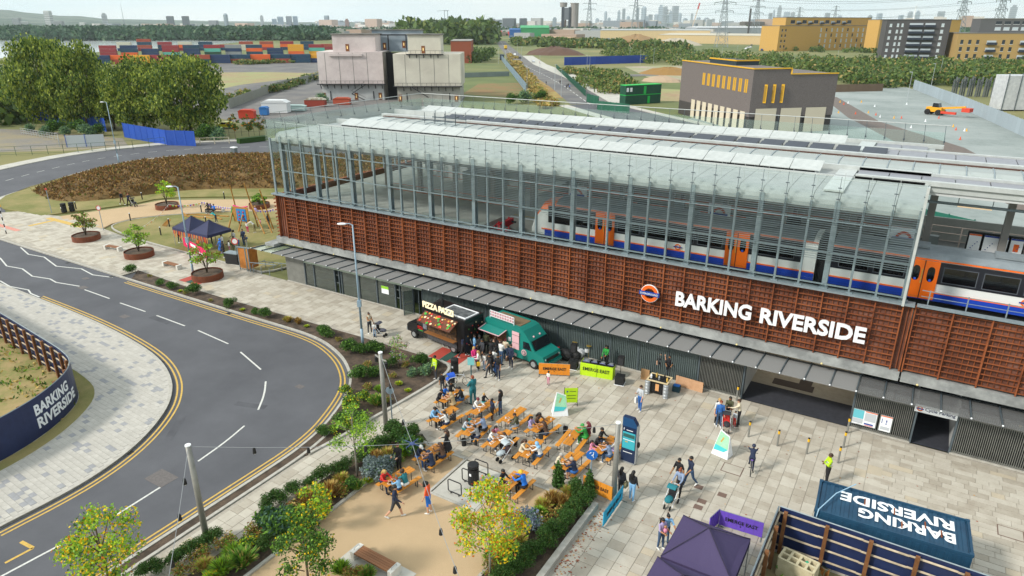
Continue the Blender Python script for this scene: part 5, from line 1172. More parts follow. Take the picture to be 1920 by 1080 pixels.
for k in range(46):
    x = rr.uniform(-.8, 2.4); q = rr.uniform(.05, .95); mm_ = MB(); r_ = rr.uniform(.05, .13); c_ = (x, -1.06-.94*q, 2.765-.5*q); mm_.tube(c_, (c_[0], c_[1]-.01, c_[2]+.02), r_, n=9)
    mm_.build('printed_topping', mat('top_%d' % (k % 5), ('#c9302a','#d99a2c','#3f9c3a','#e0c9a0','#b83a24')[k % 5], rough=.5), ao)
bl = fit_text('PIZZA PAZZI', -1.2, 2.0, 2.98, 3.45, -1.0, .08, .03); sg = MB(); sg.box(-1.25, -.93, 2.95, 2.05, -.88, 3.0); so_ = sg.build('sign_rail', V_blk, v); bl.build('lettering', mat('bulb_cream', '#f0e3bd', rough=.4, emit=.35), so_)
m = MB(); m.box(.4, -.75, 2.95, 2.95, -.65, 3.03); m.box(.4, .65, 2.95, 2.95, .75, 3.03); m.box(.4, -.65, 2.95, .5, .65, 3.03); m.box(2.85, -.65, 2.95, 2.95, .65, 3.03); m.build('roof_hatch_frame', M_stwh, v)
m = MB(); m.box(.5, -.65, 2.95, 2.85, .65, 2.99); m.build('roof_vent', mat('vent_grey', '#6c7072', '#3a3d40', 3), v); m = MB(); m.tube((-.4,.3,2.95), (-.4,.3,3.5), .09); m.bar((-.4,.3,3.45), (-1.0,.3,3.1), .08); m.build('chimney', MS_black, v)
m = MB(); m.box(-1.2, -1.1, 1.2, -.8, -1.06, 1.9); m.build('menu_board', mat('menu_grey', '#5a5c66', '#83858d', 12), v)
m = MB(); m.box(3.1, -1.0, .6, 3.14, -.03, 2.7); m.box(3.1, .03, .6, 3.14, 1.0, 2.7); m.build('rear_door', V_blk, v)
for k in range(14):
    m = MB(); m.box(3.14, -.9+.13*k, 1.1+(k*37 % 100)/70, 3.16, -.82+.13*k, 1.18+(k*37 % 100)/70); m.build('sticker', mat('top_%d' % (k % 5), '#c9302a'), v)
v = thing('food_van', 'teal high roofed food van with open hatch and pink menu boards', 'food van', (-23.0, 39.25, 0), R(-9))
m = MB(); side(m, [(-2.8,.42),(-2.85,1.2),(-2.75,2.6),(-2.6,2.72),(.55,2.72),(.9,2.6),(1.55,1.98),(2.0,1.32),(2.75,1.12),(2.9,.8),(2.85,.42)], -.98, .98); 
vv = []
for p in m.v: vv.append((p[0], p[1]*(1.0 if p[2] < 1.4 else 1-.06*(p[2]-1.4)), p[2]))
m.v = vv; b_ = m.build('body', V_teal, v)
m = MB(); m.add([(1.62,-.86,1.96),(1.62,.86,1.96),(2.02,.9,1.36),(2.02,-.9,1.36)], [(0,1,2,3)]); m.v = [(p[0]+.025, p[1], p[2]+.025) for p in m.v]; m.build('windscreen', V_glass, v)
m = MB(); m.add([(.95,-.985,1.3),(1.75,-.985,1.3),(1.45,-.97,1.85),(.95,-.97,1.85)], [(0,1,2,3)]); m.build('side_window', V_glass, v)
m = MB(); m.box(2.8, -.95, .4, 3.0, .95, .62); m.build('bumper', V_teal, v)
m = MB(); m.box(2.84, -.7, .72, 2.90, .7, .95); m.build('grille', MS_black, v)
for s in (-.78, .78): m = MB(); m.ball((2.84, s, .85), .1, 8, 6, 0, (.5,1,1)); m.build('headlight', mat('lamp_white', '#d8dcd8'), v)
for s in (-.35, .35): m = MB(); m.ball((1.42, s, 2.13), .08, 8, 6); m.build('roof_light', V_pink, v)
wheels(v, (1.95, -1.9), .93, .36)
m = MB(); m.box(-2.55, -1.01, 1.2, -.65, -.95, 2.1); m.build('serving_hatch', mat('hatch_dark2', '#3a2a24', '#8a5a3c', 7), v)
m = MB(); m.box(-2.6, -1.3, 1.12, -.6, -.98, 1.18); m.build('counter', mat('pink_ply', '#cfa58f'), v)
m = MB(); m.add([(-2.6,-1.0,2.25),(-.6,-1.0,2.25),(-.6,-1.85,2.1),(-2.6,-1.85,2.1),(-2.6,-1.0,2.21),(-.6,-1.0,2.21),(-.6,-1.85,2.06),(-2.6,-1.85,2.06)], [(0,3,2,1),(4,5,6,7),(0,4,7,3),(1,2,6,5),(2,3,7,6)]); aw = m.build('hatch_flap', V_teal, v)
m = MB(); 
for a, b in (((-2.6,-1.85,2.1),(-.6,-1.85,2.1)), ((-2.6,-1.0,2.26),(-2.6,-1.85,2.11)), ((-.6,-1.0,2.26),(-.6,-1.85,2.11))): m.bar(a, b, .05)
m.build('flap_trim', V_pink, aw)
for z0, z1 in ((2.15,2.4),(1.55,2.1),(1.05,1.5)): m = MB(); m.box(-.05, -1.03, z0, .6, -.985, z1); m.build('menu_board', V_pink, v)
m = MB(); m.box(-.45, -1.01, 1.5, -.2, -.98, 1.8); m.build('notice', M_stwh, v)
m = MB()
m.bar((-2.4,-.75,2.7), (-2.4,-.75,3.3), .04); m.bar((-.1,-.75,2.7), (-.1,-.75,3.3), .04); m.bar((-2.4,-.75,3.3), (-.1,-.75,3.3), .04); m.bar((-2.4,-.75,2.85), (-.1,-.75,2.85), .04); m.bar((-2.4,-.75,3.08), (-.1,-.75,3.08), .04); fr_ = m.build('roof_sign_frame', M_stwh, v)
for z in (2.9, 3.12):
    m = MB()
    for k in range(9): m.box(-2.3+k*.24, -.78, z, -2.12+k*.24, -.74, z+.14)
    m.build('roof_sign_letters', V_pink, fr_)
m = MB(); m.box(-2.3, -.6, 2.72, .4, .6, 2.76); m.build('roof_deck', mat('roof_ply', '#7d6a50', '#6a5a44', 4), v)
rg = ring(1.05, .98, -1.0, .0, .24, n=18, depth=.02); rg.build('round_logo', V_pink, v); rg = ring(1.05, .98, -1.02, .13, .16, n=18, depth=.01); rg.build('logo_ring', V_teal, v)
m = MB(); 
for k in range(8): m.box(-1.2+k*.2, -1.0, .62-.02*k, -1.05+k*.2, -.985, .82-.02*k)
m.build('script_lettering', V_pink, v)

def box_between(p, q, depth, h):              # local frame with x along p->q; returns origin, angle, length
    d = (q-p); return p, math.atan2(d.y, d.x), d.length
def banner(name, p, q, h, z0, c, label, cat, group=None, text='EMERGE EAST', th=.03, legs=True):
    o_, a, L_ = box_between(p, q, th, h); t = thing(name, label, cat, (o_.x, o_.y, 0), a, group)
    m = MB(); n = 10
    for k in range(n): m.box(L_*k/n+.004, -.02-.012*(k % 2), z0, L_*(k+1)/n-.0, .02, z0+h)
    fb = m.build('fabric_panel', cloth_c(c), t); fb['kind'] = 'stuff'
    if text: fit_text(text, L_*.14, L_*.88, z0+h*.42, z0+h*.66, -.05, .012, .008).build('lettering', mat('ink_black', '#1d1d22'), t); m = MB(); m.ball((L_*.5, -.05, z0+h*.3), .03, 6, 4); m.build('printed_dot', mat('ink_black', '#1d1d22'), t)
    m = MB()
    for x in (.03, L_-.03): m.tube((x, 0, 0), (x, 0, z0+h), .018, n=6); m.bar((x, -.3, .02), (x, .3, .02), .04)
    m.tube((0,0,z0+h), (L_,0,z0+h), .018, n=6); m.build('frame', MS_frame, t); return t
def cloth_c(c): return mat('fabric_'+c, c, rough=.75, bump=.2, bsc=6)
banner('banner', at(1010,703), at(1068,706), .85, .1, '#e08a20', 'orange barrier banner lettered EMERGE EAST in front of the green van nose', 'banner')
banner('banner', at(1093,917), at(1147,941), .85, .08, '#d98a24', 'orange barrier banner lettered EMERGE EAST behind the hedge planting', 'banner')
banner('banner', at(1130,990), at(1166,938), .85, .1, '#22a6cf', 'bright blue barrier banner lettered EMERGE EAST beside the festoon post', 'banner')
banner('banner', at(1347,985), at(1428,1010), .85, .08, '#6b4bc0', 'purple barrier banner lettered EMERGE EAST behind the dark marquee', 'banner')
banner('banner', at(1328,1000), at(1346,983), .85, .08, '#6b4bc0', 'purple barrier side panel joined to the long purple banner', 'banner', text=None)
# performer table
p, q = at(1088,702), at(1148,713); o_, a, L_ = box_between(p, q, .7, 1); t = thing('performance_table', 'long table under a lime green cloth lettered EMERGE EAST', 'table', (p.x, p.y, 0), a)
m = MB(); m.box(0, 0, 0, L_, .75, .95); m.box(-.02, -.03, .0, L_*.5, .0, .93); cl_ = m.build('tablecloth', cloth_c('#b5d916'), t)
fit_text('EMERGE EAST', L_*.08, L_*.9, .42, .68, -.045, .012, .008).build('lettering', mat('ink_black', '#1d1d22'), t)
m = MB(); m.box(.03, .03, .95, L_-.03, .72, .965); m.build('table_top', MS_black, t)
for k in range(4):
    g_ = thing('music_controller', ('round platter player at the left end of the lime table', 'small black mixer second on the lime table', 'blue lit black mixer third on the lime table', 'black player at the right end of the lime table')[k], 'music player', Vector((p.x, p.y, .967)) + Matrix.Rotation(a, 3, 'Z') @ Vector((.35+k*.58, .35, 0)), a)
    m = MB(); m.box(-.25, -.22, 0, .25, .22, .08); m.build('case', MS_black if k else mat('mixer_grey', '#5b6066'), g_); m = MB(); m.lathe([(.15,.08),(.15,.1)], 16); m.box(-.2, -.2, .08, .2, -.16, .095, 1); m.build('platter', [M_hub, mat('lilac_led', '#8f93c9')], g_)
def speaker(px, py, h, label, sub=True, sc=1.0):
    p = at(px, py); t = thing('loudspeaker', label, 'loudspeaker', (p.x, p.y, 0), R(10)); 
    if sub:
        m = MB(); m.box(-.3, -.3, .03, .3, .3, .62); b = m.build('sub_cabinet', MS_black, t); m = MB(); m.box(-.34, -.34, 0, .34, .34, .03); m.build('base_board', M_stwh, t)
    m = MB(); m.tube((0,0,.0 if not sub else .62), (0,0,h), .02); m.build('pole', MS_black, t)
    m = MB(); side(m, [(-.2,h),(-.22,h+.12),(-.2,h+.62),(.2,h+.62),(.2,h)], -.19, .19); m.build('cabinet', MS_black, t); m = MB(); m.box(-.17, -.205, h+.06, .17, -.19, h+.56); m.build('grille', mat('grille_cloth', '#26272b'), t); return t
speaker(1162,719,1.45,'black loudspeaker on a pole above a bass box right of the lime table')
speaker(1075,690,1.3,'black loudspeaker on a bass box between the orange banner and lime table')
t = thing('equipment_trolley', 'dark covered music equipment pile between van nose and speaker', 'equipment', at(1060,675), 0)
m = MB(); m.ball((0,0,.45), .5, 10, 6, 0, (1.3,.8,.9)); m.ball((.7,.3,.4), .42, 10, 6, 0, (1,.8,.9)); m.build('cover', MS_black, t)
t = thing('folding_chair', 'red folding chair frame standing behind the orange banner', 'chair', at(1042,672), R(15))
m = MB(); m.box(-.25, -.02, .15, .25, .02, .95); m.bar((-.22,-.25,0), (-.22,.1,.95), .04); m.bar((.22,-.25,0), (.22,.1,.95), .04); m.build('panel', mat('red_plastic', '#c4252a', rough=.4), t); m = MB(); m.box(-.17, -.03, .65, -.08, -.02, .85); m.box(.08, -.03, .65, .17, -.02, .85); m.build('reflector', M_stwh, t)
t = thing('drum_kit', 'chrome and black drum kit left of the lime table', 'drums', at(1092,684)+Vector((-.6,.9,0)), 0)
m = MB(); m.tube((0,-.2,.4), (0,.2,.4), .3, n=16); m.tube((-.4,.3,.5), (-.4,.3,.75), .2, n=14); m.tube((.4,.3,.5), (.4,.3,.75), .2, n=14); m.build('drum', [mat('drum_white', '#c9ccd0')], t)
m = MB(); m.tube((-.55,.1,0), (-.55,.1,1.1), .012); m.lathe([(.2,1.1),(.02,1.13)], 14, 0, (-.55,.1,0)); m.lathe([(.2,1.1),(.02,1.13)], 14, 0, (.6,.1,0)); m.tube((.6,.1,0), (.6,.1,1.1), .012); m.build('cymbal', mat('cymbal', '#b59a4a', rough=.3, metal=.6), t)
# keg bar
p, q = at(1213,737), at(1247,746); o_, a, L_ = box_between(p, q, 1, 1); t = thing('drinks_bar', 'black fronted drinks bar standing on two stacks of kegs', 'bar', (p.x, p.y, 0), a)
m = MB(); m.box(.15, .1, .1, L_-.15, .9, .85); m.build('front_panel', V_blk, t); m = MB(); m.box(-.1, -.05, 1.0, L_+.1, .05, 1.06); m.box(-.1, .95, 1.0, L_+.1, 1.05, 1.06); m.box(-.1, .05, 1.0, 0, .95, 1.06); m.box(L_, .05, 1.0, L_+.1, .95, 1.06); m.build('counter_rim', mat('pale_timber', '#cbb891'), t); m = MB(); m.box(0, .05, .98, L_, .95, 1.03); m.build('counter', MS_black, t)
m = MB(); m.box(L_/2-.12, .08, .3, L_/2+.12, .1, .8); m.build('printed_emblem', mat('emblem_orange', '#d9a06a'), t)
for s, w_ in ((0, 'left'), (L_, 'right')):
    for k in range(4):
        m = MB(); m.lathe([(.17,0),(.19,.03),(.17,.06),(.185,.11),(.17,.16),(.19,.2),(.15,.24)], 14); e_ = Matrix.Rotation(a, 3, 'Z') @ Vector((s, 0, 0))
        tag(m.build('keg', M_hub, None, (p.x+e_.x, p.y+e_.y, k*.245)), '%s steel keg of the %s stack under the drinks bar' % (('lowest', 'second lowest', 'third', 'topmost')[k], w_), 'keg', 'kegs under the drinks bar')
for k in range(5):
    e_ = Matrix.Rotation(a, 3, 'Z') @ Vector((.12+k*.27, .3+.3*(k % 2), 0)); m = MB(); m.lathe([(.06,0),(.07,.22),(.03,.26),(.03,.32)], 10, 0); tag(m.build('dispenser', (M_stwh, M_yel, M_hub, MS_black, M_yel)[k], None, (p.x+e_.x, p.y+e_.y, 1.035)), ('white jug at the left end of the drinks bar', 'yellow lidded jar on the drinks bar', 'steel shaker in the middle of the drinks bar', 'black bottle on the drinks bar', 'yellow capped dispenser at the right end of the drinks bar')[k], 'jug')
m = MB(); m.box(0, 0, 0, 1.9, .05, .75); tag(m.build('plywood_board', mat('plywood', '#c99f7c', '#b98e6a', 3), None, tuple(at(1266,722)), R(-3)), 'long pinkish plywood board leaning against the wall by the bar', 'board')
m = MB(); m.box(-.25, -.2, 0, .25, .2, .4, 0); m.box(-.2, -.15, .4, .2, .15, .46, 1); tag(m.build('crate', [mat('crate_teal', '#1c3f4a'), mat('crate_blue', '#2a6fc0')], None, tuple(at(1268,733)), R(5)), 'dark teal crate with blue contents right of the drinks bar', 'crate')
m = MB(); m.box(-.3, -.05, 0, .3, .05, .8); tag(m.build('cardboard_sheet', mat('cardboard', '#a9845c'), None, tuple(at(1209,712))), 'brown cardboard sheet standing left of the drinks bar', 'cardboard')
# totem, map stands
p = at(1163,864); q = at(1189,873); o_, a, L_ = box_between(p, q, .3, 1); t = thing('information_totem', 'tall dark blue street map totem with cyan screen', 'totem', (p.x, p.y, 0), a)
m = MB(); side(m, [(0,.1),(0,2.9),(L_*.72,2.9),(L_,2.55),(L_,.1)], 0, .28); m.build('body', mat('totem_navy', '#16294a', rough=.35), t); m = MB(); m.box(0, -.01, 0, L_, .29, .1); m.box(L_, 0, .1, L_+.06, .28, 2.5); m.build('edge', M_hub, t)
m = MB(); side(m, [(0,2.35),(0,2.9),(L_*.72,2.9),(L_,2.55),(L_,2.35)], -.012, -.002); m.build('head_panel', mat('totem_blue', '#1f4a75', rough=.35), t)
m = MB(); m.box(L_*.06, -.02, .95, L_*.94, -.005, 2.0, 0); m.box(L_*.1, -.025, 1.68, L_*.9, -.02, 1.9, 1); m.box(L_*.1, -.025, 1.5, L_*.9, -.02, 1.54, 2); m.box(L_*.25, -.025, 1.36, L_*.45, -.02, 1.42, 3); m.build('map_screen', [mat('screen_cyan', '#38a9b8'), mat('screen_green', '#2f5a55'), M_stwh, M_yel], t)
fit_text('i', L_*.1, L_*.16, 2.12, 2.25, -.02, .01).build('lettering', M_stwh, t); m = MB(); m.box(L_*.15, -.02, .7, L_*.8, -.013, .74); m.box(L_*.3, -.02, 2.12, L_*.75, -.013, 2.16); m.build('printed_line', M_stwh, t)
m = MB(); m.ball((L_+.12, .15, 1.3), .12, 8, 6, 0, (.6,1,1.6)); m.build('handset', MS_black, t)
def map_prism(p, a, label):
    t = thing('map_stand', label, 'map stand', (p.x, p.y, 0), a); m = MB()
    m.add([(-.55,-.35,0),(.45,-.35,0),(.45,.35,0),(-.55,.35,0),(-.28,-.02,1.55),(.3,-.02,1.3),(.3,.02,1.3),(-.28,.02,1.55)], [(0,1,5,4),(1,2,6,5),(2,3,7,6),(3,0,4,7),(4,5,6,7)], 0); m.build('body', M_stwh, t)
    m = MB(); q = lambda u, w: (-.55+u*1.0+(.27*w-.42*u*w), -.352+.33*w-.008, .02+w*(1.53-.25*u))
    m.add([q(.04,.42), q(.96,.42), q(.94,.97), q(.06,.97)], [(0,1,2,3)], 0); m.add([q(.04,.2), q(.7,.25), q(.96,.42), q(.04,.42)], [(0,1,2,3)], 1); m.add([q(.3,.6), q(.4,.58), q(.55,.8), q(.45,.84)], [(0,1,2,3)], 2)
    m.v = [(x, y-.006, z) for x, y, z in m.v]; m.build('map_print', [mat('map_green', '#8fd0a2', '#a8d8b5', 9), mat('map_cyan', '#45c0c6'), M_yel], t); return t
map_prism(at(1051,775), R(35), 'white pyramid map stand beside the lime notice board and tables'); map_prism(at(1355,852), R(-12), 'white pyramid map stand between the bollards and the pushchair')
t = thing('notice_board', 'lime green A board standing behind the white map stand', 'notice board', tuple(at(1070,762)), R(33))
m = MB(); m.box(-.42, -.02, .3, .42, .0, 1.35); m.build('panel', cloth_c('#b5d916'), t); m = MB()
for x in (-.42, .42): m.bar((x,.0,0), (x,-.0,1.4), .035); m.bar((x,.45,0), (x,.02,1.38), .035)
m.build('frame', MS_black, t); m = MB(); m.box(-.3, -.03, 1.05, -.2, -.022, 1.15, 0); m.box(-.1, -.03, 1.1, .3, -.022, 1.13, 1); m.box(-.25, -.03, .8, .3, -.022, .83, 1); m.box(-.25, -.03, .6, .3, -.022, .63, 1); m.build('print', [M_blue, MS_black], t)
# bollards
pb = thing('bollard', 'x', 'bollard', (0,0,0), 0, 'steel bollards with yellow tops'); m = MB(); m.tube((0,0,0), (0,0,.82), .055, n=12); m.build('post', mat('brushed_steel', '#8b8b86', rough=.4, metal=.3), pb)
m = MB(); m.tube((0,0,.82), (0,0,1.02), .062, n=12); m.build('yellow_band', mat('bollard_yellow', '#e8b41c', rough=.5), pb); m = MB(); m.lathe([(.06,1.02),(.058,1.07),(.02,1.085)], 12); m.build('cap', MS_black, pb)
BW = ['against the right edge of the slatted gate', 'nearest the person in blue denim', 'left of three in a row before the hall entrance', 'middle of three in a row before the entrance', 'right of three in a row before the entrance', 'at the left edge of the poster screen', 'between the poster screen and the high visibility jacket', 'nearest the person in the high visibility jacket']
for k, (px, py) in enumerate(((1381,751),(1350,798),(1403,819),(1457,836),(1512,851),(1588,812),(1581,839),(1571,868))):
    p = at(px, py); lb = 'yellow topped steel bollard '+BW[k]
    if k == 0: pb.location = p; pb['label'] = lb
    else: dup(pb, p, 0, lb)
# bicycles, prams
def bicycle(loc, rz, label, c='#2b3550', saddle='#7a5fb0'):
    t = thing('bicycle', label, 'bicycle', loc, rz)                 # runs along +y
    for y in (-.5, .52):
        w_ = MB(); w_.path([(0, y+.33*math.cos(2*math.pi*i/20), .34+.33*math.sin(2*math.pi*i/20)) for i in range(21)], .018, 6); wo = w_.build('wheel', M_tyre, t)
        s_ = MB(); [s_.bar((0,y,.34), (0, y+.32*math.cos(k*math.pi/6), .34+.32*math.sin(k*math.pi/6)), .004) for k in range(12)]; s_.build('spokes', M_hub, wo)
    m = MB(); A, B, C, D, E_ = (0,-.5,.34), (0,-.18,.3), (0,-.25,.82), (0,.32,.82), (0,.52,.34)
    for a, b in ((A,B),(B,C),(C,A),(C,D),(B,D),(D,E_)): m.tube(a, b, .017, n=6)
    m.tube(D, (0,.3,.98), .015, n=6); m.build('frame', mat('bike_'+c, c, rough=.4), t)
    m = MB(); m.tube((-.28,.26,1.0), (.28,.26,1.0), .014, n=6); m.build('handlebar', MS_black, t); m = MB(); m.ball((0,-.28,.9), .12, 8, 5, 0, (.7,1.1,.35)); m.build('saddle', mat('saddle_'+saddle, saddle), t); m = MB(); m.tube((-.12,-.18,.3), (.12,-.18,.3), .02); m.box(-.17, -.08, .44, -.09, .02, .46); m.box(.09, -.38, .14, .17, -.28, .16); m.build('pedals', MS_black, t, kind='stuff'); return t
pc = at(1407,882); ph = at(1409,850)-pc; hd = math.atan2(-ph.x, ph.y)
bicycle((pc.x, pc.y, 0), hd, 'bicycle with purple saddle ridden away across the plaza by a child')
cx_ = person(pc.x-.0, pc.y, 0, 'child in navy jacket and helmet riding a bicycle away over the plaza', 'cycle', 'navy', 'navy', 'helmet', 'navy', 'skin2', .9, 2, 0, 'black', z=.02); cx_.rotation_euler.z = hd; o2 = Matrix.Rotation(hd, 3, 'Z') @ Vector((0,-.3,.05)); cx_.location = (pc.x+o2.x, pc.y+o2.y, .07)
bicycle((at(862,722).x, at(862,722).y, 0), R(-70), 'white bicycle parked behind the blue pram at the picnic tables', '#c9ced4', '#222222')
def pram(px, py, rz, c, label, c2='#26272b', sc=1.0):
    p = at(px, py); t = thing('pushchair', label, 'pushchair', (p.x, p.y, 0), R(rz)); hm = mat('pram_'+c, c, rough=.8)      # faces +y, handle at -y
    m = MB()
    for s in (-1, 1): m.bar((s*.24,-.5,1.05), (s*.24,.35,.2), .03); m.bar((s*.24,-.4,.2), (s*.24,.15,.6), .03)
    m.bar((-.24,-.5,1.05), (.24,-.5,1.05), .035); m.build('frame', mat('pram_frame', '#c4c8cc', rough=.4), t)
    m = MB(); m.box(-.2, -.2, .45, .2, .35, .58); m.box(-.2, -.28, .5, .2, -.2, .95); m.build('seat', mat('pram_'+c2, c2), t)
    m = MB(); vs = []; n = 8
    for i in range(5):
        a_ = math.pi*(.15+.6*i/4)
        for s in (-.23, .23): vs.append((s, -.1-.32*math.cos(a_)*1.0, .85+.36*math.sin(a_)))
    m.add(vs, [(2*i, 2*i+1, 2*i+3, 2*i+2) for i in range(4)] + [(0,2,4,6,8), (9,7,5,3,1)]); m.build('hood', hm, t)
    m = MB(); m.ball((0,.25,.55), .24, 8, 6, 0, (.9,1.3,.6)); m.build('foot_cover', hm if c2 != c else hm, t)
    for x, y in ((-.27,-.4),(.27,-.4),(-.15,.4),(.15,.4)):
        m = MB(); m.tube((x-.02,y,.13), (x+.02,y,.13), .13, n=12); m.build('wheel', M_tyre, t)
    return t
d_ = at(1250,950)-at(1268,925); pram(1256, 948, math.degrees(math.atan2(-d_.x, d_.y)), '#1a6f7a', 'teal pushchair with a child in it pushed across the plaza')
pram(714, 630, -80, '#4a4c58', 'grey hooded pushchair beside the child near the shopfront'); pram(946, 862, 160, '#a9b3b8', 'pale grey hooded pushchair parked at the bench end by the red capped person', '#3a3034')
pram(845, 728, 60, '#2458c4', 'blue pushchair parked behind the first picnic table'); pram(1360, 806, 200, '#2b2b30', 'black and red pushchair next to the group at the slatted gate', '#c4302a'); pram(252, 387, -90, '#23252c', 'dark pushchair on the gravel promenade')
# bins
def bin_(px, py, h, r, label, lid=True):
    p = at(px, py); t = thing('litter_bin', label, 'litter bin', (p.x, p.y, 0)); m = MB(); m.lathe([(r*.9,0),(r,.03),(r,h*.78)], 18); m.build('drum', MS_black, t); m = MB(); m.lathe([(r,h*.84),(r*1.03,h*.86),(r*1.03,h*.97),(r*.8,h)], 18); m.build('lid', MS_black, t)
    m = MB(); [m.bar((r*.9*math.cos(k*math.pi/2), r*.9*math.sin(k*math.pi/2), h*.78), (r*.9*math.cos(k*math.pi/2), r*.9*math.sin(k*math.pi/2), h*.85), .04) for k in range(4)]; m.build('lid_strut', MS_black, t); m = MB(); m.box(-.06, -r-.006, h*.5, .06, -r+.01, h*.62); m.build('sticker', M_stwh, t); return t
bin_(853,703,1.3,.27,'black cylindrical litter bin at the corner of the planting bed'); bin_(888,906,1.25,.3,'black cylindrical litter bin among the square cycle stands'); 
bin_(121,398,1.2,.33,'left black bin of the pair by the heather mound'); bin_(136,396,1.2,.33,'right black bin of the pair by the heather mound')
# square cycle stands
cs_ = MB(); 
pts = [(-.36,.12),(-.42,.2),(-.42,.78),(-.36,.86),(.36,.86),(.42,.78),(.42,.2),(.36,.12),(-.36,.12)]; cs_.path([(x,0,z) for x, z in pts], .03, 8); cs_.tube((-.25,0,0), (-.25,0,.13), .03); cs_.tube((.25,0,0), (.25,0,.13), .03); ce = cs_.mesh('cycle_stand', MS_black, True)
for (px, py), w_ in zip(((853,928),(879,907),(903,889)), ('nearest to the orange shirted person', 'in the middle, beside the black bin', 'furthest back, next to the pale pushchair')):
    p = at(px, py); tag(put('cycle_stand', ce, None, (p.x, p.y, 0), 0), 'square black tube cycle stand '+w_, 'cycle stand', 'square cycle stands on the concrete pad')
# benches
M_wood = mat('bench_wood', '#8d5f3d', '#7a4f30', 3, .6, .1, 20, sz=(.2,1,1)); M_bc = mat('cast_stone', '#d3d1ca', '#c5c2ba', 3, .7)
def bench(p, q, label, w_=.5, pad=False):
    d = q-p; a = math.atan2(d.y, d.x); L_ = d.length; t = thing('stone_bench', label, 'bench', (p.x, p.y, 0), a)
    n = 5
    for k in range(n): m = MB(); m.box(.12, -w_/2+k*w_/n+.008, .36, L_-.12, -w_/2+(k+1)*w_/n-.008, .44); m.build('seat_slat', M_wood, t)
    for x in (-.12, L_-.12):
        m = MB(); m.prism([(x,-w_/2-.02),(x+.24,-w_/2-.02),(x+.24,w_/2+.02),(x,w_/2+.02)], 0, .46); m.build('end_block', M_bc, t)
        if pad: m = MB(); m.path([(x+.12,-.16,.46),(x+.12,-.16,.56),(x+.12,.16,.56),(x+.12,.16,.46)], .014, 6); m.build('arm_rail', M_hub, t)
    return t
p, q = at(669,1028,.44), at(739,1065,.44); p.z = q.z = 0; d = (q-p).normalized(); nn = Vector((-d.y, d.x, 0))
m = MB(); c_ = [p-d*.55-nn*.75, q+d*.75-nn*.75, q+d*.75+nn*.6, p-d*.55+nn*.6]; m.prism([(v_.x, v_.y) for v_ in c_], -.05, .022); struct(m.build('concrete_pad', M_conc, label='square concrete pad under the timber bench'))
bench(p, q, 'timber seat on white stone ends with arm rails on the gravel court', .62, True)
for (a0, b0, w_) in (((199,460),(224,464),'between the first two rust planters'), ((309,491),(335,498),'between the second and third rust planters')):
    p, q = at(*a0, .4), at(*b0, .4); p.z = q.z = 0; bench(p, q, 'low timber bench with white ends '+w_, .5)
p, q = at(388,392,.4), at(418,392,.4); p.z = q.z = 0; bench(p, q, 'low timber bench with white ends behind the small marquees', .5)
for k, (al, top, lab) in enumerate(((.2,'black','person in black hooded top sitting on the far promenade bench'), (1.0,'charcoal','middle person of three on the far promenade bench'), (1.8,'bright','person in blue shirt sitting on the far promenade bench'))):
    person(p.x+.3+al*.8, p.y-.1, 170, lab, 'sit', top, 'black', 'long' if k == 0 else 'short', 'blackhair', 'skin2', .95)
# planters
def corten(px, py, r, label): 
    p = at(px, py); t = thing('planter', label, 'planter', (p.x, p.y, 0)); m = MB(); m.lathe([(r,0),(r,.62),(r-.05,.62),(r-.05,.5)], 32, cap=False); m.build('rust_ring', mat('planter_rust', '#7d452a', '#64341f', 2, .8, .2, 14), t, smooth=False); m = MB(); m.lathe([(r-.04,.48),(r-.3,.53),(.01,.55)], 24, cap=False); m.build('soil', M_soil, t); return p
PL = [(163,449,1.45,'round rust planter nearest the zigzag road markings'), (262,480,1.45,'round rust planter second along the paved promenade'), (390,521,1.45,'round rust planter nearest the shopfront corner'), (314,390,1.45,'round rust planter on the gravel in front of the heather mound'), (487,389,1.35,'round rust planter beside the slatted corner of the station')]
PLP = [corten(*a) for a in PL]
# festoon posts and lights
M_post = mat('galvanised_post', '#8e8d87', '#7d7c77', 2, .5, metal=.15)
def festoon(px, py, H, lean, label, arms=False):
    p = at(px, py); t = thing('festoon_post', label, 'post', (p.x, p.y, 0)); m = MB(); m.tube((0,0,0), (lean[0],lean[1],H), .15, .12, 14); m.build('shaft', M_post, t, smooth=True); m = MB(); m.lathe([(.14,H),(.13,H+.05),(.02,H+.07)], 14, 0, (lean[0],lean[1],0)); m.build('cap', M_stwh, t)
    if arms:
        for s in (-1, 1): m = MB(); m.tube((lean[0],lean[1],H-.4), (lean[0]+s*.55,lean[1]-s*.15,H-.35), .05); m.build('arm', M_post, t); m = MB(); m.lathe([(.09,0),(.11,.3),(.04,.36)], 10, 0, (lean[0]+s*.5,lean[1]-s*.15,H-.78)); m.build('spotlight', MS_black, t)
    return Vector((p.x+lean[0], p.y+lean[1], H-.05))
T1 = festoon(388,1012,5.3,(0,0),'tall leaning steel festoon post on the sidewalk beside the road'); T2 = festoon(724,802,5.1,(0,0),'steel festoon post with two spotlight arms by the planting bed',True); T3 = festoon(1150,938,4.65,(0,0),'steel festoon post behind the bright blue banner')
T4 = at(862,1085,4.4); TJ = at(773,832,4.35)
def sag(a, b, s, n=14): return [a+(b-a)*(k/n)+Vector((0,0,-s*4*(k/n)*(1-k/n))) for k in range(n+1)]
WW = [('between the roadside post and the middle junction', T1, TJ, .12, (.28,.52,.78)), ('between the bed post and the middle junction', T2, TJ, .15, (.35,.75)), ('between the junction and the blue banner post', TJ, T3, .12, (.3,.62,.88)), ('between the junction and the gravel court', TJ, T4, .25, (.3,.66,.92)), ('hanging down left of the roadside post', T1, at(316,1085,4.3), .1, (.27,.55,.88))]
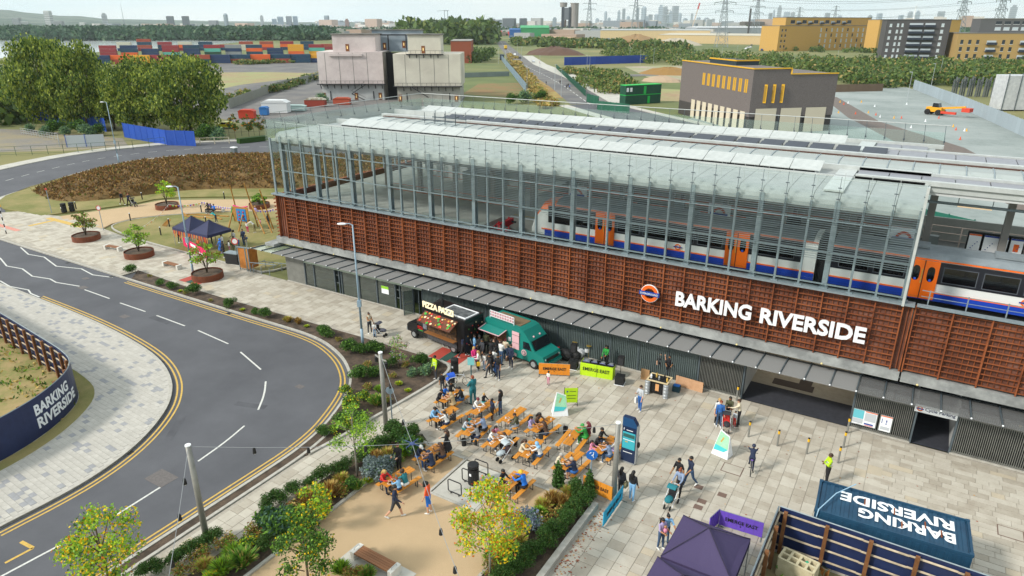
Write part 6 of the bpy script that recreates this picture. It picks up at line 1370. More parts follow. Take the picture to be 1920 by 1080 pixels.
for w_, a, b, s, ls in WW:
    pts = sag(a, b, s); m = MB(); m.path(pts, .012, 5); tag(m.build('festoon_wire', mat('wire_grey', '#8d9194')), 'thin festoon light wire '+w_, 'wire', 'festoon wires over the gravel court')
    for k, f_ in enumerate(ls):
        i = f_*14; j = int(i); q_ = pts[j]+(pts[j+1]-pts[j])*(i-j); t = thing('hanging_lamp', '%s small black lamp on the wire %s' % (('first','second','third')[k], w_), 'lamp', tuple(q_), 0, 'small black festoon lamps')
        m = MB(); m.lathe([(.05,-.02),(.07,-.1),(.085,-.3)], 10); m.build('shade', MS_black, t); m = MB(); m.ball((0,0,-.31), .05, 8, 5); m.build('bulb', M_stwh, t)
m = MB(); m.ball((0,0,0), .1, 8, 6, 0, (1.4,1.4,.6)); m.bar((-.45,0,.03), (.45,0,.03), .03); m.bar((0,-.45,.03), (0,.45,.03), .03); tag(m.build('wire_junction', mat('junction_blue', '#3a4a78'), None, tuple(TJ)), 'dark hub where the festoon wires cross over the picnic tables', 'wire hub')
# street lamps
M_lamp = mat('lamp_column', '#8fa5b4', rough=.45)
def lamp(px, py, H, label, side_=-1, two=False):
    p = at(px, py); t = thing('street_lamp', label, 'street lamp', (p.x, p.y, 0), R(31)); m = MB(); m.tube((0,0,0), (0,0,1.6), .11, .11, 12); m.tube((0,0,1.6), (0,0,H), .085, .05, 10); m.build('column', M_lamp, t, smooth=True)
    m = MB(); m.path([(0,0,H-.05),(side_*.2,0,H+.08),(side_*.5,0,H+.08)], .04, 8); m.build('bracket', M_lamp, t); m = MB(); m.ball((side_*.75,0,H+.06), .3, 12, 6, 0, (1.2,.5,.28)); m.build('lantern', M_stwh, t, smooth=True)
    m = MB(); m.box(-.14, -.14, 3.4, .14, .12, 3.9); m.build('control_box', M_lamp, t); return t
lamp(681,652,9.7,'tall pale blue street lamp in front of the shopfront'); lamp(363,517,8.8,'tall pale blue street lamp beside the third rust planter'); lamp(223,305,10.4,'tall grey street lamp in front of the blue hoarding by the upper road')
def pole_sign(px, py, H, label, disc=None, c='#8d9aa3', r=.3, rect=None):
    p = at(px, py); t = thing('sign_post', label, 'sign post', (p.x, p.y, 0), R(31)); m = MB(); m.tube((0,0,0), (0,0,H), .04, n=8); m.build('post', mat('post_'+c, c), t)
    if disc:
        m = ring(0, H-r, -.05, 0, r, n=22, depth=.02); o = m.build('disc', mat('disc_'+disc, disc, rough=.4), t)
        if disc == '#1f6fc9': m = MB(); m.ball((.08,-.06,H-r+.13), .035, 6, 4, 0, (1,.3,1)); m.path([(.08,-.06,H-r+.08),(.06,-.06,H-r-.06),(.1,-.06,H-r-.16)], .022, 5); m.path([(.08,-.06,H-r+.04),(-.02,-.06,H-r-.04)], .016, 5); m.path([(-.12,-.06,H-r+.1),(-.04,-.06,H-r+.16)], .02, 5); m.build('pictogram', M_stwh, o)
        if disc == '#e5e5e5': m = ring(0, H-r, -.06, r*.75, r, n=22, depth=.01); m.build('red_rim', mat('rim_red', '#c4252a'), o)
    if rect: m = MB(); m.box(-rect[0]/2, -.05, H-rect[1], rect[0]/2, 0, H); m.build('plate', mat('plate_'+rect[2], rect[2]), t)
    return t
pole_sign(1106,926,2.75,'blue round path sign on a grey pole behind the tall shrubs','#1f6fc9'); pole_sign(736,797,2.7,'grey backed round sign on a thin blue grey pole near the festoon post','#8fa0ac',r=.25)
pole_sign(884,722,2.1,'mint green panel on a dark post behind the person in teal',c='#2f5a60',rect=(.45,.55,'#7fc9c9'))
pole_sign(97,399,3.3,'thin sign pole by the black bins and mound','#b9463c',r=.15); pole_sign(194,431,3.0,'round white and red sign pole on the promenade corner','#e5e5e5',r=.3); pole_sign(447,497,2.9,'round white and red sign in front of the black speaker box','#e5e5e5',r=.35)
p = at(12,438); t = thing('belisha_beacon', 'black and white striped crossing pole with yellow globe', 'beacon', (p.x, p.y, 0), 0)
for k in range(8): m = MB(); m.tube((0,0,k*.4), (0,0,(k+1)*.4), .06, n=10); m.build('pole_band', M_stwh if k % 2 else MS_black, t)
m = MB(); m.ball((0,0,3.35), .2, 12, 8); m.build('globe', mat('beacon_amber', '#e0b020', rough=.3), t)
for k, (px, py) in enumerate(((143,392),(267,374),(245,414),(378,398),(387,421),(421,373),(302,441),(318,425))):
    p = at(px, py); m = MB(); m.tube((0,0,0), (0,0,.95), .07, n=10); m.lathe([(.075,.95),(.075,1.0),(.02,1.02)], 10, 1)
    tag(m.build('path_light', [MS_black, M_stwh], None, (p.x, p.y, 0)), 'low black path light '+('beside the bins', 'at the foot of the mound near the walkers', 'at the tip of the lawn', 'at the bunting corner', 'behind the far bench', 'at the right end of the mound edge', 'by the second rust planter', 'inside the lawn beside the bunting')[k], 'path light', 'low black path lights')
# marquees
def marquee(c, w_, d_, label, rz=0, eave=2.1, peak=3.15, col='#40365a', val=.3, legs=True):
    t = thing('marquee', label, 'marquee', c, rz); cm_ = mat('canopy_'+col, col, rough=.8, bump=.25, bsc=3)
    m = MB(); n = 6; vs = [(0,0,peak)]; cor = [(-w_/2,-d_/2),(w_/2,-d_/2),(w_/2,d_/2),(-w_/2,d_/2)]
    for r_ in range(1, n+1):
        f_ = r_/n; z = peak-(peak-eave)*(f_**.85)
        for k in range(4):
            a, b = cor[k], cor[(k+1) % 4]
            for j in range(4): u = j/4; sg_ = (-.09*math.sin(math.pi*u)*f_) if f_ < 1 else -.02*math.sin(math.pi*u); vs.append(((a[0]+(b[0]-a[0])*u)*f_, (a[1]+(b[1]-a[1])*u)*f_, z+sg_))
    fs = [(0, 1+j, 1+(j+1) % 16) for j in range(16)] + [(1+(r_-1)*16+j, 1+r_*16+j, 1+r_*16+(j+1) % 16, 1+(r_-1)*16+(j+1) % 16) for r_ in range(1, n) for j in range(16)]
    m.add(vs, fs); m.build('canopy', cm_, t)
    for k in range(4):
        a, b = cor[k], cor[(k+1) % 4]; m = MB(); m.add([(a[0],a[1],eave),(b[0],b[1],eave),(b[0]*1.005,b[1]*1.005,eave-val),(a[0]*1.005,a[1]*1.005,eave-val)], [(0,1,2,3)]); m.build('valance', cm_, t)
        m = MB(); m.box(a[0]*.985-.02, a[1]*.985-.02, 0, a[0]*.985+.02, a[1]*.985+.02, eave); m.build('leg', M_hub, t)
        m = MB(); m.bar((0,0,peak+.005), (a[0],a[1],eave+.01), .035, .02); m.build('seam', mat('seam_'+col, '#29223a'), t)
    return t
marquee((-4.95,24.2,0), 3.0, 3.0, 'dark purple marquee canopy beside the purple banner'); marquee((-5.05,21.1,0), 3.0, 3.0, 'second dark purple marquee cut by the bottom edge of the photo', eave=2.1, peak=3.1)
marquee((-68.15,44.1,0), 3.0, 3.0, 'left small dark blue marquee on the lawn', col='#2c3150', peak=3.3); marquee((-65.1,44.1,0), 3.0, 3.0, 'right small dark blue marquee on the lawn', col='#2c3150', peak=3.3)
rr = random.Random(8); t = thing('hanging_ribbons', 'fringe of red and orange ribbons hanging from the small marquees', 'ribbons', (0,0,0))
for k in range(34): m = MB(); x = -69.5+k*.175; m.box(x, 42.55, 1.75-rr.uniform(.2,.7), x+.1, 42.57, 1.85); m.build('ribbon', mat('rib_%d' % (k % 5), ('#b8402c','#d9682c','#8a2f3a','#c98a4a','#6a5a6c')[k % 5]), t)
p, q = at(345,462), at(388,487); o_, a, L_ = box_between(p, q, 0, 0); t = thing('banner', 'pink banner with white round emblem hung in front of the small marquees', 'banner', (p.x, p.y, 0), a)
m = MB(); m.box(0, 0, .1, L_, .03, 1.1); m.build('fabric_panel', cloth_c('#d81e5b'), t); m = ring(L_*.2, .65, -.02, .12, .25, n=18, depth=.01); m.box(L_*.35, -.02, .6, L_*.6, -.01, .9); m.box(L_*.35, -.02, .3, L_*.9, -.01, .42); m.build('print', M_stwh, t)
# bunting
def bunting(a, b, n, cols, label):
    t = thing('bunting', label, 'bunting', (0,0,0)); m = MB(); pts = sag(a, b, .25, 20); m.path(pts, .012, 4); m.build('cord', M_stwh, t)
    for k in range(n):
        f_ = (k+.5)/n*20; j = min(19, int(f_)); c = pts[j]+(pts[j+1]-pts[j])*(f_-j); d = (b-a).normalized()*.13; m = MB(); m.add([c-d, c+d, c+Vector((0,0,-.3))], [(0,1,2)]); m.build('pennant', mat('pen_'+cols[k % len(cols)], cols[k % len(cols)]), t)
bunting(at(268,440)+Vector((0,0,.9)), at(318,396)+Vector((0,0,.9)), 14, ('#e05a4a','#f0efe6','#e08a3c','#e8d9b0'), 'red and white bunting along the left edge of the lawn')
bunting(at(318,396)+Vector((0,0,.9)), at(383,392)+Vector((0,0,1)), 12, ('#c9402c','#8fc04a','#e0b02c','#5b3fc0'), 'multicoloured bunting along the back of the lawn'); bunting(at(383,392)+Vector((0,0,1)), at(444,402)+Vector((0,0,.9)), 14, ('#5b3fc0','#6a4fd0'), 'purple bunting behind the marquees'); bunting(at(478,405)+Vector((0,0,.9)), at(515,404)+Vector((0,0,.9)), 8, ('#5b3fc0','#6a4fd0'), 'purple bunting right of the climbing frame')
# climbing frame, timber, speaker box, shelter, kiosk
p = at(470,430); t = thing('climbing_frame', 'tall timber climbing frame with blue board on the lawn', 'climbing frame', (p.x, p.y, 0), R(15)); M_tim = mat('play_timber', '#b8863c', '#9c6f30', 4)
for a, b in (((-2.2,1,0),(-2.0,0,5.2)), ((.2,1.2,0),(0,0,5.6)), ((2.6,.8,0),(2.0,0,5.0)), ((-2.4,-1,0),(-2,.1,2.6)), ((2.8,-1.2,0),(.4,.2,3.2)), ((-.8,-1.2,0),(-.6,.2,2.6)), ((3.4,-.6,0),(1.6,.3,2.8))): m = MB(); m.tube(a, b, .09, .07, 7); m.build('pole', M_tim, t)
m = MB(); m.box(-2.0, -.2, .9, .1, -.1, 2.7); m.build('board', M_tim, t); m = MB(); m.box(-1.5, -.24, 1.0, -.2, -.2, 2.5); bo = m.build('blue_panel', mat('play_blue', '#2a7fc0'), t)
for k in range(6): m = MB(); m.tube((-1.15+.6*(k % 2), -.3, 1.3+.42*(k//2)), (-1.15+.6*(k % 2), -.24, 1.3+.42*(k//2)), .1, n=8); m.build('red_disc', mat('rim_red', '#c4252a'), bo)
m = MB(); m.path([(-2,0,2.8),(-1,0,2.6),(0,0,2.8)], .08, 6); m.build('pink_cloth', cloth('hotpink'), t); m = MB(); m.path([(-2.3,.2,2.6),(-2.4,.2,1.9),(-2.3,.2,1.3)], [.1,.16,.1], 6); m.build('green_cloth', cloth('green'), t)
for k in range(9): p = at(345+k*9, 402+(k*5) % 9); m = MB(); m.bar((-.9,0,.08), (.9,.1,.08), .16, .1); tag(m.build('timber_plank', M_tim, None, (p.x, p.y, 0), R(k*23 % 50-20)), ORD[k]+' loose timber plank from the left, behind the marquees', 'plank', 'loose timber planks behind the marquees')
p = at(314,424); m = MB(); [m.bar((-.6+.2*k,-.3,.05), (-.2+.12*k,.4,.8), .07) for k in range(5)]; tag(m.build('timber_tangle', M_tim, None, (p.x, p.y, 0)), 'small heap of crossed timber sticks at the left of the lawn', 'timber heap')
p = at(440,494); t = thing('speaker_box', 'large black box with grey lid on the lawn near the shelter', 'equipment box', (p.x, p.y, 0), R(10)); m = MB(); m.box(-.8, -.4, .05, .8, .4, 1.15); m.build('cabinet', MS_black, t); m = MB(); m.box(-.84, -.44, 1.15, .84, .44, 1.22); m.build('lid', MS_steel, t)
p = at(462,508); t = thing('cycle_shelter', 'orange timber screen and steel cycle hoops at the hall corner', 'shelter', (p.x, p.y, 0), R(4))
m = MB(); m.box(-.8, 0, .25, .1, .08, 2.3); m.build('timber_screen', mat('orange_timber', '#c27c34', '#a9682a', 2), t); m = MB(); m.box(.35, 0, .25, .5, 1.2, 2.3); m.build('timber_side', mat('orange_timber', '#c27c34'), t); m = MB()
for x in (-.85, .15, .55): m.box(x, -.03, 0, x+.08, .05, 2.4)
m.bar((-.9,0,2.4), (.9,0,2.5), .1); m.build('frame', MS_steel, t)
for k in range(3): m = MB(); m.path([(1.0+k*1.1,0,0),(1.0+k*1.1,0,.8),(1.0+k*1.1,1.6,.8),(1.0+k*1.1,1.6,0)], .035, 6); m.build('hoop', MS_steel, t)
m = MB(); m.bar((.6,0,1.0), (4.2,0,1.3), .06); m.bar((.6,1.6,.6), (4.2,1.6,.9), .06); m.build('rail', MS_steel, t)
# shipping container on the plaza
CT = thing('shipping_container', 'dark blue shipping container lettered BARKING RIVERSIDE on its roof', 'container', (1.62, 29.93, 0), R(3)); cb = mat('container_blue', '#1f4964', '#183c56', 1.2, .55)
m = MB(); m.box(-3.03, -1.22, .1, 3.03, 1.22, 2.5); m.build('body', cb, CT)
for k in range(17): m = MB(); x = -2.9+k*.35; m.box(x, -1.16, 2.5, x+.17, 1.16, 2.535); m.build('roof_rib', cb, CT)
m = MB(); m.box(-3.05, -1.24, 2.48, 3.05, -1.16, 2.6); m.box(-3.05, 1.16, 2.48, 3.05, 1.24, 2.6); m.box(-3.05, -1.16, 2.48, -2.95, 1.16, 2.6); m.box(2.95, -1.16, 2.48, 3.05, 1.16, 2.6); m.build('roof_frame', cb, CT)
m = MB(); [m.box(-2.9+k*.3, sy*1.22-.02, .25, -2.75+k*.3, sy*1.22+.02, 2.4) for k in range(20) for sy in (-1, 1)]; m.build('side_ribs', cb, CT, kind='stuff')
m = MB(); [m.box(x-.08, y-.08, z, x+.08, y+.08, z+.12) for x in (-2.98,2.98) for y in (-1.17,1.17) for z in (0,2.5)]; m.build('corner_castings', cb, CT, kind='stuff')
Mf = Matrix.Rotation(R(180), 4, 'Z') @ Matrix.Rotation(R(-90), 4, 'X')
for tx, x0, x1, y0, y1 in (('BARKING', -2.55, 1.3, -.75, -.05), ('RIVERSIDE', -2.1, 2.45, .15, .85)):
    t_ = text_mb(tx, 1, .01, .03); a, b, c, d = ext(t_);
    vs = []
    for p in t_.v: u = (p[0]-a)/(b-a); w_ = (p[2]-c)/(d-c); X_ = x1-(x1-x0)*u if tx == 'RIVERSIDE' else 2.45-(2.45+1.3)*u; Y_ = y1-(y1-y0)*w_; vs.append((X_, Y_, 2.545+p[1]))
    mm_ = MB(); mm_.add(vs, t_.f); mm_.build('lettering', M_stwh, CT, label='white roof lettering '+tx)
for x, y in ((-1.1,.5),(.1,.4),(1.3,.0),(1.9,-.3),(.4,-.45)): m = MB(); m.box(x, y-.25, 2.54, x+.06, y+.25, 2.5505); m.build('rust_streak', MS_rust, CT)
m = MB(); m.path([at(1605,908,2.7), at(1568,925,2.75), at(1535,955,2.7), at(1531,968,2.3), at(1525,990,1.0), at(1510,1005,.6)], .025, 6); tag(m.build('hose', mat('pale_hose', '#9fc0d6')), 'pale blue hose trailing over the dark blue container and hoarding', 'hose')
# hoardings: dark boards outside, rails and posts inside
M_board = mat('hoarding_navy', '#17244a', '#1e2c54', 2, .45); M_rail = mat('weathered_rail', '#b8a992', '#8d7f6b', 2, .8); M_post2 = mat('timber_post', '#7d5230', '#66401f', 2, .8)
def hoarding(pts, H, label, side_=1, step=2.4, rails=(.35,.95,1.55,2.15), post_w=.16):
    """pts: ground line; inside is to the left (side_=1) or right (-1) of travel"""
    L_ = [0]
    for a, b in zip(pts, pts[1:]): L_.append(L_[-1]+math.hypot(b[0]-a[0], b[1]-a[1]))
    def P_(s, off=0):
        s = max(0, min(L_[-1]-1e-4, s)); i = max(k for k in range(len(L_)-1) if L_[k] <= s); f_ = (s-L_[i])/(L_[i+1]-L_[i]); a, b = pts[i], pts[i+1]
        d = Vector((b[0]-a[0], b[1]-a[1])).normalized(); return Vector((a[0]+(b[0]-a[0])*f_-d.y*off, a[1]+(b[1]-a[1])*f_+d.x*off, 0))
    t = thing('hoarding', label, 'hoarding', (0,0,0)); n = int(L_[-1]/1.2)
    for k in range(n):
        a, b = k*L_[-1]/n, (k+1)*L_[-1]/n; m = MB(); q = [P_(a+(b-a)*j/3+.0001) for j in range(4)]; q[-1] = P_(b-.001)
        m.kerb([(p.x, p.y) for p in q], -.02, .02, .02, H); m.build('board', M_board, t)
    for z in rails:
        k = 0
        while k*step < L_[-1]-.5: a, b = k*step, min((k+1)*step, L_[-1]); q = [P_(a+(b-a)*j/4+.001, side_*.08) for j in range(5)]; m = MB(); m.path([Vector((p.x, p.y, z+.02*(k % 2))) for p in q], .06, 4); m.build('rail', M_rail, t); k += 1
    k = 0
    while k*step <= L_[-1]: p = P_(k*step+.3, side_*.2); m = MB(); m.box(p.x-post_w/2, p.y-post_w/2, 0, p.x+post_w/2, p.y+post_w/2, H-.05); m.build('post', M_post2, t); k += 1
    m = MB(); nn_ = max(8, n*2); m.path([P_(L_[-1]*j/nn_)+Vector((0,0,H+.02)) for j in range(nn_+1)], .035, 4); m.build('capping', MS_steel, t)
    return t, P_, L_[-1]
hoarding([(-3.05,16),(-2.9,22),(-2.8,28.15)], 2.4, 'dark hoarding running beside the marquees with brown posts', -1, 1.75)
hoarding([(-2.75,28.2),(14,28.0)], 2.4, 'long dark hoarding with weathered rails in front of the blue container', -1, 1.75)
lh, P_, LL = hoarding(HB, 2.45, 'curved dark navy hoarding lettered BARKING RIVERSIDE round the left plot', -1, 1.55)
# which side of HB is inside: the plot lies to the right of travel
def curved_text(tx, s0, s1, z0, z1):
    t_ = text_mb(tx, 1, .01, .035); a, b, c, d = ext(t_); vs = []
    for p in t_.v: q = P_(s0+(p[0]-a)/(b-a)*(s1-s0), .04+p[1]*.5); vs.append((q.x, q.y, z0+(p[2]-c)/(d-c)*(z1-z0)))
    m = MB(); m.add(vs, t_.f); m.build('lettering', M_stwh, lh, label='white lettering '+tx)
def s_at(px, py, z):
    q = at(px, py, z); best = (9e9, 0)
    for k in range(800): s = LL*k/800; p = P_(s); d = (p.x-q.x)**2+(p.y-q.y)**2; best = min(best, (d, s))
    return best[1]
sa, sb = s_at(76,770,1.8), s_at(131,715,1.9); curved_text('BARKING', sa, sb, 1.35, 2.05)
sa, sb = s_at(94,795,.9), s_at(146,727,1.0); curved_text('RIVERSIDE', sa, sb, .5, 1.2)
# hollow concrete blocks inside the right plot
p = at(1500,1048,.9); t = thing('concrete_block', 'pale hollow concrete block stack full of rubble and a green bottle', 'concrete block', (p.x, p.y-.2, 0), R(-10)); M_blk = mat('pale_concrete_block', '#c9bf9f', '#b5aa8a', 3)
m = MB()
for x in (-.75, -.38, 0, .37, .72): m.box(x-.05, -.4, 0, x+.05, .4, 1.0)
for y in (-.4, 0, .38): m.box(-.75, y-.05, 0, .72, y+.05, .998)
m.build('cell_wall', M_blk, t, kind='stuff'); m = MB(); m.box(-.7, -.35, 0, .7, .35, .7); m.build('rubble', M_soil, t); m = MB(); m.ball((.3,.1,.95), .09, 8, 6); m.build('bottle', mat('bottle_green', '#1f8f6a', rough=.3), t)
p = at(1575,1035,.4); m = MB(); m.box(-.5, -.4, 0, .5, .4, .7); tag(m.build('white_crate', mat('white_crate', '#b9bcbb', '#9c9f9c', 3), None, (p.x, p.y, 0), R(-8)), 'grey white crate in the weeds behind the hollow block', 'crate')
m = MB(); m.prism([(-2.75,28),(14,27.9),(14,12),(-2.95,12)], -.05, .015); struct(m.build('plot_ground', layered('weedy_plot2', '#6f6244', '#5d6a33', '#8a7d5c', 4, .5, .95, .5, 14), label='weedy ground behind the right hand hoarding'))
m = MB(); m.prism([(2.2,26.8),(4.4,26.6),(4.6,22),(1.9,22)], -.02, .08); struct(m.build('concrete_slab', M_blk, label='pale broken concrete slab in the weedy plot'))
# fallen leaves
lf = MB(); rl = random.Random(12)
for k in range(420):
    if k < 260: y = rl.uniform(18, 26.5); x = -10.9+abs(rl.gauss(0, .35))
    else: x, y = rl.uniform(-24, 6), rl.uniform(22, 40)
    s = rl.uniform(.03, .06); a = rl.uniform(0, 6.28); z = .012+rl.uniform(0,.01); lf.add([(x+s*math.cos(a+j*1.57), y+s*math.sin(a+j*1.57)*.7, z+rl.uniform(0,.01)) for j in range(4)], [(0,1,2,3)], rl.choice((0,0,1,2)))
tag(lf.build('fallen_leaves', [mat('leaf_russet', '#96401c'), mat('leaf_brown', '#6e3b1f'), mat('leaf_gold', '#c98a24')]), 'fallen russet leaves scattered on the plaza slabs', 'leaves', kind='stuff')
# ================================================================ planting
def leafmesh(name, blobs, n, size, mats, wts, seed=1, bias=.45, flat=0, up=0, elong=1.0):
    g = np.random.default_rng(seed); B = np.array(blobs, float); vol = B[:, 3]*B[:, 4]*B[:, 5]; idx = g.choice(len(B), n, p=vol/vol.sum())
    d = g.normal(size=(n, 3)); d /= np.linalg.norm(d, axis=1)[:, None]; r = g.random(n)**bias
    c = B[idx, :3] + d*r[:, None]*B[idx, 3:6]
    c = c[c[:, 2] > .02]; n = len(c)
    a = g.normal(size=(n, 3)); a[:, 2] *= (1-flat); a[:, 2] += up*2; a /= np.linalg.norm(a, axis=1)[:, None]
    b = g.normal(size=(n, 3)); b -= (b*a).sum(1)[:, None]*a; b /= np.linalg.norm(b, axis=1)[:, None]
    s = (size*(.6+.8*g.random(n)))[:, None]; a = a*s*elong; b = b*s*.62
    v = np.stack([c-a, c+b, c+a, c-b], 1).reshape(-1, 3)
    me = bpy.data.meshes.new(name); me.vertices.add(4*n); me.vertices.foreach_set('co', v.astype(np.float32).ravel())
    me.loops.add(4*n); me.loops.foreach_set('vertex_index', np.arange(4*n, dtype=np.int32)); me.polygons.add(n)
    me.polygons.foreach_set('loop_start', np.arange(0, 4*n, 4, dtype=np.int32)); me.polygons.foreach_set('loop_total', np.full(n, 4, np.int32))
    for m in mats: me.materials.append(m)
    w = np.array(wts, float); me.polygons.foreach_set('material_index', g.choice(len(mats), n, p=w/w.sum()).astype(np.int32)); me.update(calc_edges=True); me.validate(); return me
def leafmat(name, c):
    if name in MATS: return MATS[name]
    m = mat(name, c, rough=.6, spec=.3); nt = m.node_tree; N = nt.nodes; L = nt.links; b = N['Principled BSDF']
    tr = N.new('ShaderNodeBsdfTranslucent'); tr.inputs[0].default_value = lin(c); mx = N.new('ShaderNodeMixShader'); mx.inputs[0].default_value = .28
    L.new(b.outputs[0], mx.inputs[1]); L.new(tr.outputs[0], mx.inputs[2]); L.new(mx.outputs[0], N['Material Output'].inputs[0]); return m
G1, G2, G3 = leafmat('leaf_dark', '#34531f'), leafmat('leaf_mid', '#4b7030'), leafmat('leaf_light', '#7ca63c')
GY, GO, GR = leafmat('leaf_yellow', '#f2cc22'), leafmat('leaf_orange', '#d9822a'), leafmat('leaf_red', '#a33a24')
GL, GS, GB = leafmat('leaf_lime', '#a0c432'), leafmat('leaf_silver', '#8c9a98'), leafmat('leaf_blue', '#4f6f5c')
GT, GBr, GW = leafmat('straw', '#c2a860'), leafmat('leaf_bronze', '#8f6230'), leafmat('leaf_olive', '#5c6428')
GP = leafmat('leaf_pink', '#b98a84')
def blades(name, n, r, h, mats, wts, seed):
    g = random.Random(seed); m = MB()
    for k in range(n):
        a = g.uniform(0, 6.283); d = g.random()**.7; o = (math.cos(a)*r*.25*d, math.sin(a)*r*.25*d); hh = h*g.uniform(.6, 1)*(1-.35*d); w = .014+.012*g.random()
        t = (math.cos(a)*r*d, math.sin(a)*r*d); p = Vector((-math.sin(a), math.cos(a), 0))*w; b0 = Vector((o[0], o[1], 0)); b1 = Vector(((o[0]+t[0])*.55, (o[1]+t[1])*.55, hh*.75)); b2 = Vector((t[0], t[1], hh))
        m.add([b0-p, b0+p, b1+p, b1-p, b2], [(0,1,2,3), (3,2,4)], g.choices(range(len(mats)), wts)[0])
    return m.mesh(name, mats)
SH = {}
def shrub_protos():
    def dome(seed, k=7, h=.42):
        g = random.Random(seed); return [(g.uniform(-.28,.28), g.uniform(-.28,.28), h+g.uniform(-.1,.22), g.uniform(.22,.34), g.uniform(.22,.34), g.uniform(.22,.36)) for _ in range(k)]
    for i in range(3): SH['dark%d' % i] = leafmesh('leaves', dome(10+i), 2200, .037, [G1, G2, G3], (5, 5, 1.2), 20+i)
    for i in range(2): SH['hedge%d' % i] = leafmesh('leaves', dome(30+i, 8, .55), 2500, .034, [G1, G2, GW], (6, 4, 1), 33+i)
    SH['cone0'] = leafmesh('leaves', [(0,0,.3,.26,.26,.35),(0,0,.7,.22,.22,.35),(.03,0,1.05,.15,.15,.3),(0,0,1.3,.09,.09,.2)], 1100, .05, [G1, G2], (5, 4), 40)
    SH['silver0'] = leafmesh('leaves', dome(50, 9, .35), 1200, .05, [GS, leafmat('leaf_slate', '#66767a'), G2], (6, 4, 1), 51)
    SH['yellow0'] = leafmesh('leaves', dome(55, 8), 1000, .05, [GY, GL, G2, G1], (1.6, 4, 4, 2), 56)
    SH['sage0'] = leafmesh('leaves', dome(57, 8, .3), 1000, .05, [leafmat('leaf_sage', '#7d9c6a'), GB], (4, 3), 58)
    SH['blue0'] = leafmesh('leaves', dome(59, 8, .4), 900, .04, [leafmat('leaf_lavender', '#7d84a8'), GS, GB], (3, 4, 3), 60, up=.5)
    SH['spike0'] = leafmesh('leaves', dome(61, 8, .4), 1000, .06, [GB, G2, G3], (4, 4, 1), 62, up=.7, elong=1.5)
    SH['grass0'] = blades('leaves', 420, .5, .75, [G3, GL, GW], (4, 3, 2), 1); SH['grass1'] = blades('leaves', 420, .5, .7, [G2, G3, GT], (3, 4, 1), 2)
    SH['straw0'] = blades('leaves', 380, .5, .7, [GT, GBr, GL], (6, 1, 2), 3); SH['straw1'] = blades('leaves', 360, .45, .95, [GT, GBr], (4, 3), 4)
    SH['orange0'] = leafmesh('leaves', dome(70, 6, .28), 700, .045, [GBr, GT, GW, G3], (3, 2.5, 3, 2), 71, up=.4); SH['tuft0'] = blades('leaves', 260, .5, .5, [GL, GY, G3], (3, 2, 3), 5)
shrub_protos()
NAMES = {'dark':('dark green rounded shrub','shrub'),'hedge':('dark green hedge plant','shrub'),'cone':('tall narrow dark green shrub','shrub'),'silver':('silver grey mounded shrub','shrub'),'yellow':('green shrub flecked with yellow','shrub'),'sage':('pale sage green spreading shrub','shrub'),'blue':('blue grey lavender clump','shrub'),'spike':('blue green spiky rosemary bush','shrub'),'grass':('green ornamental grass tuft','grass tuft'),'straw':('straw coloured ornamental grass','grass tuft'),'orange':('bronze low planting clump','shrub'),'tuft':('yellow green low tuft','grass tuft')}
cnt = {}
def shrub(px, py, kind, s, where, order):
    p = at(px, py); i = cnt.get((kind, where), 0); cnt[(kind, where)] = i+1; j = i
    ks = [k for k in SH if k.startswith(kind) and k[len(kind):].isdigit()]; nm_ = 'grass_tuft' if NAMES[kind][1] == 'grass tuft' else 'shrub'
    o = put(nm_, SH[ks[i % len(ks)]], None, (p.x, p.y, .04), (px*13 % 63)/10); s *= .82 if 'roadside' in where else .74 if kind == 'hedge' else .9; o.scale = (s*1.25, s*1.25, s*1.02)
    tag(o, '%s %s %s' % (ORD[min(i, 38)], NAMES[kind][0], where), NAMES[kind][1], 'planting '+where)
W1 = 'along the roadside bed from the zigzag lines'; W2 = 'in the hedge bed beside the gravel court'; W3 = 'down the right hand bed from the banners'
for a in [(243,513,'dark',1.35),(300,537,'dark',.95),(326,542,'dark',1.05),(282,520,'orange',.5),(350,552,'orange',.6),(366,554,'dark',1.5),(338,548,'tuft',.6),(395,566,'orange',.5),(432,577,'dark',1.15),(455,583,'tuft',.6),(480,590,'dark',.8),(503,595,'dark',1.25),(540,604,'straw',1.0),(560,608,'straw',.9),(575,614,'tuft',.6),(600,625,'dark',.9),(616,632,'dark',1.3),(636,640,'orange',.6),(650,660,'dark',1.5),(672,662,'dark',1.1),(692,664,'dark',1.45),(708,662,'dark',1.1),(672,712,'dark',1.5),(700,706,'dark',1.2),(690,688,'orange',.8),(722,690,'dark',1.0),(742,686,'hedge',1.0),(760,690,'orange',.7),(788,684,'dark',1.3),(812,688,'dark',1.0),(800,702,'sage',1.3),(772,705,'sage',.9),(735,710,'orange',.7),(748,722,'tuft',.7),(690,730,'orange',.8),(712,735,'grass',.9),(708,760,'grass',1.5),(682,755,'yellow',1.1),(652,772,'yellow',1.5),(648,742,'yellow',1.0),(640,795,'dark',1.3),(660,802,'yellow',1.3),(676,790,'dark',1.0),(725,755,'orange',.7),(765,735,'tuft',.6),(612,815,'dark',1.0),(630,812,'yellow',.8)]:
    shrub(a[0], a[1], a[2], a[3], W1, 0)
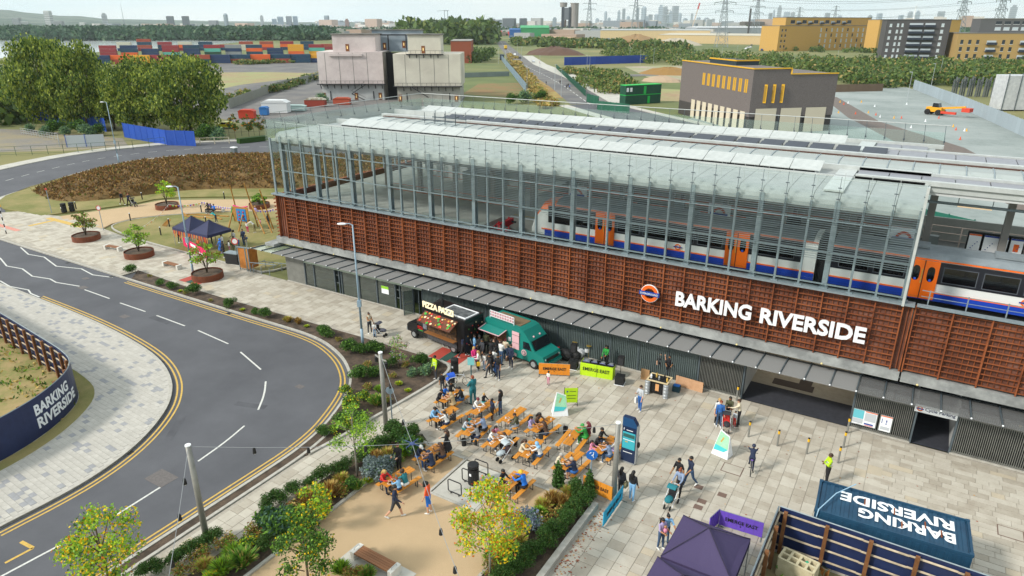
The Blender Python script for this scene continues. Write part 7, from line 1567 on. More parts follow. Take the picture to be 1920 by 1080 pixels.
for a in [(270,1085,'hedge',1.0),(300,1074,'hedge',1.0),(328,1062,'hedge',1.05),(352,1048,'hedge',1.1),(376,1034,'hedge',1.1),(400,1020,'hedge',1.1),(505,955,'hedge',1.1),(528,945,'hedge',1.2),(552,930,'hedge',1.1),(578,917,'hedge',1.0),(606,903,'hedge',1.2),(628,893,'hedge',1.1),(650,884,'hedge',1.1),(676,868,'hedge',1.2),(698,856,'hedge',1.3),(718,842,'hedge',1.4),(745,832,'hedge',1.6),(772,822,'hedge',1.35),(735,820,'hedge',1.5),(782,840,'hedge',1.0),
          (350,1080,'orange',1.0),(385,1068,'straw',1.0),(420,1075,'grass',1.3),(455,1062,'grass',1.6),(440,1045,'grass',1.2),(400,1090,'tuft',1.2),(372,1052,'orange',1.0),(420,1030,'orange',1.1),(480,1010,'orange',1.0),(500,990,'spike',1.3),(525,1008,'spike',1.6),(540,985,'spike',1.3),(500,1030,'hedge',1.0),(470,1035,'yellow',1.0),(555,965,'orange',1.2),(580,950,'straw',1.5),(600,960,'straw',1.3),(620,935,'straw',1.4),(560,1000,'yellow',1.4),(640,930,'orange',1.0),(655,915,'dark',.8),(642,922,'tuft',.8),(670,918,'grass',.9),(690,905,'tuft',.7),(600,975,'orange',1.0),(705,898,'silver',1.35),(724,884,'silver',1.2),(694,884,'silver',1.1),(718,902,'silver',1.1),(755,858,'grass',1.2),(770,850,'spike',1.3),(742,872,'grass',1.1),(725,860,'straw',1.2),(705,868,'straw',1.1),(760,838,'spike',1.2),(640,905,'straw',1.0),(790,845,'straw',.7)]:
    shrub(a[0], a[1], a[2], a[3], W2, 0)
for a in [(1046,915,'cone',1.25),(1082,930,'hedge',1.3),(1104,928,'cone',1.15),(1100,940,'hedge',1.2),(1090,955,'hedge',1.25),(1074,970,'hedge',1.3),(1060,990,'hedge',1.3),(1042,1006,'hedge',1.3),(1024,1024,'hedge',1.3),(1004,1042,'hedge',1.3),(985,1058,'hedge',1.3),(965,1076,'hedge',1.2),(945,1092,'hedge',1.2),(1020,955,'straw',1.1),(1036,945,'straw',1.1),(1068,932,'straw',1.1),(1052,950,'straw',1.0),(1010,968,'grass',.9),(985,985,'blue',1.2),(1000,1000,'blue',1.0),(962,1000,'blue',1.2),(970,1020,'straw',1.1),(950,1035,'grass',1.3),(930,1055,'grass',1.3),(920,1075,'orange',1.0),(1015,985,'orange',1.0),(1040,970,'orange',.9),(940,1070,'tuft',1.0),(640,1075,'grass',1.0),(665,1085,'orange',.9),(690,1082,'grass',.9),(675,1078,'straw',.7)]:
    shrub(a[0], a[1], a[2], a[3], W3 if a[0] > 900 else 'in the small bed below the timber bench', 0)
M_bark = mat('bark', '#6f6253', '#4f4437', 6, .9, .4, 12); M_bark2 = mat('pale_bark', '#9a958a', '#7d776b', 6, .9, .3, 12)
def tree(p, H, R_, label, n, leaf, mats, wts, seed, trunk_r=.07, crown_z=.35, blobs=9, bark=None, cat='tree', name='young_tree', group=None, multi=1, sq=1.0, drop=None, z0=0):
    g = random.Random(seed); t = thing(name, label, cat, (p[0], p[1], z0), 0, group); bl = []
    for k in range(blobs):
        a = k*2.4+g.uniform(-.4,.4); f_ = (k+.5)/blobs; z = H*(crown_z+(1-crown_z)*(.12+.80*f_)); rr_ = R_*(.62*math.sin(math.pi*min(1,.25+.75*f_))+.05)*g.uniform(.7,1.1); q = R_*g.uniform(.34,.5)*(1-.45*f_)
        bl.append((math.cos(a)*rr_, math.sin(a)*rr_, z, q, q, q*.8*sq))
    put('crown', leafmesh('crown', bl, n, leaf, mats, wts, seed, bias=.6), t)
    m = MB(); top = H*.8
    for q in range(multi):
        a = q*6.283/multi; e = (math.cos(a)*R_*.35*(multi > 1), math.sin(a)*R_*.35*(multi > 1)); m.path([(0,0,-.05), (e[0]*.3+g.uniform(-.03,.03), e[1]*.3, H*.3), (e[0]*.8, e[1]*.8, H*.6), (e[0], e[1], top)], [trunk_r, trunk_r*.8, trunk_r*.5, trunk_r*.15], 8)
    for b in bl:
        s_ = (b[0]*.15, b[1]*.15, max(H*.22, b[2]-R_*.55)); m.path([s_, (b[0]*.6, b[1]*.6, (s_[2]+b[2])/2+.05), (b[0], b[1], b[2])], [trunk_r*.42, trunk_r*.28, trunk_r*.1], 6)
    m.build('trunk', bark or M_bark, t, smooth=True); return t
p = at(919,1086); tree(p, 5.6, 1.75, 'young tree with yellow orange and green leaves in front of the laptop table', 4600, .064, [GY, GL, G3, GO, GR], (4.2, 5.5, 4, 1.6, .6), 3, .06, .30, 16, M_bark2)
p = at(580,1102); tree(p, 4.4, 1.5, 'young dark green tree at the edge of the gravel court', 4600, .06, [G1, G2, G3, GY], (4, 6, 4, .8), 6, .06, .22, 14)
p = at(598,990); tree(p, 2.6, 1.2, 'small golden leaved sapling behind the dark green tree', 900, .07, [GY, GL, G3, G2], (2.6, 4, 4, 3), 7, .035, .4, 9)
p = at(216,1128); tree(p, 5.0, 2.0, 'young lime and yellow tree at the bottom left by the road', 3600, .07, [GL, G3, GY, G2, GO], (6, 5, 3.4, 2, .6), 9, .07, .30, 15)
p = at(670,894); tree(p, 4.6, 1.5, 'slender pale trunked tree with sparse green leaves by the sidewalk', 1800, .058, [G3, GL, G2], (5, 4, 2), 12, .055, .42, 12, M_bark2)
p = at(748,692); tree(p, 2.9, 1.0, 'small sparse pinkish green tree by the black van', 700, .06, [G3, GP, GS], (4, 2.5, 2), 14, .035, .3, 9)
for k, (q, hh, rr_, w_, ms, ws) in enumerate(zip(PLP, (2.9,3.0,3.1,3.3,1.5), (1.6,1.8,1.7,1.6,1.1), ('nearest the zigzag road','in the second rust planter','in the rust planter nearest the shopfront','in the far rust planter before the mound','in the rust planter at the station corner'), ([GW,GBr,G3],[G3,GL,GW],[G3,GL,GBr],[GL,G3,GY],[G2,G3,GL]), ((4,2,4),(5,4,2),(5,3,2),(6,4,1),(4,4,2)))):
    tree((q.x, q.y), hh, rr_, 'small multi stemmed tree '+w_, 1000, .10, ms, ws, 20+k, .05, .32 if k < 4 else .1, 10, None, 'tree', 'planter_tree', 'trees in the rust planters', 4, .6, z0=.5)
# heather on the mound, weeds in the plots
def scatter(name, poly, n, z, size, mats, wts, seed, label, cat='plants', up=.6, zf=None):
    g = np.random.default_rng(seed); xs = [p[0] for p in poly]; ys = [p[1] for p in poly]; pts = []; py_ = random.Random(seed)
    while len(pts) < n:
        x, y = py_.uniform(min(xs), max(xs)), py_.uniform(min(ys), max(ys))
        if inside(x, y, poly) and noise.noise(Vector((x*.35, y*.35, seed))) > -.15-.5*py_.random(): pts.append((x, y, (zf(x, y) if zf else 0)+z*py_.uniform(.2, 1), size, size, size*.7))
    me = leafmesh(name, pts, n*4, size*.35, mats, wts, seed, up=up, elong=1.5); o = put(name, me); tag(o, label, cat, kind='stuff'); return o
MC = (-94, 70); MA = sorted((math.atan2(y-MC[1], x-MC[0]), math.hypot(x-MC[0], y-MC[1])) for x, y in MOUND)
def mz(x, y):
    a = math.atan2(y-MC[1], x-MC[0]); r = min(MA, key=lambda q: abs(q[0]-a))[1]; s = min(1, math.hypot(x-MC[0], y-MC[1])/r)
    lv = [(0, 1.9), (.3, 1.84), (.6, 1.68), (.8, 1.28), (.93, .56), (1, 0)]
    for (s0, z0), (s1, z1) in zip(lv, lv[1:]):
        if s <= s1: return z0+(z1-z0)*(s-s0)/(s1-s0)
    return 0
scatter('heather', [(x, y) for x, y in MOUND], 9000, .22, .42, [leafmat('heather_brown', '#7a5a33'), leafmat('heather_dark', '#5c4829'), leafmat('heather_tan', '#a17f48'), GW], (5, 4, 3, 1.3), 5, 'brown heather covering the low mound', 'heather', zf=mz)
scatter('weeds', [p for p in HBp if p[0] > -62 and p[1] < 21], 700, .12, .3, [G3, GW, GT, G2], (4, 4, 3, 2), 6, 'low weeds inside the left hoarding plot', 'weeds')
scatter('weeds', [(-2.5,27.6),(9,27.5),(9,20),(-2.7,20)], 260, .5, .38, [G3, GW, GBr, G2], (4, 3, 3, 4), 7, 'tall weeds inside the right hoarding plot', 'weeds', up=.3)
# ---- big trees, hedges and blue hoarding to the left
BT = [G1, leafmat('plane_leaf', '#6b7f36'), leafmat('plane_light', '#a0ab48')]
big = {}
def bigtree(px, py, H, R_, label, k, group='big broad trees behind the blue hoarding', name='broad_tree'):
    p = at(px, py); key = k % 3
    g = random.Random(k); 
    if key not in big:
        bl = []
        for j in range(34):
            a = j*2.4; f_ = j/34; rr_ = .72*math.sqrt(1-(f_*1.9-.9)**2*.9)*g.uniform(.55,1.05); bl.append((math.cos(a)*rr_, math.sin(a)*rr_, .15+.75*f_, g.uniform(.19,.29), g.uniform(.19,.29), g.uniform(.10,.16)))
        big[key] = leafmesh('crown', bl, 13000, .023, BT, (3, 5, 3), 80+key, bias=.4); m = MB(); m.path([(0,0,0),(0,0,.25),(.02,0,.6)], [.035,.03,.012], 8)
        for b in bl[::4]: m.path([(0,0,.2), (b[0]*.6, b[1]*.6, b[2]*.8), b[:3]], [.016,.01,.004], 5)
        big[str(key)] = m.mesh('trunk', M_bark)
    t = thing(name, label, 'tree', (p.x, p.y, -.1), k*1.3, group); c = put('crown', big[key], t); c.scale = (R_, R_, H); c = put('trunk', big[str(key)], t); c.scale = (R_, R_, H)
for k, (px, py, H, R_, lb) in enumerate(((18,228,11,8,'leftmost big dark green tree at the photo edge'), (98,236,21.5,10.5,'tallest big tree at the left behind the blue hoarding'), (165,238,20,10,'big tree just left of the tall grey lamp post'), (272,246,17,9.5,'big tree just right of the tall grey lamp post'), (360,252,18,11.5,'rightmost big round tree beyond the curved road'), (215,240,14,7,'smaller big tree filling the gap behind the lamp post'))): bigtree(px, py, H, R_, lb, k)
for k, (px, py, s) in enumerate(((58,246,1.6),(105,250,2.4),(85,252,1.8),(150,252,2.6),(165,255,2.4),(180,254,2.2),(125,253,1.8),(390,262,2.6),(410,262,2.4),(375,264,2.0),(605,192,2.6),(1010,190,3),(985,192,3.4),(960,195,2.6))):
    p = at(px, py); o = put('shrub', SH['dark%d' % (k % 3)] if k % 2 else SH['sage0'], None, (p.x, p.y, -.1), k); o.scale = (s*1.6, s*1.6, s*1.5); tag(o, '%s loose green bush %s' % (ORD[k], 'in front of the blue hoarding' if px < 200 else 'at the right end of the blue hoarding' if px < 450 else 'beyond the roof glass'), 'bush', 'loose bushes')
def panels(name, pts, H, c, label, cat, w_=2.0, post=None, z0=-.15, group=None, th=.05):
    t = thing(name, label, cat, (0,0,0), 0, group); mm_ = mat('panel_'+c, c, rough=.6, rand=.06); pm = mat('panelpost_'+(post or c), post or c)
    for a, b in zip(pts, pts[1:]):
        a = Vector(a); b = Vector(b); a.z = b.z = 0; L_ = (b-a).length; n = max(1, round(L_/w_)); pan = MB(); w2 = L_/n; pan.box(.03, -th/2, z0, w2-.03, th/2, H); [pan.box(.1+k*.3, -th/2-.02, z0, .2+k*.3, th/2+.02, H-.03) for k in range(int((w2-.1)/.3))]; me = pan.mesh('panel', mm_); an = math.atan2(b.y-a.y, b.x-a.x)
        pp = MB(); pp.box(-.05, -.08, z0, .05, .08, H+.1); pme = pp.mesh('post', pm)
        for k in range(n): q = a+(b-a)*(k/n); put('panel', me, t, (q.x, q.y, 0), an); put('post', pme, t, (q.x, q.y, 0), an)
    return t
panels('hoarding', [at(50,221), at(145,233), at(200,246)], 2.9, '#1d4fae', 'left run of bright blue hoarding below the big trees', 'hoarding', 2.4)
panels('hoarding', [at(234,256), at(314,271), at(368,273)], 2.9, '#1d4fae', 'right run of bright blue hoarding with a gate under the big trees', 'hoarding', 2.4)
def railing(pts, H, label, c='#7d8a84', name='fence', step=2.5, rails=(.3,1.0), r=.03, mesh=True):
    t = thing(name, label, 'fence', (0,0,0)); mm_ = mat('rail_'+c, c)
    for a, b in zip(pts, pts[1:]):
        a = Vector(a); b = Vector(b); a.z = b.z = 0; n = max(1, round((b-a).length/step))
        for f_ in rails: m = MB(); m.bar(a+Vector((0,0,H*f_)), b+Vector((0,0,H*f_)), r*1.6); m.build('rail', mm_, t)
        pm = MB(); pm.box(-r, -r, -.1, r, r, H); me = pm.mesh('post', mm_)
        for k in range(n+1): q = a+(b-a)*(k/n); put('post', me, t, (q.x, q.y, 0))
    return t
railing([at(0,292), at(120,287), at(250,279), at(310,272)], 1.6, 'thin dark green mesh fence along the far side of the road', '#3b5a44', rails=(.1,.55,1.0)); railing([at(348,271), at(430,268)], 1.2, 'pale timber rail fence by the blue gate', '#b5ab97', rails=(.5,1.0), r=.06)
railing([at(40,250), at(110,262), at(112,275)], 1.2, 'galvanised barrier curving by the bushes', '#a3a9ab', rails=(.2,.6,1.0), step=1.2)
railing([at(430,255), at(500,252)], 1.6, 'dark fence in front of the small roadside trees', '#4b5648', rails=(.5,1.0))
panels('site_gate', [at(126,275), at(198,272)], 2.2, '#b9c0c6', 'pale mesh site gate with blue posts by the road', 'gate', 3.0, '#2a52b0')
p = at(440,288); m = MB(); m.box(-.5,-.35,0,.5,.35,1.1,0); m.box(-.6,-.4,1.1,.6,.4,1.25,1); tag(m.build('roadside_cabinet', [MS_steel2, M_stwh], None, (p.x, p.y, 0)), 'small grey cabinet with pale lid at the top of the mound', 'cabinet')
for k, px in enumerate((442,468,488)): p = at(px, 262); tree(p, 5.5, 1.7, '%s thin young tree beside the upper road' % ORD[k], 500, .2, [G2, GW, GO], (4, 4, 1), 90+k, .06, .35, 7, group='thin young trees by the upper road')
p = at(447,268); q = at(500,262); m = MB(); m.kerb([(p.x, p.y), (q.x, q.y)], -.8, .8, -.1, .9); tag(m.build('clipped_hedge', leafmat('leaf_dark', '#2f4a1c')), 'low clipped dark hedge beside the upper road', 'hedge')
# ================================================================ the far side: yards, works, flats, port, skyline
def car(px, py, rz, c, label, s=1.0, p=None, kind='car'):
    p = p or at(px, py, -.12); t = thing('parked_car' if kind == 'car' else kind, label, 'car' if kind == 'car' else kind, (p.x, p.y, -.12), rz, None); cm_ = mat('car_'+c, c, rough=.3); m = MB()
    side(m, [(-2.1,.3),(-2.15,.75),(-1.9,.95),(-1.3,1.0),(-.7,1.45),(.9,1.47),(1.6,1.0),(2.1,.85),(2.15,.35)], -.86, .86); m.build('body', cm_, t)
    m = MB(); side(m, [(-1.22,1.0),(-.68,1.42),(.86,1.44),(1.48,1.0)], -.875, .875); m.build('windows', V_glass, t)
    for x in (-1.35, 1.35):
        for y in (-.8, .8): m = MB(); m.tube((x,y-.1,.32), (x,y+.1,.32), .32, n=10); m.build('wheel', M_tyre, t)
    t.scale = (s, s, s); return t
car(425, 240, .3, '#d8d01e', 'yellow car parked beyond the fence by the blue hoarding'); a_ = at(1015,150)-at(1005,160); car(1008, 161, math.atan2(a_.y, a_.x), '#22262c', 'dark car driving on the straight far road')
for k, (px, py, c) in enumerate(((1000,117,'#b9bdc0'),(965,104,'#d9dcdc'),(975,110,'#33373c'))): car(px, py, 2.2, c, '%s small car far up the straight road' % ORD[k])
def lorry(px, py, rz, c, c2, label):
    p = at(px, py); t = thing('lorry', label, 'lorry', (p.x, p.y, -.1), rz); m = MB(); m.box(-4, -1.2, .9, 2.2, 1.2, 3.6); m.build('load_box', mat('car_'+c2, c2), t); m = MB(); side(m, [(2.4,.5),(2.4,3.0),(3.9,3.0),(4.3,1.9),(4.3,.5)], -1.15, 1.15); m.build('cab', mat('car_'+c, c), t)
    for x in (-3,-1.8,3.3): m = MB(); m.tube((x,-1.2,.5), (x,1.2,.5), .5, n=10); m.build('wheel', M_tyre, t)
lorry(948, 92, 2.2, '#d9b02a', '#d9b02a', 'yellow lorry far up the straight road'); lorry(941, 112, 2.2, '#23334a', '#23334a', 'dark blue lorry at the side of the far road')
# concrete works
CW = thing('concrete_works', 'large pale grey pink concrete works in two blocks beyond the roof', 'works building', (-172.25, 163.96, -.15), R(31.2))
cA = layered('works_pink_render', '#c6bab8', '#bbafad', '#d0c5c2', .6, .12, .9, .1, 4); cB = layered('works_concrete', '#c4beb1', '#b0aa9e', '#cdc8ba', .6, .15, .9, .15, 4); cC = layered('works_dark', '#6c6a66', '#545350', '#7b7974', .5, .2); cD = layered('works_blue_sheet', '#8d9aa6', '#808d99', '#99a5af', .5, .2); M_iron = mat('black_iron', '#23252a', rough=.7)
m = MB(); m.box(0, 0, 5.0, 20.9, 17, 14.9); m.build('upper_wall', cA, CW); m = MB(); m.box(.6, .6, -.1, 20.6, 16, 5.0); m.build('lower_wall', mat('works_lower', '#b9bbbb', '#aaacad', .5), CW)
m = MB(); m.box(20.9, .3, 0, 21.0, 16.8, 14.8); m.build('painted_shade_side', cC, CW)  # darker sheet paints the shade on this side of the block
m = MB(); m.box(25.3, -6.5, 4.8, 46.2, 12, 14.5); m.build('upper_wall', cB, CW); m = MB(); m.box(26, -6.0, -.1, 45.8, 11, 4.8); m.build('lower_wall', mat('works_lower2', '#a9a79f', '#96948b', .5), CW)
m = MB(); m.box(21, 6, 0, 25.3, 7, 14.5); m.build('painted_gap_shade', M_dark, CW)  # near-black fill paints the darkness of the gap between the blocks
m = MB(); m.box(4.8, 2, 14.9, 18.5, 12, 20.0); m.build('roof_tower', cA, CW); m = MB(); m.box(29.8, -4, 14.5, 40, 5, 20.0); m.build('roof_tower', cB, CW); m = MB(); m.box(15.5, 13, 14.5, 32, 18, 21.2); m.build('conveyor_house', cD, CW)
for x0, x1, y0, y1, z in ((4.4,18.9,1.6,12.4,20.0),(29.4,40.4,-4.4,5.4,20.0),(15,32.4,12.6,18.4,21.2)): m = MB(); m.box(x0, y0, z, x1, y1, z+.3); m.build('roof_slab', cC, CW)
m = MB(); m.box(4, -.5, 13.6, 14.5, -.02, 14.3); m.build('ledge', cA, CW)
for x0, x1, y, z in ((-.5,21.5,-.9,4.9),(25,46.6,-7.3,4.7),(29.5,41,-7.1,14.3)):
    m = MB(); m.box(x0, y, z, x1, y+.9, z+.25); w_ = m.build('walkway', M_iron, CW); m = MB(); m.bar((x0,y,z+1.2), (x1,y,z+1.2), .08); [m.bar((x0+k*1.5,y,z), (x0+k*1.5,y,z+1.2), .07) for k in range(int((x1-x0)/1.5)+1)]; m.build('handrail', M_iron, w_)
    for k in range(int((x1-x0)/2.2)): m = MB(); m.bar((x0+1+k*2.2,y+.2,z), (x0+1+k*2.2,y+.8,z-1.2), .22); m.build('bracket', M_iron, w_)
for (xa, za, xb, zb, y) in ((15,4.9,10.5,2.2,-1.1),(10.5,2.2,15,0,-1.5),(31,4.7,36,1.6,-7.8)): m = MB(); m.bar((xa,y,za), (xb,y,zb), .5, .2); m.bar((xa,y-.3,za+1), (xb,y-.3,zb+1), .07); m.build('stair', M_iron, CW)
for x, y, z in ((1,-.02+.6,0),(19.3,.58,0),(11.5,.58,0),(26.8,-6.02,0),(44.6,-6.02,0),(9.5,1.98,14.9),(34.5,-4.02,14.5),(19.5,12.98,15),(26,12.98,15.6)):
    m = MB(); m.box(x-.55, y-.06, z+.1, x+.55, y, z+2.3); d = m.build('door', mat('works_door', '#7a4a2a'), CW); m = MB(); m.box(x-.17, y-.1, z+.8, x+.17, y-.06, z+1.7); m.build('lit_pane', mat('lit_pane', '#f3cf8a', emit=.25), d)
for x, y in ((3.2,.58),(17.2,.58),(29,-6.02),(42.5,-6.02)): m = MB(); m.box(x-.15, y-.1, 0, x+.15, y, 2.8); m.build('downpipe', M_iron, CW)
m = MB(); [m.bar((x,12,15), (x,12,20), .35) for x in (21,27)]; m.bar((18,12,19.8), (31,12,19.8), .4); m.build('gantry', M_iron, CW)
m = MB(); [m.box(x, -.03, 5.2, x+.12, 0, 14.6) for x in (2.4,6.9,11.3,15.8)]; [m.box(25.4+x, -6.53, 5, 25.52+x, -6.5, 14.3) for x in (3.5,8,12.5,17)]; m.build('panel_joints', cC, CW, kind='stuff')
def block(name, pts2, H, c, label, cat='building', z0=-.2, roof='#8f8d88', par=None, rot=None):
    pts = [(p.x, p.y) if hasattr(p, 'x') else p for p in pts2]; o_ = pts[0]; t = par or thing(name, label, cat, (o_[0], o_[1], 0)); q = [(x-t.location.x, y-t.location.y) for x, y in pts]
    mm_ = c if not isinstance(c, str) else mat('wall_'+c, c, None, 1, .85); m = MB(); m.prism(q, z0, H); m.build('wall', mm_, t)
    cx = sum(x for x, y in q)/len(q); cyy = sum(y for x, y in q)/len(q); m = MB(); m.prism([(cx+(x-cx)*1.01, cyy+(y-cyy)*1.01) for x, y in q], H, H+.35); m.build('roof', mat('roof_'+roof, roof), t); return t
block('brick_building', [(q.x, q.y) for q in (at(846,118), at(884,118), at(888,112), at(852,112))], 13, '#8d4a34', 'red brick building right of the concrete works', 'building')
# dark brick civic building with gold trim
C_, L_e, R_e = Vector((-36,161.8)), Vector((-61.5,190.4)), Vector((-20.6,176.3)); BK = R_e+(L_e-C_)
br = mat('dark_brick', '#746c69', '#5f5856', 3, .9, .15, 30, sz=(1,1,4)); CB = thing('brick_school', 'dark brick building with gold slit windows and gold roof edge', 'building', (-36, 161.8, -.13))
def Lc(v): return (v.x+36, v.y-161.8)
H_ = 13.9; S_ = C_+(R_e-C_)*.44
m = MB(); m.prism([Lc(C_), Lc(L_e), Lc(S_+(L_e-C_)), Lc(S_)], 3.6, H_); m.build('wall', br, CB); m = MB(); m.prism([Lc(S_), Lc(S_+(L_e-C_)), Lc(BK), Lc(R_e)], 3.6, H_-1.2); m.build('wall', br, CB); m = MB(); m.prism([Lc(C_+Vector((.1,.3))), Lc(L_e), Lc(BK), Lc(R_e+Vector((-.2,.3)))], 0, 3.6); m.build('lower_wall', mat('plinth_dark', '#3d3937'), CB)
gold = mat('gold_trim', '#d9a61c', rough=.45)
def L3(v, z): return (v.x+36, v.y-161.8, z)
for a, b, z in ((C_, L_e, H_), (C_, S_, H_), (S_, R_e, H_-1.2)): m = MB(); m.bar(L3(a, z+.08), L3(b, z+.08), .35, .25); m.build('gold_coping', gold, CB)
m = MB(); m.bar(L3(S_, H_-1.2), L3(S_, H_), .3); m.build('gold_coping', gold, CB)
dl = (L_e-C_).normalized(); dr = (R_e-C_).normalized(); nl = Vector((dl.y, -dl.x)); nr = Vector((dr.y, -dr.x)); nl = nl if nl.x < 0 else -nl; nr = nr if nr.y < 0 else -nr
LL_ = (L_e-C_).length
for k in range(9):
    for j in (0, 1): s = 2.2+k*2.7+j*.8; q = C_+dl*s+nl*.05; m = MB(); m.bar(L3(q, 8.7), L3(q, 11.6), .32, .15); w_ = m.build('window', gold, CB)
for k in range(3):
    q = C_+dr*(3.2+k*2.1)+nr*.06; m = MB(); m.bar(L3(q, 6.6), L3(q, 10.6), 1.0, .12); w_ = m.build('window_frame', gold, CB); q2 = q+nr*.08; m = MB(); m.bar(L3(q2, 6.9), L3(q2, 10.3), .6, .05); m.build('louvre', mat('gold_dark', '#a07a1c'), w_)
cream = mat('cream_panel', '#c9bea8')
for k in range(9): a = C_+dl*(1.6+k*3.3)+nl*.12; b = a+dl*2.2; m = MB(); m.add([L3(a,0),L3(b,0),L3(b,4.6),L3(a,4.6)], [(0,1,2,3)]); m.build('cream_panel', cream, CB)
for k in range(3): a = C_+dr*(1.5+k*6.3)+nr*.12; b = a+dr*5.2; m = MB(); m.add([L3(a,0),L3(b,0),L3(b,5.4),L3(a,5.4)], [(0,1,2,3)]); m.build('cream_panel', cream, CB)
q = C_+dl*14+dr*3; m = MB(); m.prism([Lc(q), Lc(q+dl*14), Lc(q+dl*14+dr*6), Lc(q+dr*6)], H_, H_+1.0); m.build('roof_screen', mat('roof_screen', '#24343c'), CB); m = MB(); m.bar(L3(q, H_+1.1), L3(q+dl*14, H_+1.1), .3); m.bar(L3(q, H_+1.1), L3(q+dr*6, H_+1.1), .3); m.build('gold_coping', gold, CB)
# green site cabins and site clutter
p = at(1172,196); q = at(1238,192); a = math.atan2(q.y-p.y, q.x-p.x); t = thing('site_cabin', 'two storey dark green site cabins with bright green doors', 'cabin', (p.x, p.y, -.12), a); Lx = (q-p).length
gc = mat('cabin_green', '#0f4a36', '#0c3f2e', 1); m = MB(); m.box(0, 0, 0, Lx, 3, 2.7); m.build('lower_cabin', gc, t); m = MB(); m.box(0, 0, 2.9, Lx, 3, 5.6); m.build('upper_cabin', gc, t); gg = mat('cabin_bright', '#1fb04a')
m = MB(); m.box(-.05, -.05, 2.7, Lx+.05, 3, 2.9); m.box(-.05, -.05, 5.6, Lx+.05, 3.05, 5.75); m.build('trim', gg, t)
for x in (Lx*.5, Lx*.62): m = MB(); m.box(x, -.06, .1 if x > Lx*.6 else 3, x+.9, -.01, 2.3 if x > Lx*.6 else 5.3); m.build('door', gg, t)
for x in (.3,1.6): m = MB(); m.box(x, -.06, 3.8, x+.8, -.01, 5.0); m.build('window', M_stwh, t)
panels('site_fence', [at(1100,190), at(1122,196), at(1120,205), at(1180,212)], 2.4, '#22604a', 'green site hoarding below the cabins', 'hoarding', 2.4); panels('site_fence', [at(1043,128), at(1098,180)], 2.0, '#2a5f4c', 'green mesh fence beside the far road', 'fence', 3)
panels('hoarding', [at(1058,122), at(1215,117)], 4.5, '#1f45a0', 'long blue hoarding across the far yard', 'hoarding', 6)
panels('grey_fence', [at(1712,166), at(1800,201), at(1860,228), at(1935,262)], 3.2, '#9fabb2', 'long pale steel fence running down the ballast yard', 'fence', 3.0)
panels('green_fence', [at(1480,352,2.4), at(1735,392,2.4), at(1990,450,2.4)], 2.4, '#14604f', 'dark green hoarding behind the platform at ground level', 'hoarding', 3.0)
panels('concrete_wall', [at(430,203), at(520,168), at(600,147)], 2.6, '#8f9188', 'grey concrete panel wall left of the concrete works', 'wall', 5); panels('timber_fence', [at(1562,172), at(1655,170)], 2.5, '#6d5a48', 'brown timber fence at the back of the ballast yard', 'fence', 3)
panels('steel_fence', [at(940,112), at(962,140), at(986,172)], 3.0, '#8ea1ad', 'grey blue steel fence beside the tawny verge', 'fence', 4); panels('steel_fence', [at(870,145), at(955,142)], 2.0, '#7d8785', 'grey palisade across the works yard', 'fence', 4)
# excavator, wrapped scaffold, sheet piles, cones
p = at(1752,214); t = thing('telehandler', 'yellow and red site digger on the ballast yard', 'digger', (p.x, p.y, -.1), R(-25)); ye = mat('plant_yellow', '#e0a01a'); re_ = mat('plant_red', '#c9402a')
m = MB(); m.box(-2, -1.1, .8, 2, 1.1, 2.0); m.build('body', ye, t); m = MB(); side(m, [(-.6,2),(-.5,3.1),(.8,3.1),(1.2,2)], -.8, .8); m.build('cab', V_glass, t); m = MB(); m.bar((1.5,0,1.8), (7.5,0,2.6), .5); m.build('boom', ye, t); m = MB(); m.box(7, -1, 1.4, 9, 1, 2.4); m.box(2.2, -1.6, .6, 6, -1.0, 1.2); m.build('attachment', re_, t)
for x in (-1.4,1.4):
    for y in (-1.2,1.2): m = MB(); m.tube((x,y-.25,.75), (x,y+.25,.75), .75, n=14); m.build('wheel', M_tyre, t)
p = at(1895,205); t = thing('wrapped_structure', 'white sheeted scaffold tower behind the steel fence', 'scaffold', (p.x, p.y, 0), .5); m = MB(); m.box(-4.5, -3, .2, 6, 3, 9.5); m.build('sheeting', mat('white_sheet', '#c3c6c8', '#aeb1b5', 1.2, .6, .6, 3), t); m = MB(); [m.tube((x,-3.1,0), (x,-3.1,10.2), .12, n=6) for x in (-4.6,-1,2.5,6)]; m.build('pole', MS_steel2, t)
t = thing('sheet_piles', 'stand of dark steel piles and pipes beyond the fence', 'piles', tuple(at(1850,182)), .3)
for k in range(26): m = MB(); m.box(-11+k*.8, -.3+.5*(k % 3), 0, -10.6+k*.8, .1+.5*(k % 3), 5.5+(k*37 % 10)/8); m.build('pile', mat('pile_grey', '#6b7073', '#54585c', 2, rand=.1), t)
cn = MB(); cn.lathe([(.35,0),(.35,.05),(.2,.08),(.05,.8)], 8); co1 = cn.mesh('marker', mat('cone_yellow', '#e0a820')); co2 = cn.mesh('marker', mat('cone_orange', '#d9542a')); co3 = cn.mesh('marker', M_stwh)
for k, (px, py) in enumerate(((1575,192),(1582,196),(1590,194),(1628,212),(1642,216),(1650,220),(1676,222),(1690,222),(1735,228),(1787,238),(1792,244),(1808,246),(1812,246),(1800,262),(1700,196),(1572,212),(1604,214),(1708,240),(1755,208),(1760,222),(1640,200),(1615,192))):
    p = at(px, py, -.13); s = .85; o = put('traffic_cone', (co1, co2, co3)[k % 3], None, tuple(p)); o.scale = (s, s, s); tag(o, '%s %s marker cone from the left of the ballast yard' % (ORD[k], ('yellow', 'orange', 'white')[k % 3]), 'cone', 'marker cones on the ballast yard')
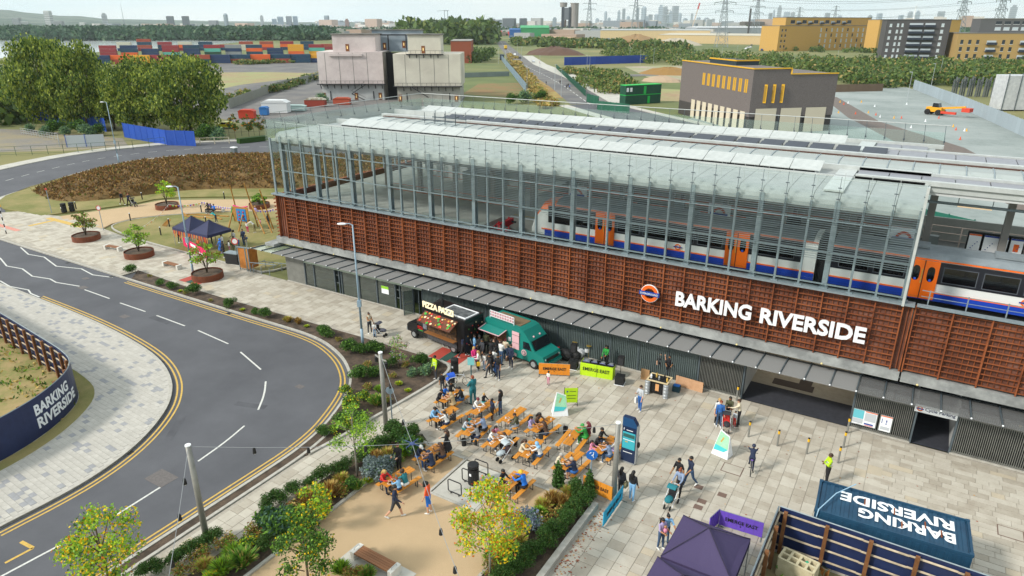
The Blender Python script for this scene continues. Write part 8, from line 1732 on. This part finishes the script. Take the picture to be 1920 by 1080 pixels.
# items beside the hall on the left
for k, (px, py, w_, d_, h_, c, lb) in enumerate(((462,222,4,2,2.2,'#b83a24','red container beyond the upper road'), (515,212,7,3.5,3.4,'#d3d5d6','white rounded tank shed near the hall corner'), (552,208,6,2,1.6,'#9cb3b0','pale green covered stall near the hall corner'), (590,200,6,2.5,2.4,'#8d3424','rust red roofed stall nearest the concrete works'), (640,196,5,2.5,2.0,'#a9482c','orange roofed stall in front of the concrete works'), (494,216,2,2,2.2,'#2a6fb0','blue wrapped bale by the white shed'))):
    p = at(px, py); t = thing('storage_shed', lb, 'shed', (p.x, p.y, 0), R(31)); cm_ = mat('shed_'+c, c, rough=.6); m = MB(); m.box(-w_/2, 0, 0, w_/2, d_, h_*.8); m.build('body', cm_, t); m = MB(); side(m, [(-w_/2-.2,h_*.8),(-w_/3,h_),(w_/3,h_),(w_/2+.2,h_*.8)], -.1, d_+.1); m.build('roof', cm_ if k != 3 else mat('striped_roof', '#c9ccc0', '#7a5a30', 1), t)
# street lights, poles around far road
lp = MB(); lp.tube((0,0,0), (0,0,9), .09, .05, 6); lpm = lp.mesh('column', mat('far_post', '#a9b1b5')); lh_ = MB(); lh_.box(-.8, -.1, 8.95, .1, .1, 9.1); lhm = lh_.mesh('lantern', mat('far_post', '#a9b1b5'))
for k, (px, py) in enumerate(((988,172),(1052,182),(1012,140),(978,115),(1040,168),(970,105),(1100,140),(1105,142),(1200,122),(1225,120),(1180,118),(935,120),(948,128),(1745,165),(1760,150),(1352,118),(1380,112),(1510,92),(1570,110),(1700,190))):
    p = at(px, py); t = thing('street_lamp', '%s thin lamp column in the far landscape from the list of poles' % ORD[k], 'street lamp', (p.x, p.y, -.1), k, 'thin lamp columns in the far landscape'); t['label'] = '%s thin grey lamp column %s' % (ORD[k], 'beside the straight far road' if px < 1060 else 'in front of the blue far hoarding' if px < 1300 else 'among the right hand bushes and yards'); put('column', lpm, t); put('lantern', lhm, t)
# containers at the port
cont = MB(); cont.box(-6.1, -1.22, .05, 6.1, 1.22, 2.55, 0); ce1 = cont.mesh('body', [None]); cr_ = MB(); [cr_.box(-5.9+k*.62, -1.27, .2, -5.6+k*.62, 1.27, 2.45) for k in range(19)]; ce2 = cr_.mesh('side_ribs', [None])
CCOL = {'maroon':'#96303a','blue':'#1d5cb4','navy':'#1f3a62','orange':'#e0642a','yellow':'#e0a22a','teal':'#5fb0a4','grey':'#8b9096','rust red':'#a04a38','dark green':'#1f4a3a','pale':'#c9c6b8'}
kc = list(CCOL); rc = random.Random(21)
def port(row, pxs, y0, tiers, cols=None, dx=0):
    n_ = 0
    for i, px in enumerate(pxs):
        tn = tiers if isinstance(tiers, int) else tiers[i % len(tiers)]
        for z in range(tn):
            c = (cols[z][i % len(cols[z])] if cols else rc.choice(('maroon','blue','navy','blue','maroon','orange','pale','rust red'))); p = at(px, y0-(px-200)*.008); t = thing('shipping_container', '', 'container', (p.x, p.y, -.1+z*2.62), R(31+4), 'shipping containers stacked at the port')
            t['label'] = '%s container in the port %s, %s tier, %s stack from the left' % (c, row, ('ground', 'second', 'third', 'top')[z], ORD[i])
            for me, nm_ in ((ce1, 'body'), (ce2, 'side_ribs')):
                o = put(nm_, me, t); o.material_slots[0].link = 'OBJECT'; o.material_slots[0].material = mat('container_'+c.replace(' ', '_'), CCOL[c], rough=.6)
port('front row', [190+37.5*k for k in range(12)], 120, 2, [['blue','rust red','yellow','rust red','orange','dark green','navy','rust red','orange','rust red','blue','navy'], ['navy','orange','yellow','maroon','blue','rust red','navy','blue','orange','blue','blue','yellow']])
port('middle row', [205+39*k for k in range(11)], 105, [3,3,2,3,3,3,3,3,2,3,3], [['maroon','orange','navy','teal','navy','dark green','grey','blue','navy','orange','yellow'], ['maroon','blue','navy','maroon','navy','teal','navy','orange','navy','yellow','teal'], ['maroon','navy','pale','maroon','blue','maroon','grey','blue','navy','yellow','maroon']])
port('back row', [235+38*k for k in range(11)], 96, [3,4,3,3,3,2,3,3,3,3,2])
# ---- woods and scrub: masses nobody could count
def wood(name, poly, n, r, h, leaf, mats, wts, seed, label, per=46, z0=-.2):
    g = random.Random(seed); xs = [p[0] for p in poly]; ys = [p[1] for p in poly]; bl = []
    while len(bl) < n:
        x, y = g.uniform(min(xs), max(xs)), g.uniform(min(ys), max(ys))
        if inside(x, y, poly) and noise.noise(Vector((x*.03, y*.12, seed))) > -.28: p = at(x, y); s = g.uniform(.55, 1.3); bl.append((p.x, p.y, h*s*.45, r*s, r*s, h*s*.6))
    o = put(name, leafmesh(name, bl, n*per, leaf, mats, wts, seed, bias=.3)); tag(o, label, 'trees', kind='stuff')
FW = [leafmat('far_dark', '#42582e'), leafmat('far_mid', '#5b7237'), leafmat('far_light', '#788443'), leafmat('far_tan', '#a08c55')]
FWB = [leafmat('distant_dark', '#31503a'), leafmat('distant_mid', '#446349'), leafmat('distant_light', '#587250')]
wood('scrub', [(1130,112),(1250,122),(1420,132),(1560,150),(1640,168),(1760,160),(1920,172),(1920,128),(1780,122),(1640,122),(1400,108),(1130,96)], 800, 4.2, 5.2, .75, FW, (4,5,2,.8), 31, 'wide belt of green scrub behind the brick building')
wood('scrub', [(1050,132),(1150,135),(1190,165),(1150,178),(1100,168)], 160, 3, 2.6, .6, FW, (3,5,3,2), 32, 'rough green bank beside the straight road')
wood('scrub', [(960,86),(1130,92),(1260,100),(1300,96),(1130,84),(960,80)], 260, 7, 7, 1.8, FW, (4,5,2,1), 33, 'green scrub belt beyond the blue far hoarding')
wood('woodland', [(755,84),(925,84),(925,76),(755,74)], 90, 16, 24, 4.0, FW[:3], (5,5,1), 34, 'dense dark trees behind the concrete works')
wood('woodland', [(0,76),(620,76),(620,68),(0,64)], 900, 22, 16, 3.4, FWB, (5,4,1), 35, 'long dark wood on the far bank of the river')
wood('woodland', [(600,66),(1920,70),(1920,60),(600,58)], 420, 30, 13, 4, FWB, (5,4,1), 36, 'distant tree belt below the city skyline')
wood('woodland', [(0,235),(30,235),(30,175),(0,170)], 30, 6, 8, 1.2, FW[:3], (5,4,1), 37, 'dark shrubs at the left photo edge')
wood('scrub', [(430,188),(520,166),(596,146),(596,150),(520,172),(430,195)], 50, 2.2, 2.2, .5, FW, (3,5,3,2), 38, 'bushes along the concrete panel wall')
wood('scrub', [(440,118),(600,112),(600,116),(440,122)], 60, 3, 2, .7, FW, (3,4,3,2), 39, 'weeds at the foot of the port containers'); wood('scrub', [(880,118),(925,118),(925,100),(880,98)], 40, 4, 5, 1.0, FW, (5,5,1,0), 40, 'trees between the brick building and the far road')
wood('scrub', [(1455,96),(1650,100),(1650,94),(1455,91)], 50, 3, 3.5, .9, FW, (3,5,2,0), 41, 'hedges along the yellow flats'); wood('grass_clumps', [(960,95),(1000,150),(1040,200),(1020,205),(985,165),(950,105)], 200, 1.8, 1.3, .5, [GT, FW[3], FW[2]], (4,5,2), 42, 'tawny long grass on the verge of the far road')
# hills and river bank
def ridge(name, pts, dist, depth, m_, label, z_end=-30):
    m = MB(); n = len(pts); A = [far(px, py, dist) for px, py in pts]; vs = []
    for k, s in enumerate((.55, .7, .85, 1.0, 1.25)):
        f_ = (0, .35, .75, 1.0, .2)[k]
        for i, q in enumerate(A): vs.append((q.x*s, q.y*s, -.4+max(0, q.z+ (14*noise.noise(Vector((i*.6, k, 0))) if 0 < k < 4 else 0))*f_))
    m.add(vs, [(k*n+i, k*n+i+1, (k+1)*n+i+1, (k+1)*n+i) for k in range(4) for i in range(n-1)]); return struct(m.build(name, m_, smooth=True, label=label))
rp = [(-500,10),(-250,5),(-60,12),(0,17),(20,19),(45,23),(80,27),(110,30),(150,31),(200,34),(240,36),(290,37),(340,38),(400,39.5),(470,40.5),(560,41.5),(700,42),(900,42.5)]
ridge('hill', rp, 6500, 0, layered('wooded_hill', '#1f3a2c', '#304b38', '#5f6a60', .012, .003, .95, .2, .5), 'long wooded hill rising at the left horizon')
ridge('hill', [(600,44),(900,43.5),(1200,43),(1500,42),(1700,40),(1850,38),(1920,36),(2200,33),(2500,36)], 9000, 0, layered('wooded_hill', '#33482f', '#435a38', '#5b6353', .02, .004), 'low hill on the right horizon')
# ---- flats
Mw = mat('window_dark', '#2b333b', rough=.2); Mwl = mat('window_pale', '#b9c3c9', rough=.2); Mbal = mat('balcony_navy', '#252e3d')
def flats(name, p, q, depth, H, c, label, wins, z0=0, par=None, roof='#77746e'):
    """wins: list of (u, z, w, h, kind) u in metres along the front"""
    a = math.atan2(q.y-p.y, q.x-p.x); L_ = math.hypot(q.x-p.x, q.y-p.y); t = thing(name, label, 'flats', (p.x, p.y, -.15), a)
    m = MB(); m.box(0, 0, z0, L_, depth, H); m.build('wall', mat('brick_'+c, c, None, 1, .85), t); m = MB(); m.box(-.2, -.2, H, L_+.2, depth+.2, H+.5); m.build('roof', mat('brick_'+roof, roof), t)
    for (u, z, w_, h_, k) in wins:
        if u+w_ > L_: continue
        if k == 'b':
            m = MB(); m.box(u, -1.6, z-.3, u+w_, 0, z); m.box(u, -1.6, z, u+w_, -1.5, z+1.1); o = m.build('balcony', Mbal, t); m = MB(); m.box(u+.3, -.06, z, u+w_-.3, 0, z+2.2); m.build('balcony_window', Mwl, o)
        else:
            m = MB(); m.box(u, -.06, z, u+w_, 0, z+h_); o = m.build('window', Mwl if k == 'l' else Mw, t); m = MB(); m.box(u-.15, -.12, z-.15, u+w_+.15, 0, z-.0); m.build('sill', M_stwh, o)
    return t, L_
pa, pb_ = at(1456,96), at(1648,92); Lf = (pb_-pa).length
w_ = [(3+k*4.2, 3+j*4.6, 1.5, 2.2, 'd') for k in range(2) for j in range(4)]+[(Lf*.38+k*Lf*.052, 2.5+j*4.7, 1.6, 3.0, 'l' if (k+j) % 4 else 'd') for k in range(11) for j in range(4)]
flats('yellow_flats', pa, pb_, 22, 21.5, '#bd9652', 'long yellow brick flats left of the grey block', w_)
pc_, pd_ = far(1463,90,690), far(1622,90,705); pc_.z = pd_.z = 0; pc_ = pa+(pb_-pa)*.04+Vector((0,4,0)); pd_ = pa+(pb_-pa)*.86+Vector((0,4,0)); flats('yellow_flats', pc_, pd_, 16, 28.5, '#bd9652', 'set back top storey of the yellow flats', [(6+k*7.2, 23.5, 5.2, 3, 'b' if k % 2 else 'd') for k in range(11)], 21)
pg, ph_ = at(1650,113.5), at(1768,115); Lg = (ph_-pg).length; w_ = []
for j in range(6): z = 2+j*3.9; w_ += [(2,z,1.4,1.8,'l'),(6.3,z,1.2,2,'l'),(9,z,1.2,2,'l'),(13.5,z,8.5,0,'b'),(Lg*.60,z,6.5,0,'b'),(Lg*.53,z,1.4,2.2,'l'),(Lg*.86,z,1.6,2,'l')]
flats('grey_flats', pg, ph_, 16, 25.5, '#4d4b4d', 'dark grey brick apartment block with navy balconies', w_, roof='#3a393b'); 
pi_, pj = at(1640,98), at(1790,96); flats('yellow_flats', pi_, pj, 14, 26.5, '#bd9652', 'yellow block peeping out behind the dark grey flats', [(3,20,4,0,'b'),(3,15,4,0,'b')])
pk, pl = at(1786,116), at(1990,118); Lk = (pl-pk).length; w_ = []
for j in range(3): z = 2.5+j*4.3; w_ += [(2+k*4.6, z, 1.7, 2.6, 'd') for k in range(3)]+[(17,z,6,0,'b')]+[(26+k*4.6, z, 1.7, 2.6, 'd') for k in range(2)]+[(36,z,6,0,'b')]+[(45+k*4.6, z, 1.7, 2.6, 'd') for k in range(8)]
flats('tan_flats', pk, pl, 24, 17.5, '#a88b57', 'tan brick flats at the right edge with black balconies', w_); pm_, pn = pk+(pl-pk)*.18+Vector((0,5,0)), pl+Vector((0,5,0)); flats('grey_flats', pm_, pn, 14, 26, '#5a5b5d', 'grey upper storeys with turquoise panels on the tan flats', [(9+k*5, 19.5, 3.4, 1.8, 'l') for k in range(9)]+[(9+k*5, 23, 3.4, 1.8, 'd') for k in range(9)], 17)
# sheds
def shed(p0, p1, depth, h, c, roof, label, ridge_=2):
    a = math.atan2(p1.y-p0.y, p1.x-p0.x); L_ = math.hypot(p1.x-p0.x, p1.y-p0.y); t = thing('warehouse', label, 'warehouse', (p0.x, p0.y, -.2), a); m = MB(); m.box(0, 0, 0, L_, depth, h); m.build('wall', mat('shed_'+c, c), t); m = MB(); m.extr([(-.5,h),(depth/2,h+ridge_),(depth+.5,h)], 0, L_); m.build('roof', mat('shedroof_'+roof, roof), t)
    m = MB(); [m.box(L_*.06+k*L_*.05, -.1, h*.1, L_*.06+k*L_*.05+L_*.03, 0, h*.32) for k in range(5)]; m.build('doors', mat('shed_door', '#7d8d9c'), t, kind='stuff')
shed(at(1125,78), at(1330,79), 60, 15, '#c9b48c', '#9fa4a4', 'long beige warehouse with grey roof below the skyline'); shed(at(1232,80), at(1452,84), 70, 10, '#c0a87e', '#b9b2a0', 'beige shed in front of the white red striped hall'); shed(at(1305,70), at(1470,70), 90, 17, '#8f959c', '#c9ccce', 'white roofed hall behind the beige warehouse'); shed(at(976,71), at(1030,71), 60, 17, '#2f8a54', '#3f9c66', 'green shed left of the twin silo towers', 4); shed(at(955,71), at(978,71), 50, 14, '#1f5a9c', '#2a62a4', 'blue shed beside the green shed'); shed(at(930,66), at(1000,67), 50, 8, '#b03a34', '#b8463c', 'red low shed behind the green shed'); shed(at(1000,78), at(1052,80), 50, 5, '#a9865c', '#a88d6c', 'low brown wall and yard by the green shed'); shed(at(1395,58), at(1432,58), 60, 30, '#4d463f', '#6a6058', 'brown block far behind near the pylons')
# twin silo towers
t0 = far(1062,62,1990); t0.z = 0; t = thing('silo_tower', 'twin dark towers joined by a bridge on the horizon', 'tower', (t0.x, t0.y, -.2), R(31)); dk_ = mat('silo_navy', '#2c3440'); gy_ = mat('silo_grey', '#8b8682')
m = MB(); m.box(-14, 0, 0, -7, 14, 66); m.box(5, 0, 0, 10, 14, 66); m.build('dark_tower', dk_, t, kind='stuff'); m = MB(); m.box(-7, 0, 34, 5, 12, 64); m.build('bridge_box', mat('silo_box', '#6b7078'), t); m = MB(); m.lathe([(11,0),(11,74),(12,74),(12,76)], 16, 0, (21,8,0)); m.build('round_tower', gy_, t); m = MB(); m.lathe([(9,66),(10,76),(11,77)], 14, 0, (-9,8,0)); m.build('tower_head', gy_, t); m = MB(); m.box(-6, 4, 0, -1, 10, 34); m.build('shaft', mat('silo_brown', '#6f5c50'), t)
# pylons and cables
M_pyl = mat('pylon_steel', '#7f8a90')
def pylon(px, py, d, H, k, lb):
    p = far(px, py, d); t = thing('pylon', lb, 'pylon', (p.x, p.y, -.2), R(31+k*8), 'electricity pylons'); m = MB(); w_ = lambda z: H*.085*(1-z/H)**1.2+.9; r = H*.0038+.03*d/800
    for sx in (-1, 1):
        for sy in (-1, 1): m.path([(sx*w_(z), sy*w_(z), z) for z in (0, H*.25, H*.5, H*.75, H*.95)], r, 4)
    zs = [H*f_ for f_ in (0,.13,.25,.36,.46,.55,.63,.71,.79,.87,.95)]
    for a, b in zip(zs, zs[1:]):
        for s in (-1, 1):
            m.bar((-w_(a),s*w_(a),a), (w_(b),s*w_(b),b), r*1.1); m.bar((w_(a),s*w_(a),a), (-w_(b),s*w_(b),b), r*1.1); m.bar((s*w_(a),-w_(a),a), (s*w_(b),w_(b),b), r*1.1)
    m.build('lattice', M_pyl, t, kind='stuff')
    for f_, ln in ((.62,.16),(.76,.19),(.90,.14)):
        for s in (-1, 1): m = MB(); m.bar((0,0,H*f_+1.5), (s*H*ln,0,H*f_), r*1.5); m.bar((0,0,H*f_-.8), (s*H*ln,0,H*f_), r*1.3); m.bar((s*H*ln,0,H*f_), (s*H*ln,0,H*f_-2.5), r*2); m.build('cross_arm', M_pyl, t)
    return [Vector((p.x, p.y, H*f_)) for f_ in (.6,.74,.88)], math.radians(31+k*8), H
PY = [pylon(1352,85,800,58,0,'nearest tall pylon above the beige warehouse'), pylon(1415,63,1150,62,1,'tall pylon right of the nearest one'), pylon(1104,55,1900,95,1,'pylon just right of the twin towers'), pylon(1190,56,1700,100,0,'pylon in front of the skyline towers'), pylon(1797,60,1000,62,3,'leaning pylon above the dark grey flats'), pylon(1868,60,950,62,3,'rightmost pylon above the tan flats'), pylon(1250,52,2900,80,0,'small pylon in front of the main cluster'), pylon(1495,52,2600,80,1,'small pylon behind the yellow flats'), pylon(1562,52,2900,90,1,'thin pylon behind the yellow flats roof')]
for k, (i, j) in enumerate(((0,4),(1,5),(0,3),(1,2))):
    for q in range(3):
        a, b = PY[i][0][q], PY[j][0][q]; m = MB(); m.path(sag(a, b, 7, 16), .12+.03*q if k < 2 else .16, 3); tag(m.build('power_cable', M_pyl), '%s power cable %s' % (('lowest','middle','topmost')[q], ('from the nearest pylon to the leaning pylon','from the second pylon to the rightmost pylon','from the nearest pylon to the skyline pylon','from the second pylon towards the twin towers')[k]), 'cable', 'power cables')
# ---- skyline
TWC = {'pale blue':'#8c9aa6','grey':'#7f858a','white':'#b9bdc0','brick':'#8f6a5c','dark grey':'#5d646c'}
def tower(px, pt, w_px, d, c, words, shape=0, depth=.8):
    p = far(px, pt, d); w_ = w_px*d/1372; H = p.z; t = thing('tower_block', words, 'tower', (p.x, p.y, -.3), R(31+(px*7 % 40)-20)); mm_ = mat('tower_'+c.replace(' ', '_'), TWC[c], rough=.5)
    m = MB()
    if shape == 1: m.lathe([(w_/2,0),(w_/2,H*.9),(w_*.3,H)], 10)
    elif shape == 2: m.box(-w_/2, -w_*depth/2, 0, w_/2, w_*depth/2, H*.88); m.box(-w_*.3, -w_*.25, H*.88, w_*.3, w_*.25, H)
    else: m.box(-w_/2, -w_*depth/2, 0, w_/2, w_*depth/2, H)
    m.build('shaft', mm_, t)
    if w_px >= 5:
        m = MB(); n = max(3, int(H/ (H/9))); [m.box(-w_/2-.3, -w_*depth/2-.3, H*(.12+.84*k/n), w_/2+.3, w_*depth/2+.3, H*(.12+.84*k/n)+H*.025) for k in range(n)]; m.build('floor_bands', mat('tower_band', '#4f5a63'), t, kind='stuff')
for a in [(88,20,9,3600,'white','pale high tower on the wooded hill at the far left',0),(194,24,7,4200,'white','white tower on the hill ridge',2),(318,30,10,3300,'dark grey','left of two dark towers near the mast',0),(347,30,10,3300,'dark grey','right of two dark towers near the mast',0),(422,25,7,3600,'pale blue','rounded pale tower on the left skyline',1),(490,28,5,3800,'white','slim white tower left of the slab blocks',2),(514,35,8,3300,'pale blue','leftmost slab of the block group above the port',0),(525,31,10,3300,'pale blue','second slab of the block group above the port',0),(541,30,9,3300,'grey','third slab of the block group above the port',0),(553,30,8,3300,'pale blue','last slab of the block group above the port',0),(612,29,7,3800,'pale blue','lone pale tower right of the slab blocks',0),(650,35,7,3000,'brick','brick coloured tower left of the concrete works',2),(700,37,10,3300,'grey','grey block above the concrete works roof',0),(765,39,11,2600,'pale blue','blue grey block above the works roof',0),(785,38,14,2800,'grey','wide block next to the blue grey block',0),(832,34,16,2600,'grey','block under the tower cranes',2),(860,39,18,2600,'grey','long block right of the cranes',0),(877,34,9,2700,'dark grey','stepped block right of the cranes',2),(902,31,10,2700,'pale blue','tallest blue block right of the cranes',2),(922,35,12,2700,'grey','grey block beside the tallest blue block',0),(955,34,22,2600,'dark grey','broad brown grey block left of the twin towers',0),(981,34,13,2600,'dark grey','smaller dark block left of the twin towers',0),(1010,36,10,3500,'grey','low hazy block left of the twin towers',0),(1040,32,6,3500,'pale blue','hazy block touching the twin towers',2)]:
    tower(*a[:6], a[6])
cw = [(1120,34,6),(1127,38,5),(1136,21,5),(1150,40,6),(1161,19,5),(1170,16,5),(1178,30,6),(1196,14,6),(1208,12,9),(1220,27,7),(1231,26,7),(1240,9,8),(1248,12,7),(1258,20,6),(1267,11,10),(1275,24,7),(1160,34,7),(1185,36,7),(1298,25,4),(1310,32,7),(1325,33,8),(1142,33,5),(1214,30,8),(1254,28,8),(1285,34,7),(1338,35,5),(1108,40,5),(1092,38,5)]
for k, (px, pt, w_) in enumerate(sorted(cw)): tower(px, pt, w_, 9000+(k*613 % 1500), 'pale blue' if k % 3 else 'grey', '%s hazy tower from the left in the financial skyline cluster' % ORD[min(k, 29)], k % 3)
cw = [(1445,24,5),(1452,18,4),(1463,10,7),(1476,22,9),(1487,22,7),(1498,30,6),(1552,24,7),(1575,28,6),(1632,28,6),(1650,25,7),(1708,21,7),(1722,20,6),(1766,21,9),(1815,29,6),(1903,9,8),(1690,28,6),(1528,30,7)]
for k, (px, pt, w_) in enumerate(cw): tower(px, pt, w_, 9500+(k*413 % 1500), 'pale blue' if k % 2 else 'grey', '%s hazy tower from the left behind the right hand flats' % ORD[k], k % 3)
rs_ = random.Random(77); bl = MB()
for k in range(420):
    px = rs_.uniform(150, 1930); d = rs_.uniform(2600, 7000); p = far(px, 50, d); w_ = rs_.uniform(12, 40); h_ = rs_.uniform(8, 26)*(1+.8*(px > 600)) ; bl.box(p.x-w_, p.y-w_*.5, -1, p.x+w_, p.y+w_*.5, h_, rs_.randrange(4))
for k in range(330):
    px = rs_.uniform(600, 1470); p = at(px, rs_.triangular(55, 74, 58)); w_ = rs_.uniform(8, 34); bl.box(p.x-w_, p.y-w_*.5, -1, p.x+w_, p.y+w_*.5, rs_.uniform(5, 15), rs_.randrange(4))
tag(bl.build('city_buildings', [mat('city_%d' % k, c, rough=.8) for k, c in enumerate(('#9a9c9d','#bdbab4','#7d8690','#a08a7c'))]), 'countless low city buildings spread along the horizon', 'buildings', kind='stuff')
for k, (px, py, d, w_) in enumerate(((30,33,3600,12),(45,40,3500,9),(110,39,3400,14),(155,42,3300,10),(163,47,3200,14),(260,46,3300,9),(400,38,3300,16),(1330,36,5000,10))):
    tower(px, py, w_, d, 'white' if k % 2 else 'grey', '%s low white block on the left hillside' % ORD[k], 0, .4)
# mast and cranes
p = far(226,8,3600); t = thing('radio_mast', 'thin tall mast on the left horizon', 'mast', (p.x, p.y, 0)); m = MB(); m.tube((0,0,0), (0,0,p.z), 1.6, .5, 5); m.tube((0,0,p.z*.1), (0,0,p.z*.35), 3, 2, 5); m.build('shaft', mat('mast_grey', '#6f7a82'), t)
for px, pt, lb in ((833,19,'left tower crane over the city'), (839,19,'right tower crane over the city')):
    p = far(px, pt, 2600); t = thing('tower_crane', lb, 'crane', (p.x, p.y, 0), R(31)); m = MB(); m.tube((0,0,0), (0,0,p.z), 1.0, n=5); m.build('mast', mat('mast_grey', '#6f7a82'), t); m = MB(); m.bar((-26 if px < 835 else -8,0,p.z-3), (8 if px < 835 else 6,0,p.z-1), 1.2); m.build('jib', mat('mast_grey', '#6f7a82'), t)
p0 = far(1296,50,2300); p1 = far(1312,6,2300); t = thing('crane', 'white and red luffing crane jib leaning over the beige warehouse', 'crane', (p0.x, p0.y, 0)); m = MB(); m.bar((0,0,0), (p1.x-p0.x, p1.y-p0.y, p1.z), 3); m.build('jib', mat('crane_white', '#c9b8a8'), t); m = MB(); m.bar(((p1.x-p0.x)*.8, (p1.y-p0.y)*.8, p1.z*.8), (p1.x-p0.x, p1.y-p0.y, p1.z*1.01), 4.5); m.build('jib_head', mat('crane_red', '#b8403c'), t)
p = far(1718,11,2300); t = thing('wind_turbine', 'white wind turbine above the dark grey flats', 'wind turbine', (p.x, p.y, 0), R(10)); m = MB(); m.tube((0,0,0), (0,0,p.z), 2, 1.2, 8); m.build('mast', M_stwh, t)
for a in (75, 195, 315): m = MB(); m.bar((0,-2,p.z), (math.cos(R(a))*40, -2, p.z+math.sin(R(a))*40), 1.6, .6); m.build('blade', M_stwh, t)
p = far(1408,16,1150); t = thing('chimney', 'thin dark chimney between the two near pylons', 'chimney', (p.x, p.y, 0)); m = MB(); m.tube((0,0,0), (0,0,p.z), 1.6, 1.4, 8); m.build('shaft', mat('chimney_dark', '#4a4a4c'), t)
# scrap and spoil heaps, parked cars behind
for k, (px, py, r, h, c, lb) in enumerate(((1190,84,38,11,'#8d7350','brown spoil heap in front of the beige warehouse'), (1265,84,36,7,'#a9a08e','pale rubble heap in front of the beige warehouse'), (1040,102,26,6,'#5b4438','dark scrap heap beyond the straight road'), (1240,152,9,2.2,'#a8927a','pale hardcore heap beyond the green cabins'), (1255,138,16,3,'#8c6c3c','tawny grass bank behind the brick building'))):
    p = at(px, py); g = random.Random(k); m = MB(); m.lathe([(r,-.3),(r*.8,h*.35),(r*.5,h*.75),(r*.2,h),(.1,h*1.02)], 18); m.v = [(x*g.uniform(.88,1.1), y*g.uniform(.88,1.1)*.7, z*g.uniform(.85,1.1)) for x, y, z in m.v]; tag(m.build('spoil_heap', mat('heap_'+c, c, None, 1, .95, .8, .6), None, (p.x, p.y, 0)), lb, 'heap')
for k in range(26):
    px = 1395+(k*37 % 60) if k < 14 else 1230+(k*29 % 130); py = 74+(k*17 % 22) if k < 14 else 101+(k*7 % 6); car(px, py, k*.9, ('#c9cccf','#d9d9d9','#3a3d42','#7a2a2a','#2a4a7a')[k % 5], '%s parked car %s' % (ORD[k % 14], 'on the street left of the yellow flats' if k < 14 else 'in the row beyond the blue far hoarding'), 1.2)
for k, (px, py, c) in enumerate(((1065,165,'black'),(1062,167,'navy'),(1068,168,'bright'),(1050,158,'black'),(1024,160,'charcoal'),(1012,120,'red'),(986,165,'sky'))):
    p = at(px, py); person(p.x, p.y, k*50, '%s tiny pedestrian by the straight far road from the right' % ORD[k], 'walk', c, 'black', 'short', 'blackhair', 'skin2', 1.0, z=-.05, group='pedestrians by the far road')
# ---- air
hz = MB(); hz.box(-14500, -3000, -1.5, 9000, 14500, 420); ho = hz.build('haze', []); ho['kind'] = 'stuff'; ho['label'] = 'thin pale air haze over the whole view'
hm = bpy.data.materials.new('air'); hm.use_nodes = True; nt = hm.node_tree; nt.nodes.remove(nt.nodes['Principled BSDF']); pv_ = nt.nodes.new('ShaderNodeVolumePrincipled'); pv_.inputs['Color'].default_value = (.86, .94, 1, 1); pv_.inputs['Density'].default_value = .000055; pv_.inputs['Anisotropy'].default_value = .2
nt.links.new(pv_.outputs[0], nt.nodes['Material Output'].inputs['Volume']); ho.data.materials.append(hm)
